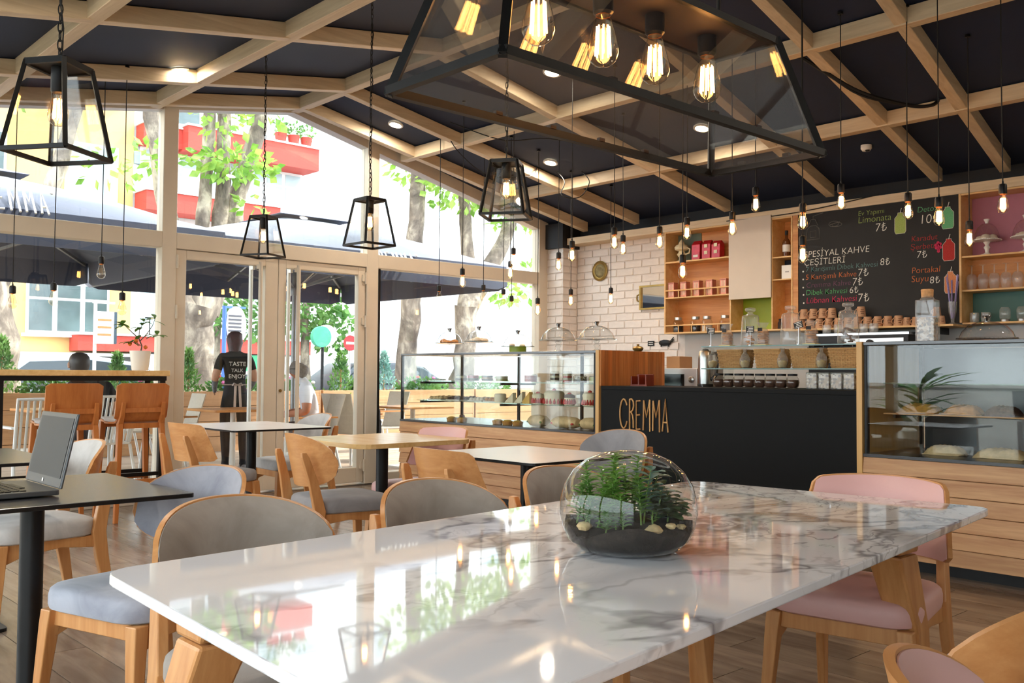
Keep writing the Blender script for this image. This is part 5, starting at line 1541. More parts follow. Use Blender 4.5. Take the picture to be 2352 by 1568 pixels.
for p in PEND:
    x, y, z, on_ = p
    if on_:
        k = lit_.index(p)
        lb = f'glowing filament pendant bulb over the counter, {nth(k, len(lit_))}'
        grp = 'lit filament pendants over the counter'
    elif x < 3:
        k = off_.index(p); lb = f'unlit filament pendant bulb over the window bar, {nth(k, 4)} of four'; grp = 'unlit pendants over the window bar'
    else:
        k = off_.index(p)-4; lb = f'unlit pendant bulb against the right window, {nth(k, 4)} of four'; grp = 'unlit pendants before the right window'
    t = thing('pendant_bulb', (x, y, z), random.uniform(0, 1), lb, 'pendant lamp', grp)
    b = new_obj('bulb_glass', G_bulb, t); new_obj('filament', G_fil if on_ else G_filoff, b); new_obj('mount', G_mount, b); new_obj('brass_cap', G_cap, b)
    new_obj('socket', G_sock, t)
    zc = zceil(x)-z
    w = random.uniform(-.004, .004)
    MB().tube([(0, 0, .18), (w, w*.5, .18+(zc-.18)*.33), (-w, w, .18+(zc-.18)*.66), (0, 0, zc)], .0034, 6).build('cord', M_cord, t, smooth=True)
    MB().lathe([(0, zc-.001), (.016, zc-.004), (.018, zc-.02), (0, zc-.022)], 10).build('ceiling_hook', M_black, t, smooth=True)

def chain(parent, z0, z1, r=.011, wire=.0022):
    """oval links, alternately turned"""
    L = .036; n = max(2, int((z1-z0)/(L*.78)))
    pts = [(r*.62*math.sin(a), 0, (L/2)*math.cos(a)) for a in [2*PI*k/12 for k in range(12)]]
    me = MB().tube(pts, wire, 5, closed=True).mesh('chain_link', M_iron, smooth=True)
    ch = new_obj('chain', None, parent); ch.empty_display_size = .05
    for i in range(n):
        o = new_obj('chain_link', me, ch); o.location = (0, 0, z0+L/2+(z1-z0-L)*i/(n-1)); o.rotation_euler = (0, 0, PI/2*(i % 2)+.3)
def lantern(x, y, zb, rz, label, side=.225, top=.135, h=.28):
    t = thing('lantern', (x, y, zb), rz, label, 'lantern', 'square black hanging lanterns')
    s, u = side/2, top/2; bt_ = .012
    C = [(-1, -1), (1, -1), (1, 1), (-1, 1)]
    for i in range(4):
        a, b = C[i], C[(i+1) % 4]
        MB().bar((a[0]*s, a[1]*s, 0), (b[0]*s, b[1]*s, 0), (bt_, bt_*1.1)).build('bottom_bar', M_iron, t)
        MB().bar((a[0]*u, a[1]*u, h), (b[0]*u, b[1]*u, h), (bt_, bt_*1.6)).build('top_bar', M_iron, t)
        MB().bar((a[0]*s, a[1]*s, -.004), (a[0]*u, a[1]*u, h+.004), (bt_*1.1, bt_*1.1), up=(a[0], a[1], .3)).build('corner_bar', M_iron, t)
        q = .97
        V = [(a[0]*s*q, a[1]*s*q, .004), (b[0]*s*q, b[1]*s*q, .004), (b[0]*u*q, b[1]*u*q, h-.006), (a[0]*u*q, a[1]*u*q, h-.006)]
        n = Vector((a[0]+b[0], a[1]+b[1], .4)).normalized()*.003
        MB().hexa([V[0], V[1], tuple(Vector(V[1])-n), tuple(Vector(V[0])-n), V[3], V[2], tuple(Vector(V[2])-n), tuple(Vector(V[3])-n)]).build('glass_pane', M_lantglass, t)
    MB().box(-u, u, -u, u, h-.004, h+.004).build('top_plate', M_iron, t)
    sk = MB().lathe([(0, 0), (.024, 0), (.024, -.075), (.02, -.08), (0, -.08)], 18, (0, 0, h-.004)).build('lamp_holder', M_black, t, smooth=True)
    zz = h-.19
    b = new_obj('bulb_glass', G_bulb, t); b.location = (0, 0, zz)
    new_obj('filament', G_filbig, b); new_obj('brass_cap', G_cap, b); new_obj('mount', G_mount, b)
    MB().tube([(.012*math.cos(k*PI/5), 0, h+.016+.012*math.sin(k*PI/5)) for k in range(10)], .003, 6, closed=True).build('top_ring', M_iron, t, smooth=True)
    zc = zceil(x)-zb
    chain(t, h+.024, zc)
    cd = [(0, 0, h+.01), (.012, 0, h+.05)]
    for k in range(1, 14):
        cd.append((.01*math.sin(k*2.1), .01*math.cos(k*2.1), h+.05+(zc-h-.06)*k/13))
    MB().tube(cd, .0026, 5).build('supply_cord', M_cord, t, smooth=True)
    return t
lantern(.955, 3.13, 1.815, .62, 'square glass lantern hanging over the laptop table')
lantern(3.3, 6.19, 1.972, .50, 'square glass lantern hanging before the glass doors')
lantern(3.3, 4.845, 1.922, .04, 'square glass lantern with corner towards us, over the oak table')
lantern(3.3, 3.6, 1.955, .62, 'square glass lantern nearest the brick pillar, tangled in cords')

# ---- long lantern over the marble table
t = thing('long_lantern', (1.925, 1.61, 1.80), 0, 'long black framed glass lantern with filament bulbs over the marble table', 'lantern')
hx, hy, H_ = .645, .2, .33
ux, uy = .53, .112
bt_ = .02
C = [(-1, -1), (1, -1), (1, 1), (-1, 1)]
for i in range(4):
    a, b = C[i], C[(i+1) % 4]
    MB().bar((a[0]*hx, a[1]*hy, 0), (b[0]*hx, b[1]*hy, 0), (bt_, bt_), up=(0, 0, 1)).build('bottom_bar', M_iron, t)
    MB().bar((a[0]*ux, a[1]*uy, H_), (b[0]*ux, b[1]*uy, H_), (bt_, bt_), up=(0, 0, 1)).build('top_bar', M_iron, t)
    MB().bar((a[0]*hx, a[1]*hy, -.01), (a[0]*ux, a[1]*uy, H_+.01), (bt_, bt_), up=(a[0], a[1], .3)).build('corner_bar', M_iron, t)
    q = .985
    V = [Vector((a[0]*hx*q, a[1]*hy*q, .006)), Vector((b[0]*hx*q, b[1]*hy*q, .006)), Vector((b[0]*ux*q, b[1]*uy*q, H_-.006)), Vector((a[0]*ux*q, a[1]*uy*q, H_-.006))]
    n = (V[1]-V[0]).cross(V[2]-V[0]).normalized()*.004
    MB().hexa([V[0], V[1], V[1]-n, V[0]-n, V[3], V[2], V[2]-n, V[3]-n]).build('glass_pane', M_longglass, t)
MB().box(-ux, ux, -uy, uy, H_-.004, H_+.008).build('top_plate', M_rust, t)
for x in (-.3, .1, .3, -.1):
    MB().cbox((x, hy-.004, .014), (.022, .012, .012)).build('glass_clip', M_rust, t); MB().cbox((x, -hy+.004, .014), (.022, .012, .012)).build('glass_clip', M_rust, t)
for y in (-.08, .08): MB().cbox((hx-.004, y, .014), (.012, .022, .012)).build('glass_clip', M_iron, t)
for x in (-.347, -.113, .100, .342):
    z = .132
    b = new_obj('bulb_glass', G_bulb, t); b.location = (x, 0, z); b.scale = (1.3, 1.3, 1.24)
    new_obj('filament', G_filbig, b); new_obj('brass_cap', G_cap, b); new_obj('mount', G_mount, b)
    MB().lathe([(0, H_-.004), (.027, H_-.004), (.027, .275), (.02, .268), (0, .268)], 18, (x, 0, 0)).build('lamp_holder', M_black, t, smooth=True)
for x in (-.4, .4):
    zc = zceil(1.925+x)-1.80
    MB().tube([(x, 0, H_), (x, 0, zc)], .006, 8).build('hanging_rod', M_iron, t, smooth=True)

# ---- swags of black cable on the ceiling
def swag(name, pts, r, label):
    P = []
    pts = [Vector(p) for p in pts]
    for i in range(len(pts)-1):
        p0 = pts[max(i-1, 0)]; p1 = pts[i]; p2 = pts[i+1]; p3 = pts[min(i+2, len(pts)-1)]
        for k in range(6):
            s = k/6
            P.append(.5*((2*p1)+(p2-p0)*s+(2*p0-5*p1+4*p2-p3)*s*s+(3*p1-p0-3*p2+p3)*s**3))
    P.append(pts[-1])
    t = thing(name, (0, 0, 0), 0, label, 'cable', 'loose ceiling cables')
    MB().tube(P, r, 6).build('cable_run', M_cord, t, smooth=True)
    return t
zz = lambda x: zbeam(x)
for k, lb in enumerate(('thick black cable bundle drooping over a ceiling beam', 'thinner black cable beside the drooping cable bundle')):
    swag('ceiling_cable', [(5.95, 3.5+k*.03, zz(5.95)+.1), (6.1, 3.38, zz(6.1)+.02), (6.35, 3.2, zz(6.35)-.08-.02*k), (6.7, 3.02, zz(6.7)-.06), (6.95, 2.96, zz(6.95)+.03), (7.05, 2.93, zz(7.05)+.11)], .014-.006*k, lb)
swag('ceiling_cable', [(5.6, 6.9, zz(5.6)+.1), (5.9, 6.5, zz(5.9)-.02), (6.2, 6.2, zz(6.2)+.06), (6.6, 5.95, zz(6.6)+.1)], .005, 'black cable looping behind the lantern near the pillar')
swag('ceiling_cable', [(6.75, 6.9, zz(6.75)+.1), (6.5, 6.75, zz(6.5)-.1), (6.1, 6.9, zz(6.1)-.22), (5.8, 7.0, zz(5.8)-.1), (5.7, 7.1, zz(5.7)+.1)], .005, 'long black cable swag in front of the right upper window')
swag('ceiling_cable', [(6.9, 6.75, zz(6.9)+.1), (6.75, 6.5, zz(6.75)-.1), (6.6, 6.4, zz(6.6)-.3), (6.75, 6.3, zz(6.75)-.28), (6.95, 6.35, zz(6.95)-.05), (7.0, 6.5, zz(7.0)+.1)], .005, 'hanging loop of spare pendant cord near the brick pillar')
swag('wall_cable', [(8.08, 5.5, 2.70), (8.085, 5.0, 2.69), (8.085, 4.6, 2.70), (8.085, 4.2, 2.73), (8.09, 3.9, 2.76)], .005, 'thin black cable along the wooden band above the chalkboard')

# ================================================================ OUTSIDE
ground = MB().box(-40, 60, -30, 70, -.6, -.14).build('ground', plain('asphalt', (138, 136, 134), .85, var=.08, vscale=1))
tag(ground, kind='structure')
deck = MB().box(-3, 14, YG+.065, 13.9, -.14, -.034).build('terrace_floor', M_black)
tag(deck, kind='structure')
dp = MB().box(-8.5, 8.5, -.066, .066, -.02, 0).mesh('deck_plank', M_deck)
y = YG+.14
while y < 13.8:
    o = new_obj('deck_plank', dp, deck); o.location = (5.5, y, -.012); y += .14
pave = MB().box(-12, 30, 13.9, 16.2, -.14, -.02).build('pavement', plain('paving', (176, 170, 162), .8, var=.06))
tag(pave, kind='structure')

# ---- parasols
M_canvas = plain('navy_canvas', (54, 63, 88), .6, var=.06, vscale=2, sheen=.6)
M_pole = plain('grey_aluminium', (150, 152, 154), .4, .5, var=.03)
def parasol(cx, cy, half, label, text_x, text_z, bow):
    t = thing('parasol', (cx, cy, 0), 0, label, 'parasol', 'navy terrace parasols')
    ze, zp, vh = 2.5, 3.1, .3
    C = [(-1, -1), (1, -1), (1, 1), (-1, 1)]
    for i in range(4):
        a, b = C[i], C[(i+1) % 4]
        A = Vector((a[0]*half, a[1]*half, ze)); B = Vector((b[0]*half, b[1]*half, ze)); q = .16
        T1 = Vector((a[0]*half*q, a[1]*half*q, zp-(zp-ze)*q*.4)); T2 = Vector((b[0]*half*q, b[1]*half*q, zp-(zp-ze)*q*.4))
        def top(u, v):
            p = A.lerp(B, u).lerp(T1.lerp(T2, u), v)
            p.z = ze + (T1.z-ze)*v**(1-.45*math.sin(PI*u)**.5)
            return p
        m = shell(MB(), top, lambda u, v: top(u, v)-Vector((0, 0, .006)), 9, 9)
        m.build('canopy_panel', M_canvas, t, smooth=True)
        n = Vector((a[0]+b[0], a[1]+b[1], 0)).normalized()
        def val(u, v):
            p = A.lerp(B, u)
            return p - Vector((0, 0, vh*v - .05*max(0, (abs(2*u-1)-.93)/.07)**2*v)) + n*(.035*math.sin(v*PI*.5)-.02*v)
        shell(MB(), val, lambda u, v: val(u, v)-n*.006, 25, 5).build('valance', M_canvas, t, smooth=True)
        K = half*.27
        c1 = Vector((a[0]*K, a[1]*K, zp-.03)); c2 = Vector((b[0]*K, b[1]*K, zp-.03)); pk = Vector((0, 0, zp+.12))
        shell(MB(), lambda u, v: c1.lerp(c2, u).lerp(pk, v*.98), lambda u, v: c1.lerp(c2, u).lerp(pk, v*.98)-Vector((0, 0, .005)), 5, 4).build('vent_cap', M_canvas, t)
        MB().bar((0, 0, zp-.08), (a[0]*half*.97, a[1]*half*.97, ze-.03), (.03, .035)).build('rib', M_pole, t)
        md = (A+B)/2
        MB().bar((0, 0, zp-.08), (md.x*.97, md.y*.97, ze-.06), (.026, .03)).build('rib', M_pole, t)
        MB().bar((0, 0, 2.2), (a[0]*half*.5, a[1]*half*.5, ze+.1), (.02, .024)).build('strut', M_pole, t)
        MB().bar((0, 0, 2.2), (md.x*.5, md.y*.5, ze+.1), (.02, .024)).build('strut', M_pole, t)
    MB().tube([(0, 0, .05), (0, 0, zp)], .034, 14).build('pole', M_pole, t, smooth=True)
    MB().lathe([(0, 2.12), (.07, 2.12), (.08, 2.18), (.07, 2.24), (0, 2.24)], 18).build('hub', M_pole, t, smooth=True)
    MB().prism(rounded_rect(.8, .8, .05), -.012, .05, 'z').build('base_plate', M_black, t, bevel=.006)
    va = [c for c in t.children if c.name.startswith('valance')][0]
    lettering('CREMMAr', lambda p, q_: (text_x-cx+p, -half-.05+.74*(text_z+.9*q_-2.47), text_z+.9*q_), .25, .052, .0095, va, M_white, 'letter')
parasol(2.3, 10.55, 1.9, 'navy parasol on the left with white lettering on its valance', 1.96, 2.475, 0)
parasol(6.2, 10.78, 1.93, 'navy parasol behind the doors with a vented top', 6.0, 2.30, 0)

# ---- planters with shrubs
G_cyp = leafmat('cypress_green', (72, 116, 60), (128, 170, 84), .6, .3)
G_low = leafmat('shrub_green', (62, 106, 52), (110, 156, 76), .55, .3)
G_tree = leafmat('plane_leaf', (96, 142, 52), (164, 196, 92), .5, .5)
M_soil2 = plain('garden_soil', (60, 46, 36), .9)
fl_m = [plain('flower_pink', (220, 110, 170), .6, var=0), plain('flower_white', (240, 236, 236), .6, var=0), plain('flower_red', (206, 52, 48), .6, var=0)]
def tuft(m, rr, c, R, n, L, W, flat=1.0, up=.3):
    for k in range(n):
        d = Vector((rr.gauss(0, 1), rr.gauss(0, 1), rr.gauss(0, flat))); d.normalize()
        r = rr.random()**.4
        b = Vector(c)+Vector((d.x*R[0]*r, d.y*R[1]*r, d.z*R[2]*r))
        e = Vector((d.x+rr.uniform(-.6, .6), d.y+rr.uniform(-.6, .6), up+d.z*.6+rr.uniform(-.4, .4))).normalized()
        s = e.cross(Vector((rr.uniform(-1, 1), rr.uniform(-1, 1), rr.uniform(-1, 1))))
        if s.length < 1e-3: continue
        s.normalize(); l = L*rr.uniform(.6, 1.2); w = W*rr.uniform(.7, 1.2)
        m.add([b, b+e*l*.5+s*w*.5, b+e*l, b+e*l*.5-s*w*.5], [(0, 1, 2, 3)])
plant_places = ['first', 'second', 'third', 'fourth', 'fifth', 'sixth']
px_ = 1.6; i = 0
while px_ < 13.0:
    t = thing('planter_box', (px_+.78, 13.1, -.012), 0, f'long wooden planter box along the street, {nth(i, 7)} of seven', 'planter', 'wooden planters along the street')
    ph = MB().box(-.75, .75, -.012, .012, .002, .212).mesh('board', M_planter, bevel=.003, seg=1)
    for k in range(4):
        for yy in (-.22, .22):
            o = new_obj('board', ph, t); o.location = (0, yy, k*.216)
    for xx in (-.756, .756): MB().box(xx-.012, xx+.012, -.235, .235, 0, .866).build('end_board', M_planter, t)
    MB().box(-.74, .74, -.2, .2, .1, .8).build('soil', M_soil2, t)
    px_ += 1.58; i += 1
def cypress(x, h, label, r=.2, z0=.78, mat=None):
    t = thing('conifer_shrub', (x, 13.1, z0), 0, label, 'shrub', 'conical shrubs in the planters')
    rr = random.Random(int(x*91)); m = MB()
    n = 700
    for k in range(n):
        f = rr.random()**.8; z = f*h; R = r*(1-f*.93)*rr.uniform(.5, 1)
        a = rr.uniform(0, 6.28)
        tuft(m, rr, (R*math.cos(a), R*math.sin(a), z), (.02, .02, .02), 1, .075, .028, up=1.3)
    o = m.build('foliage', mat or G_cyp, t, fix=False); o['kind'] = 'stuff'
    MB().tube([(0, 0, 0), (0, 0, h*.7)], .014, 6).build('stem', M_planter, t)
cypress(3.4, .75, 'conical green shrub at the far left in front of the thick trunk', .26)
cypress(4.83, .58, 'small conical shrub between the seated waiter and the potted citrus', .2)
cypress(5.84, .66, 'conical shrub just right of the door post, before the big trunk', .2)
cypress(8.4, .66, 'conical shrub behind the man in white', .26)
cypress(9.25, .68, 'bluish conical shrub behind the frameless glass edge', .26, mat=leafmat('blue_conifer', (96, 140, 132), (150, 186, 172), .6, .3))
for k, (x0, x1) in enumerate(((2.0, 3.1), (3.6, 4.6), (5.0, 5.6), (6.1, 7.0), (7.1, 7.9), (8.6, 9.0), (9.5, 10.6), (10.8, 12.2))):
    t = thing('flowering_plant', ((x0+x1)/2, 13.1, .78), 0, f'low flowering green plant in the street planters, {nth(k, 8)} of eight', 'plant', 'low flowering plants in the planters')
    rr = random.Random(k+60); m = MB(); hw = (x1-x0)/2
    tuft(m, rr, (0, 0, .1), (hw, .18, .16), 520, .09, .05, up=.5)
    o = m.build('foliage', G_low, t, fix=False); o['kind'] = 'stuff'
    for q in range(7):
        MB().lathe([(0, -.02), (.03, -.008), (.034, .008), (.018, .024), (0, .026)], 8, (rr.uniform(-hw, hw)*.9, rr.uniform(-.18, .0), rr.uniform(.18, .3))).build('flower', fl_m[(q+k) % 3], t, smooth=True)

# ---- plane trees
def bark():
    N = NT('plane_bark'); v = N.coords((1, 1, .6))
    n1 = N.noise(v, 3.5, 6, .65, .4)
    col = N.ramp(n1.outputs['Fac'], [(.35, lin((78, 68, 61))), (.5, lin((116, 104, 93))), (.64, lin((172, 160, 142)))])
    N.link(col, N.b.inputs['Base Color']); N.b.inputs['Roughness'].default_value = .85
    N.bump(N.noise(v, 9, 5).outputs['Fac'], .4, .03)
    return N.m
M_bark = bark()
def limb(m, pts, radii, n=12, seed=0):
    rr = random.Random(seed); P = []; R = []
    pts = [Vector(p) for p in pts]
    for i in range(len(pts)-1):
        for k in range(4):
            s = k/4; p = pts[i].lerp(pts[i+1], s); r = radii[i]*(1-s)+radii[i+1]*s
            P.append(p+Vector((rr.uniform(-1, 1), rr.uniform(-1, 1), 0))*r*.14); R.append(r*rr.uniform(.93, 1.08))
    P.append(pts[-1]); R.append(radii[-1])
    m.tube(P, R, n)
def tree(x, y, label, limbs, crowns, seed, group='plane trees along the street', mat=None):
    t = thing('plane_tree', (x, y, -.14), 0, label, 'tree', group)
    for k, (pts, rad) in enumerate(limbs):
        m = MB(); limb(m, pts, rad, 14 if k == 0 else 9, seed+k); m.build('trunk' if k == 0 else 'branch', M_bark, t, smooth=True)
    rr = random.Random(seed); m = MB()
    for c, R, n in crowns: tuft(m, rr, c, R, n, .2, .13, up=-.1)
    if m.v:
        o = m.build('leaves', mat or G_tree, t, fix=False); o['kind'] = 'stuff'
tree(3.72, 14.7, 'thick mottled trunk at the left edge beyond the bar', [([(0, 0, 0), (.02, 0, .7), (.03, 0, 1.5), (-.1, 0, 2.3), (-.3, .1, 4.2), (-.5, .1, 7)], [.36, .31, .33, .24, .2, .14]), ([(-.1, 0, 2.3), (.7, .2, 3.8), (1.3, .2, 6)], [.17, .13, .08])],
     [((-.6, .5, 5.6), (1.3, 1.2, .7), 150), ((1.5, 0, 4.4), (.6, .6, .3), 34)], 11)
tree(6.87, 15.1, 'big forked plane tree trunk seen through the left door', [([(.05, 0, 0), (.02, 0, .5), (0, 0, 1.2), (-.02, 0, 1.9), (0, 0, 2.35)], [.42, .33, .27, .29, .34]),
      ([(-.15, 0, 2.1), (-.33, .05, 2.8), (-.5, .1, 3.8), (-.8, .1, 5.4), (-1.0, .1, 8)], [.2, .17, .15, .13, .1]), ([(0, 0, 2.2), (.03, .1, 3.2), (.13, .1, 4.2), (.2, .1, 5.6), (.3, .1, 8)], [.17, .13, .11, .1, .08]),
      ([(.1, .0, 2.2), (.3, .1, 3.2), (.45, .1, 4.2), (.5, .2, 5.6), (.55, .2, 8)], [.18, .14, .13, .11, .09]), ([(.15, 0, 2.25), (.55, .1, 3.2), (.8, .2, 4.4), (1.15, .2, 5.6), (1.4, .2, 8)], [.2, .17, .15, .14, .1])],
     [((.35, -.5, 4.75), (.85, .5, .28), 190), ((.2, -.4, 5.5), (.5, .4, .3), 60), ((-1.0, -.4, 4.6), (.3, .3, .3), 34), ((.9, -.3, 5.9), (.8, .4, .4), 60), ((.8, -.3, 4.1), (.25, .3, .3), 20)], 23)
tree(11.95, 14.2, 'forked plane tree behind the pastry case', [([(-.2, 0, 0), (-.1, 0, .9), (.0, 0, 1.8), (.02, 0, 2.6)], [.3, .24, .2, .23]), ([(0, 0, 2.5), (.1, 0, 3.3), (-.05, 0, 4.6), (-.3, .1, 6.5)], [.17, .14, .12, .1]), ([(.05, 0, 2.5), (.5, 0, 3.2), (1.1, 0, 4.1), (1.6, .1, 5.4), (1.9, .1, 7)], [.2, .17, .15, .13, .1]),
      ([(-.9, 1, 0), (-.95, .6, 1.6), (-1.0, .4, 3.0), (-1.0, .3, 4.2), (-.95, .3, 6.5)], [.22, .2, .18, .16, .12])],
     [((-.2, -.2, 5.1), (1.1, .8, .7), 420), ((1.2, -.2, 4.8), (.9, .7, .6), 240), ((-1.0, .2, 5.4), (.7, .6, .6), 150), ((.8, -.3, 2.95), (.5, .3, .3), 50), ((1.6, -.2, 3.2), (.35, .3, .4), 40)], 37)
tree(10.9, 18.5, 'leafy green street tree seen through the right door', [([(0, 0, 0), (.05, 0, 1.2), (0, 0, 2.4), (.1, 0, 3.4)], [.12, .1, .09, .05])], [((0, 0, 2.9), (1.0, .8, .8), 700), ((-.9, 0, 2.4), (.6, .5, .6), 200), ((.6, -.2, 2.2), (.6, .5, .5), 200)], 51, mat=G_low)
tree(9.3, 19.5, 'green street tree partly hidden by the door stiles', [([(0, 0, 0), (0, 0, 1.4), (.05, 0, 2.6)], [.1, .09, .06])], [((0, 0, 2.9), (.8, .6, .9), 480)], 57, mat=G_low)

# ---- apartment house across the street
M_yel = plain('yellow_render', (214, 178, 116), .8, var=.04, vscale=1)
M_redb = plain('red_balcony', (188, 66, 54), .7, var=.08, vscale=2)
M_winw = plain('white_window_frame', (224, 224, 222), .5, var=0)
M_wing = plain('window_dark_glass', (84, 98, 100), .1, var=.25, vscale=1.5)
M_curt = plain('pale_curtain', (168, 188, 192), .7, var=.1, vscale=4)
M_blue = plain('pale_blue_render', (150, 196, 214), .8)
YB = 24.0
bld = thing('apartment_house', (0, YB, -.14), 0, 'yellow apartment house with red balconies across the street', 'building')
MB().box(-6, 9.15, 0, 8, 0, 13).build('wall', M_yel, bld)
MB().box(9.15, 14.02, .05, 8, 0, 13).build('wall', M_winw, bld)
def bwin(x0, x1, z0, z1, n, curtain, door=False):
    f = MB().box(x0, x1, -.06, .0, z0, z1).build('window', M_winw, bld)
    w = (x1-x0)/n
    for k in range(n):
        MB().box(x0+k*w+.06, x0+(k+1)*w-.06, -.075, -.061, z0+.07, z1-.45 if z1-z0 > 1 else z1-.07).build('pane', M_curt if curtain else M_wing, f)
        if z1-z0 > 1: MB().box(x0+k*w+.06, x0+(k+1)*w-.06, -.075, -.061, z1-.38, z1-.07).build('pane', M_curt if curtain else M_wing, f)
    MB().box(x0-.08, x1+.08, -.16, 0, z0-.08, z0).build('sill', M_winw, bld)
bwin(6.7, 8.6, 2.15, 3.4, 3, False); bwin(4.2, 5.8, 2.15, 3.4, 2, False); bwin(9.3, 10.9, 2.2, 3.6, 2, True); bwin(11.4, 13.6, 2.2, 3.6, 3, True)
bwin(7.5, 8.75, 5.3, 6.85, 2, True); bwin(4.6, 6.2, 5.3, 6.85, 2, False); bwin(9.3, 9.9, 5.8, 7.0, 1, True); bwin(10.3, 12.0, 5.85, 7.0, 3, True); bwin(12.2, 13.95, 5.75, 6.95, 3, True)
bwin(9.4, 10.9, 7.7, 9.2, 2, False); bwin(11.4, 13.4, 7.7, 9.2, 3, True); bwin(7.4, 8.7, 8.0, 9.3, 2, False)
for x0, x1, z0, z1, d in ((9.2, 12.9, 5.3, 5.78, .75), (10.2, 14.03, 6.95, 7.56, .85), (9.2, 10.2, 7.0, 7.5, .5), (7.7, 14.0, 1.75, 2.13, .6)):
    b = MB().box(x0, x1, -d, 0, z0, z1).build('balcony', M_redb, bld)
    MB().box(x0-.04, x1+.04, -d-.04, 0, z1, z1+.05).build('coping', M_winw, b)
for x in (9.4, 9.9, 10.4): MB().box(x, x+.02, -.6, -.58, 2.13, 2.6).build('railing_bar', M_black, bld)
MB().box(9.3, 12.9, -.58, -.56, 2.58, 2.62).build('railing', M_black, bld)
MB().box(9.16, 10.0, -.03, 0, 6.55, 6.85).build('band', M_blue, bld)
MB().box(-2, 14, -.5, 0, 1.2, 1.7).build('shop_fascia', M_winw, bld)
MB().box(7.2, 9.0, -.52, -.5, 1.28, 1.62).build('shop_sign', plain('dark_shop_sign', (60, 58, 56), .5), bld)
for x in (-1, 2.5, 6, 10.5):
    MB().box(x, x+2.4, -.02, 0, .1, 1.18).build('shop_window', M_wing, bld)
MB().box(10.4, 12.6, -.55, -.5, 1.3, 1.72).build('shop_sign', plain('green_shop_sign', (60, 160, 110), .5), bld)
for k in range(3):
    p = MB().lathe([(0, 0), (.13, 0), (.17, .26), (0, .26)], 12, (12.9+.4*k, -.7, 7.6)).build('flower_pot', M_redb, bld, smooth=True)
    rr = random.Random(k); m = MB(); tuft(m, rr, (12.9+.4*k, -.7, 8.0), (.25, .2, .2), 60, .14, .07); o = m.build('pot_plant', G_low, p, fix=False); o['kind'] = 'stuff'
far = thing('pale_building', (0, 36, -.14), 0, 'pale sunlit building far down the street on the right', 'building')
MB().box(15.5, 44, 0, 8, 0, 22).build('wall', M_winw, far)
for i in range(7):
    for k in range(5):
        f = MB().box(17+i*3.6, 18.5+i*3.6, -.08, 0, 2.4+k*3.2, 4.0+k*3.2).build('window', M_winw, far)
        MB().box(17.1+i*3.6, 18.4+i*3.6, -.1, -.081, 2.5+k*3.2, 3.9+k*3.2).build('pane', plain('far_pane', (190, 204, 212), .2, var=0) if 'far_pane' not in MATS else MATS['far_pane'], f)

# ---- parked cars
M_carp = plain('silver_car_paint', (172, 182, 196), .25, .5, var=.02)
M_carg = plain('car_glass', (40, 52, 60), .06, var=0)
def car(x, y, label, paint):
    t = thing('parked_car', (x, y, -.14), 0, label, 'car', 'parked cars')
    side = [(-2.05, .3), (2.0, .3), (2.1, .55), (2.02, .8), (1.25, .95), (.55, 1.42), (-.3, 1.55), (-1.3, 1.5), (-1.95, 1.05), (-2.1, .85)]
    b = MB(); n = len(side)
    for yy, k in ((-.86, 0), (-.8, 1), (.8, 1), (.86, 0)): pass
    V = []
    for yy, inset in ((-.84, 0), (.84, 0)):
        for (xx, zz_) in side:
            q = .0 if zz_ < 1.0 else .2
            V.append((xx, yy-math.copysign(q, yy), zz_))
    F = [tuple(range(n-1, -1, -1)), tuple(range(n, 2*n))]+[(i, (i+1) % n, n+(i+1) % n, n+i) for i in range(n)]
    b.add(V, F); b.build('body', paint, t, bevel=.06, seg=3, smooth=True)
    for s in (-1, 1):
        m = MB(); W = [(-1.75, 1.06), (1.05, 1.0), (.5, 1.36), (-.3, 1.46), (-1.25, 1.42)]
        m.add([(a, s*(.848-(.2*(b_-1.0)/.5)), b_) for a, b_ in W], [tuple(range(5))]); m.build('side_window', M_carg, t)
        for wx in (-1.3, 1.3):
            MB().lathe([(0, -.1), (.2, -.1), (.31, -.09), (.32, 0), (.31, .09), (.2, .1), (0, .1)], 22).xf(Matrix.Translation((wx, s*.78, .32)) @ Matrix.Rotation(PI/2, 4, 'X')).build('wheel', M_rubber, t, smooth=True)
            MB().lathe([(0, -.105), (.19, -.105), (.2, -.09), (0, -.09)], 18).xf(Matrix.Translation((wx, s*.78, .32)) @ Matrix.Rotation(PI/2*s, 4, 'X')).build('hub_cap', M_steel, t, smooth=True)
    m = MB(); m.add([(1.24, -.66, .97), (.58, -.62, 1.41), (.58, .62, 1.41), (1.24, .66, .97)], [(0, 1, 2, 3)]); m.build('windscreen', M_carg, t)
    for s in (-1, 1): MB().box(2.0, 2.06, s*.6-.15, s*.6+.15, .62, .76).build('headlamp', M_labelwht, t)
car(6.0, 17.4, 'silver parked car behind the planters on the left', M_carp)
car(13.2, 18.5, 'dark parked car glimpsed behind the shrubs on the right', plain('dark_car_paint', (70, 76, 84), .25, .4, var=.02))

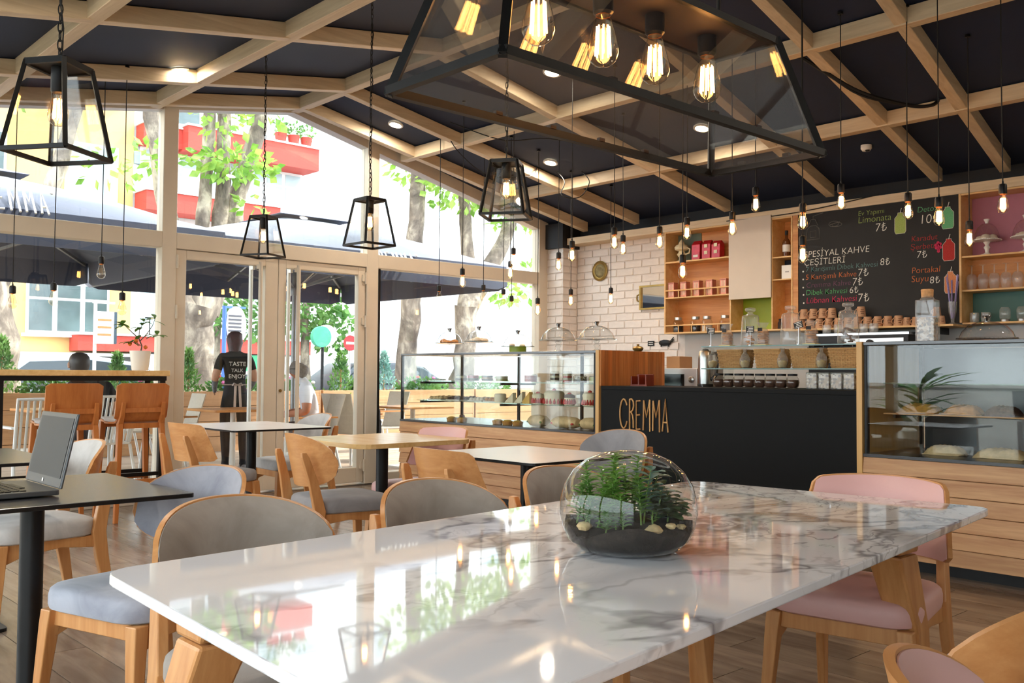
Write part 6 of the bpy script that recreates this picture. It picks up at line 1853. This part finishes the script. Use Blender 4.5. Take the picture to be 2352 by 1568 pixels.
# ---- street signs
def disc(r, y0, y1, n=28): return MB().lathe([(0, y0), (r, y0), (r, y1), (0, y1)], n).xf(Matrix.Rotation(PI/2, 4, 'X'))
t = thing('traffic_sign', (10.8, 16.5, -.14), 0, 'round red no-entry sign with white bar', 'sign')
MB().tube([(0, .04, 0), (0, .04, 2.25)], .03, 10).build('post', M_steel, t, smooth=True)
disc(.16, -.01, .01).xf(Matrix.Translation((0, 0, 1.88))).build('red_disc', plain('sign_red', (206, 40, 48), .4, var=0), t)
MB().box(-.11, .11, -.016, -.011, 1.855, 1.905).build('white_bar', M_labelwht, t)
t = thing('round_shop_sign', (9.55, 15.6, -.14), 0, 'round mint green shop sign on a post behind the man in white', 'sign')
MB().tube([(.1, .1, 0), (.1, .1, 2.1)], .03, 10).build('post', M_black, t, smooth=True)
disc(.2, -.05, .05).xf(Matrix.Translation((0, 0, 1.95))).build('green_disc', plain('sign_mint', (64, 160, 128), .4, var=.1), t)
disc(.21, -.05, .02).xf(Matrix.Translation((.2, .12, 1.98))).build('white_disc', M_labelwht, t)
t = thing('oval_street_sign', (8.15, 16.5, -.14), 0, 'oval white street sign with dark lines on a blue post', 'sign')
MB().tube([(-.12, 0, 0), (-.12, 0, 2.5)], .04, 10).build('post', plain('sign_blue', (70, 110, 200), .45, var=0), t, smooth=True)
o = disc(.27, -.04, .04).xf(Matrix.Diagonal((.75, 1, 1.3, 1))).xf(Matrix.Translation((.1, 0, 2.15))).build('plate', M_labelwht, t)
for k in range(6): MB().box(-.06, .2, -.05, -.041, 1.95+k*.07, 1.985+k*.07).build('print_line', plain('sign_grey', (80, 80, 90), .5, var=0) if 'sign_grey' not in MATS else MATS['sign_grey'], o)
MB().box(-.16, .3, -.02, .02, 2.46, 2.5).build('arm', MATS['sign_blue'], t)
t = thing('notice_board', (5.15, 14.5, -.14), 0, 'white notice board on a white post above the seated waiter', 'sign')
MB().tube([(-.14, 0, 0), (-.14, 0, 2.32)], .025, 10).build('post', M_white, t, smooth=True)
MB().box(-.16, .12, -.05, .0, 1.68, 2.16).build('board', M_white, t)
MB().box(.12, .16, -.06, .02, 1.68, 2.16).build('dark_edge', plain('board_blue', (60, 78, 92), .5), t)
for k in range(3): MB().box(-.12, .08, -.054, -.05, 1.8+k*.11, 1.83+k*.11).build('print_line', plain('notice_orange', (220, 130, 80), .6, var=0) if 'notice_orange' not in MATS else MATS['notice_orange'], t)
MB().box(-.18, .14, -.02, .02, 2.28, 2.31).build('arm', M_white, t)

# ---- terrace chairs and tables
M_wplas = plain('white_plastic', (226, 226, 224), .45, var=.02)
M_sling = plain('beige_sling', (206, 198, 184), .7, var=.05, vscale=40, bump=.3, bscale=200)
def patio_chair(x, y, rz, label, sling):
    t = thing('patio_chair', (x, y, -.012), rz, label, 'chair', 'terrace chairs')
    mat = M_sling if sling else M_wplas
    def back(u, v):
        return ((2*u-1)*(.21+.015*v), .2+.13*v+.02*(1-(2*u-1)**2), .44+.46*v)
    if sling:
        shell(MB(), back, lambda u, v: (lambda p: (p[0], p[1]+.012, p[2]))(back(u, v)), 9, 7).build('backrest', mat, t, smooth=True)
    else:
        fr = MB(); fr.tube([back(0, 0), back(0, .5), back(0, 1), back(.5, 1), back(1, 1), back(1, .5), back(1, 0)], .016, 8); fr.build('back_frame', mat, t, smooth=True)
        for k in range(9):
            u = .08+.84*k/8; MB().tube([back(u, 0), back(u, .5), back(u, 1)], .0115, 6).build('back_slat', mat, t, smooth=True)
    MB().prism(rounded_rect(.45, .44, .05), .42, .445, 'z').build('seat', mat, t, bevel=.006)
    for sx in (-1, 1):
        MB().tube([(sx*.24, -.24, 0), (sx*.215, -.2, .42), (sx*.235, -.18, .64)], .016, 8).build('leg', M_wplas, t, smooth=True)
        MB().tube([(sx*.24, .3, 0), (sx*.215, .2, .42)], .016, 8).build('leg', M_wplas, t, smooth=True)
        MB().bar((sx*.235, -.22, .65), (sx*.225, .24, .65), (.045, .018)).build('armrest', M_wplas if not sling else M_shelf, t)
    return t
patio_chair(2.62, 9.05, PI, 'white slatted terrace chair just outside the left window', False)
patio_chair(2.05, 9.8, PI*.9, 'white slatted terrace chair further out at the far left', False)
patio_chair(3.42, 9.72, PI+.15, 'white plastic chair under the seated waiter', False)
patio_chair(4.35, 10.25, -PI/2-.1, 'beige sling terrace chair left of the waitress', True)
patio_chair(4.3, 11.4, -PI/2, 'beige sling terrace chair behind the waitress, near the planter', True)
patio_chair(5.55, 9.28, PI*1.5-.2, 'beige sling terrace chair under the man in white', True)
patio_chair(6.35, 9.6, PI/2+.3, 'beige sling terrace chair with the backpack', True)
patio_chair(7.2, 10.3, -PI/2, 'sling terrace chair seen through the right window pane', True)
patio_chair(8.2, 11.6, PI/2, 'sling terrace chair near the street at the right', True)
def patio_table(x, y, label):
    t = thing('patio_table', (x, y, -.012), 0, label, 'table', 'terrace tables')
    MB().prism(rounded_rect(.75, .75, .04), .72, .745, 'z').build('table_top', M_shelf, t, bevel=.004)
    MB().tube([(0, 0, .02), (0, 0, .72)], .03, 12).build('column', M_wplas, t, smooth=True)
    MB().prism(rounded_rect(.45, .45, .03), 0, .02, 'z').build('base_plate', M_wplas, t)
    return t
patio_table(4.82, 9.66, 'terrace table between the waitress and the man in white')
patio_table(7.0, 9.3, 'terrace table seen through the right window pane')
patio_table(3.3, 10.6, 'terrace table in front of the seated waiter')
t = thing('backpack', (6.42, 9.4, .36), 0, 'black backpack hanging on a terrace chair', 'backpack')
M_bag = plain('backpack_black', (38, 38, 42), .7, var=.2, vscale=20)
cushion(MB(), rounded_rect(.3, .18, .07, 5), [(0, .8), (.03, .97), (.15, 1.0), (.32, .95), (.4, .75), (.44, .45)]).build('sack', M_bag, t, smooth=True)
cushion(MB(), rounded_rect(.22, .07, .03, 4), [(.05, .9), (.07, 1), (.2, 1), (.22, .9)]).xf(Matrix.Translation((0, -.1, 0))).build('front_pocket', M_bag, t, smooth=True)
MB().tube([(-.04, 0, .43), (-.03, 0, .5), (.03, 0, .5), (.04, 0, .43)], .009, 6).build('loop', M_bag, t, smooth=True)

# ---- potted citrus on the bar
t = thing('potted_citrus', (3.03, 7.72, 1.1425), 0, 'little citrus tree in a white pot on the bar table', 'potted plant')
MB().lathe([(0, 0), (.062, 0), (.066, .01), (.083, .155), (.085, .16), (.077, .16), (.07, .13), (0, .13)], 26).build('pot', M_whiteware, t, smooth=True)
MB().lathe([(0, .135), (.072, .14)], 18).build('soil', M_soil2, t)
stems = [([(0, 0, .13), (.012, 0, .2), (-.01, .01, .26)], [.008, .006, .005]), ([(-.01, .01, .26), (-.06, .0, .3), (-.13, -.01, .36), (-.2, 0, .39)], [.005, .004, .003, .002]), ([(-.0, .01, .24), (.05, 0, .3), (.1, .01, .37), (.12, 0, .44)], [.005, .004, .003, .002]), ([(-.01, .01, .26), (-.01, .0, .33), (.03, 0, .41)], [.004, .003, .002]), ([(.0, 0, .2), (-.05, -.01, .24), (-.09, 0, .23)], [.004, .003, .002]), ([(.05, 0, .3), (.12, 0, .3), (.16, 0, .29)], [.003, .0025, .002])]
for P, R in stems: MB().tube(P, R, 6).build('branch', M_bark, t, smooth=True)
rr = random.Random(8); G_cit = leafmat('citrus_leaf', (62, 104, 40), (104, 148, 60), .3, .3)
for k in range(34):
    P, R = stems[1+k % 5]; b = Vector(P[-1]).lerp(Vector(P[-2]), rr.random()*1.2); a = rr.uniform(0, 6.28)
    m = MB(); leaf_into(m, b, (math.cos(a), math.sin(a)*.6, rr.uniform(-.3, .5)), rr.uniform(.07, .105), .042, .2); m.build('leaf', G_cit, t, smooth=True, fix=False)
for c in ((-.09, -.01, .215), (-.045, -.02, .24), (.03, -.03, .19)):
    MB().lathe([(0, -.018), (.013, -.012), (.018, 0), (.013, .012), (0, .018)], 12, c).build('fruit', plain('kumquat', (226, 120, 40), .4, var=.1) if 'kumquat' not in MATS else MATS['kumquat'], t, smooth=True)

# ---- what lies beyond the street-side glass (left of the picture, seen only as reflections)
t = thing('garden_wall', (-5.2, 3, -.14), 0, 'low white garden wall outside the side windows', 'wall')
MB().box(-.1, .1, -7, 7, 0, 1.1).build('render', M_winw, t)
MB().box(-.14, .14, -7, 7, 1.1, 1.16).build('coping', M_winw, t)
for k in range(4):
    y = -1.5+k*2.6
    t = thing('palm_shrub', (-3.4, y, -.14), 0, f'leafy potted palm outside the side windows, {nth(k, 4)} of four', 'plant', 'palms outside the side windows')
    MB().lathe([(0, 0), (.2, 0), (.26, .45), (0, .45)], 18).build('pot', M_whiteware, t, smooth=True)
    rr = random.Random(k); m = MB()
    for q in range(34):
        a = rr.uniform(0, 6.28); leaf_into(m, (0, 0, .4+rr.random()*.7), (math.cos(a), math.sin(a), rr.uniform(.2, 1.2)), rr.uniform(.5, .9), .12, .4)
    o = m.build('fronds', G_low, t, smooth=True, fix=False); o['kind'] = 'stuff'
    MB().tube([(0, 0, .3), (0, 0, 1.1)], .03, 8).build('stem', M_bark, t)

# ================================================================ PEOPLE ON THE TERRACE
M_skin = plain('skin', (206, 156, 128), .55, var=.05, vscale=8)
M_skin2 = plain('skin_tanned', (188, 126, 98), .55, var=.06, vscale=8)
M_tee = plain('black_tee', (24, 24, 27), .85, var=.1)
M_teew = plain('white_tee', (226, 228, 238), .85, var=.04)
M_trou = plain('dark_trousers', (26, 28, 36), .85, var=.1)
M_jean = plain('grey_trousers', (96, 96, 104), .85, var=.1)
M_shoe = plain('grey_shoe', (150, 152, 158), .6, var=.1)
M_hairb = plain('dark_hair', (30, 22, 22), .5, var=.3, vscale=40)
M_hairr = plain('red_black_hair', (64, 24, 32), .5, var=.5, vscale=30)
M_hairg = plain('grey_hair', (120, 112, 108), .6, var=.3, vscale=40)
M_sleeve = plain('grey_sleeve', (128, 132, 138), .8, var=.3, vscale=30)
M_apron = plain('apron_strap', (206, 190, 184), .8)

def figure(root, J, bones, mats, name='body'):
    """one continuous skinned body. J: joint -> (pos, radius[, radius2]); bones: (a, b, material index)"""
    names = list(J); idx = {n: i for i, n in enumerate(names)}
    me = bpy.data.meshes.new(name)
    me.from_pydata([J[n][0] for n in names], [(idx[a], idx[b]) for a, b, _ in bones], [])
    o = bpy.data.objects.new('tmp_body', me); COL.objects.link(o)
    sk = o.modifiers.new('skin', 'SKIN'); sk.use_smooth_shade = True; sk.branch_smoothing = .4
    for n in names:
        d = me.skin_vertices[0].data[idx[n]]
        r = J[n][1]; r2 = J[n][2] if len(J[n]) > 2 else r
        d.radius = (r, r2); d.use_root = (n == 'pelvis')
    sb = o.modifiers.new('sub', 'SUBSURF'); sb.levels = 2; sb.render_levels = 2
    dg = bpy.context.evaluated_depsgraph_get()
    r = bpy.data.meshes.new_from_object(o.evaluated_get(dg))
    bpy.data.objects.remove(o)
    r.materials.clear()
    for m in mats: r.materials.append(m)
    seg = [(Vector(J[a][0]), Vector(J[b][0]), mi, (J[a][1]+J[b][1])/2) for a, b, mi in bones]
    for p in r.polygons:
        c = p.center; best = None
        for a, b, mi, rad in seg:
            ab = b-a; f = max(0, min(1, (c-a).dot(ab)/max(ab.length_squared, 1e-9)))
            d = (c-(a+ab*f)).length/rad
            if best is None or d < best[0]: best = (d, mi)
        p.material_index = best[1]; p.use_smooth = True
    return new_obj(name, r, root)

def hand(J, B, wrist, palm, fdir, side, mi, tag_):
    """palm with four fingers and a thumb leaving its side"""
    w = Vector(J[wrist][0]); f = Vector(fdir).normalized(); s = Vector(side).normalized()
    p = w+f*.075
    J[palm] = (tuple(p), .03, .018); B.append((wrist, palm, mi))
    for k, (off, L) in enumerate(((-.028, .062), (-.009, .072), (.01, .068), (.027, .052))):
        a = tag_+'f%da' % k; b = tag_+'f%db' % k
        J[a] = (tuple(p+s*off+f*.03), .0095); J[b] = (tuple(p+s*off*1.15+f*(.03+L)+Vector((0, 0, -.012))), .008)
        B.append((palm, a, mi)); B.append((a, b, mi))
    J[tag_+'t1'] = (tuple(w+f*.035+s*-.04), .011); J[tag_+'t2'] = (tuple(w+f*.075+s*-.058), .009)
    B.append((wrist, tag_+'t1', mi)); B.append((tag_+'t1', tag_+'t2', mi))

def shirt_text(parent, lines, T, widths, zs):
    for s, w, z in zip(lines, widths, zs):
        text_mesh('shirt_lettering', s, w, M_labelwht, parent, T @ Matrix.Translation((-w/2, z, 0)), shear=0, offset=.01)

# ---- waitress standing with her back to us; local frame: faces +y
wt = thing('person', (5.08, 10.14, -.012), math.radians(-14), 'standing waitress in black shirt with apron ties, seen from behind', 'person')
J = {'pelvis': ((0, 0, .92), .135, .105), 'waist': ((0, .01, 1.06), .115, .088), 'chest': ((0, .02, 1.24), .145, .1), 'neckb': ((0, .03, 1.375), .06), 'neck': ((0, .045, 1.43), .047), 'head': ((0, .085, 1.51), .075, .085), 'crown': ((0, .075, 1.575), .06, .07)}
B = [('pelvis', 'waist', 1), ('waist', 'chest', 0), ('chest', 'neckb', 0), ('neckb', 'neck', 2), ('neck', 'head', 2), ('head', 'crown', 2)]
for s, n in ((-1, 'l'), (1, 'r')):
    J['sh'+n] = ((s*.15, .02, 1.33), .062); J['el'+n] = ((s*.225, .0, 1.08), .045); J['wr'+n] = ((s*.2, .17, .93), .03)
    J['um'+n] = ((s*.19, .01, 1.2), .052)
    B += [('chest', 'sh'+n, 0), ('sh'+n, 'um'+n, 0), ('um'+n, 'el'+n, 2), ('el'+n, 'wr'+n, 4)]
    hand(J, B, 'wr'+n, 'pa'+n, (-s*.3, .8, .1), (0, -.2, 1), 2, n)
    fx = s*.09
    J['hp'+n] = ((s*.085, 0, .85), .098, .1); J['kn'+n] = ((s*.1, .03*(1 if s < 0 else .4), .47), .062); J['cf'+n] = ((s*.1, .0, .3), .056); J['an'+n] = ((s*.1, -.02, .08), .04)
    J['ft'+n] = ((s*.11, .12, .035), .042, .03); J['hl'+n] = ((s*.1, -.055, .04), .035)
    B += [('pelvis', 'hp'+n, 1), ('hp'+n, 'kn'+n, 1), ('kn'+n, 'cf'+n, 1), ('cf'+n, 'an'+n, 1), ('an'+n, 'ft'+n, 3), ('an'+n, 'hl'+n, 3)]
bd = figure(wt, J, B, [M_tee, M_trou, M_skin, M_shoe, M_sleeve])
hr = MB()
hr.lathe([(0, .1), (.045, .094), (.08, .066), (.092, .015), (.09, -.04), (.074, -.1), (.07, -.16), (.062, -.22), (.04, -.28), (.0, -.3)], 20, (0, .055, 1.52), sy=.85)
for i in range(len(hr.v)):
    x, y_, z = hr.v[i]; hr.v[i] = (x+.006*math.sin(z*60), y_-.03*max(0, (1.5-z)/.2) + .004*math.sin(x*160), z)
hr.build('hair', M_hairr, wt, smooth=True)
ap = MB(); ap.tube([(.132*math.cos(2*PI*k/24), .102*math.sin(2*PI*k/24)+.004, 1.0) for k in range(24)], .022, 6, closed=True, flat=.3)
ap.build('apron_belt', M_apron, wt, smooth=True)
for dx, L in ((-.02, .36), (.025, .3)): MB().bar((dx, -.108, .99), (dx*1.6, -.128, .99-L), (.028, .005)).build('apron_tie', M_apron, wt)
for dx in (-1, 1): MB().tube([(0, -.11, 1.0), (dx*.04, -.125, 1.02), (dx*.06, -.122, .99), (0, -.11, .995)], .01, 6, flat=.5).build('apron_bow', M_apron, wt, smooth=True)
TX = Matrix.Translation((0, -.101, 0)) @ Matrix.Rotation(PI/2, 4, 'X')
shirt_text(bd, ['TASTE', 'TALK', 'ENJOY'], TX, [.19, .135, .19], [1.215, 1.145, 1.075])

# ---- man in white, seated; local frame faces +y
mn = thing('person', (5.57, 9.3, -.012), math.radians(62), 'grey-haired man in a white shirt seated on a terrace chair', 'person')
J = {'pelvis': ((0, -.03, .53), .15, .13), 'waist': ((0, -.02, .68), .15, .13), 'chest': ((0, .05, .88), .175, .125), 'neckb': ((0, .08, 1.03), .075), 'neck': ((0, .115, 1.085), .058), 'head': ((0, .16, 1.17), .08, .092), 'crown': ((0, .15, 1.235), .068, .08), 'nose': ((0, .255, 1.155), .015)}
B = [('pelvis', 'waist', 0), ('waist', 'chest', 0), ('chest', 'neckb', 0), ('neckb', 'neck', 2), ('neck', 'head', 2), ('head', 'crown', 2), ('head', 'nose', 2)]
for s, n in ((-1, 'l'), (1, 'r')):
    J['sh'+n] = ((s*.18, .05, .97), .075); J['um'+n] = ((s*.225, .05, .84), .064); J['el'+n] = ((s*.24, .06, .71), .05); J['wr'+n] = ((s*.16, .3, .68), .033)
    B += [('chest', 'sh'+n, 0), ('sh'+n, 'um'+n, 0), ('um'+n, 'el'+n, 2), ('el'+n, 'wr'+n, 2)]
    hand(J, B, 'wr'+n, 'pa'+n, (-s*.5, .8, .0), (.3*s, .2, .8), 2, n)
    J['hp'+n] = ((s*.1, .02, .52), .105); J['kn'+n] = ((s*.13, .42, .5), .072); J['cf'+n] = ((s*.13, .42, .3), .058); J['an'+n] = ((s*.13, .4, .08), .042); J['ft'+n] = ((s*.14, .53, .035), .044, .03); J['hl'+n] = ((s*.13, .36, .04), .036)
    B += [('pelvis', 'hp'+n, 1), ('hp'+n, 'kn'+n, 1), ('kn'+n, 'cf'+n, 1), ('cf'+n, 'an'+n, 1), ('an'+n, 'ft'+n, 3), ('an'+n, 'hl'+n, 3)]
bd2 = figure(mn, J, B, [M_teew, M_jean, M_skin2, M_shoe])
h2 = MB(); h2.lathe([(.088, -.09), (.1, -.04), (.1, .01), (.088, .045), (.06, .06)], 22, (0, .145, 1.2), sy=1.08)
h2.v = [v for v in h2.v]
h2.xf(Matrix.Translation((0, .145, 1.2)) @ Matrix.Rotation(math.radians(24), 4, 'X') @ Matrix.Translation((0, -.145-.02, -1.2)))
h2.build('hair', M_hairg, mn, smooth=True)
for s in (-1, 1): MB().lathe([(0, -.03), (.012, -.02), (.016, .01), (.01, .03), (0, .034)], 8, (s*.098, .16, 1.165)).build('ear', M_skin2, mn, smooth=True)
gl2 = MB(); gl2.tube([(-.1, .15, 1.185), (-.08, .245, 1.185), (0, .26, 1.185), (.08, .245, 1.185), (.1, .15, 1.185)], .004, 6); gl2.build('glasses', M_black, mn, smooth=True)

# ---- waiter seated with his back to us
ws = thing('person', (3.42, 9.8, -.012), math.radians(8), 'seated waiter in black shirt with short dark hair behind the bar', 'person')
J = {'pelvis': ((0, -.02, .54), .15, .12), 'waist': ((-.01, .0, .7), .14, .11), 'chest': ((-.04, .06, .93), .17, .115), 'neckb': ((-.08, .1, 1.08), .068), 'neck': ((-.1, .13, 1.14), .055), 'head': ((-.115, .16, 1.22), .082, .092), 'crown': ((-.115, .155, 1.29), .066, .078)}
B = [('pelvis', 'waist', 0), ('waist', 'chest', 0), ('chest', 'neckb', 0), ('neckb', 'neck', 2), ('neck', 'head', 2), ('head', 'crown', 2)]
for s, n in ((-1, 'l'), (1, 'r')):
    J['sh'+n] = ((-.05+s*.175, .06, 1.01), .07); J['um'+n] = ((-.03+s*.22, .05, .87), .06); J['el'+n] = ((-.02+s*.23, .04, .74), .048); J['wr'+n] = ((s*.17, .27, .69), .032)
    B += [('chest', 'sh'+n, 0), ('sh'+n, 'um'+n, 0), ('um'+n, 'el'+n, 2), ('el'+n, 'wr'+n, 2)]
    hand(J, B, 'wr'+n, 'pa'+n, (-s*.4, .9, .0), (.2*s, .2, .9), 2, n)
    J['hp'+n] = ((s*.1, .02, .53), .102); J['kn'+n] = ((s*.14, .43, .52), .07); J['cf'+n] = ((s*.14, .42, .3), .056); J['an'+n] = ((s*.14, .4, .08), .04); J['ft'+n] = ((s*.15, .53, .035), .043, .03); J['hl'+n] = ((s*.14, .36, .04), .035)
    B += [('pelvis', 'hp'+n, 1), ('hp'+n, 'kn'+n, 1), ('kn'+n, 'cf'+n, 1), ('cf'+n, 'an'+n, 1), ('an'+n, 'ft'+n, 3), ('an'+n, 'hl'+n, 3)]
bd3 = figure(ws, J, B, [M_tee, M_trou, M_skin, M_shoe])
h3 = MB(); h3.lathe([(.082, -.07), (.094, -.03), (.098, .02), (.09, .06), (.066, .092), (.03, .106), (0, .108)], 22, (-.115, .145, 1.225), sy=1.08)
h3.build('hair', M_hairb, ws, smooth=True)
for s in (-1, 1): MB().lathe([(0, -.03), (.012, -.02), (.016, .01), (.01, .03), (0, .034)], 8, (-.115+s*.094, .17, 1.2)).build('ear', M_skin, ws, smooth=True)
TX = Matrix.Translation((-.02, -.068, 0)) @ Matrix.Rotation(math.radians(14), 4, 'Y') @ Matrix.Rotation(PI/2-.28, 4, 'X')
shirt_text(bd3, ['TASTE', 'TALK', 'ENJOY'], TX, [.19, .135, .19], [.93, .86, .79])
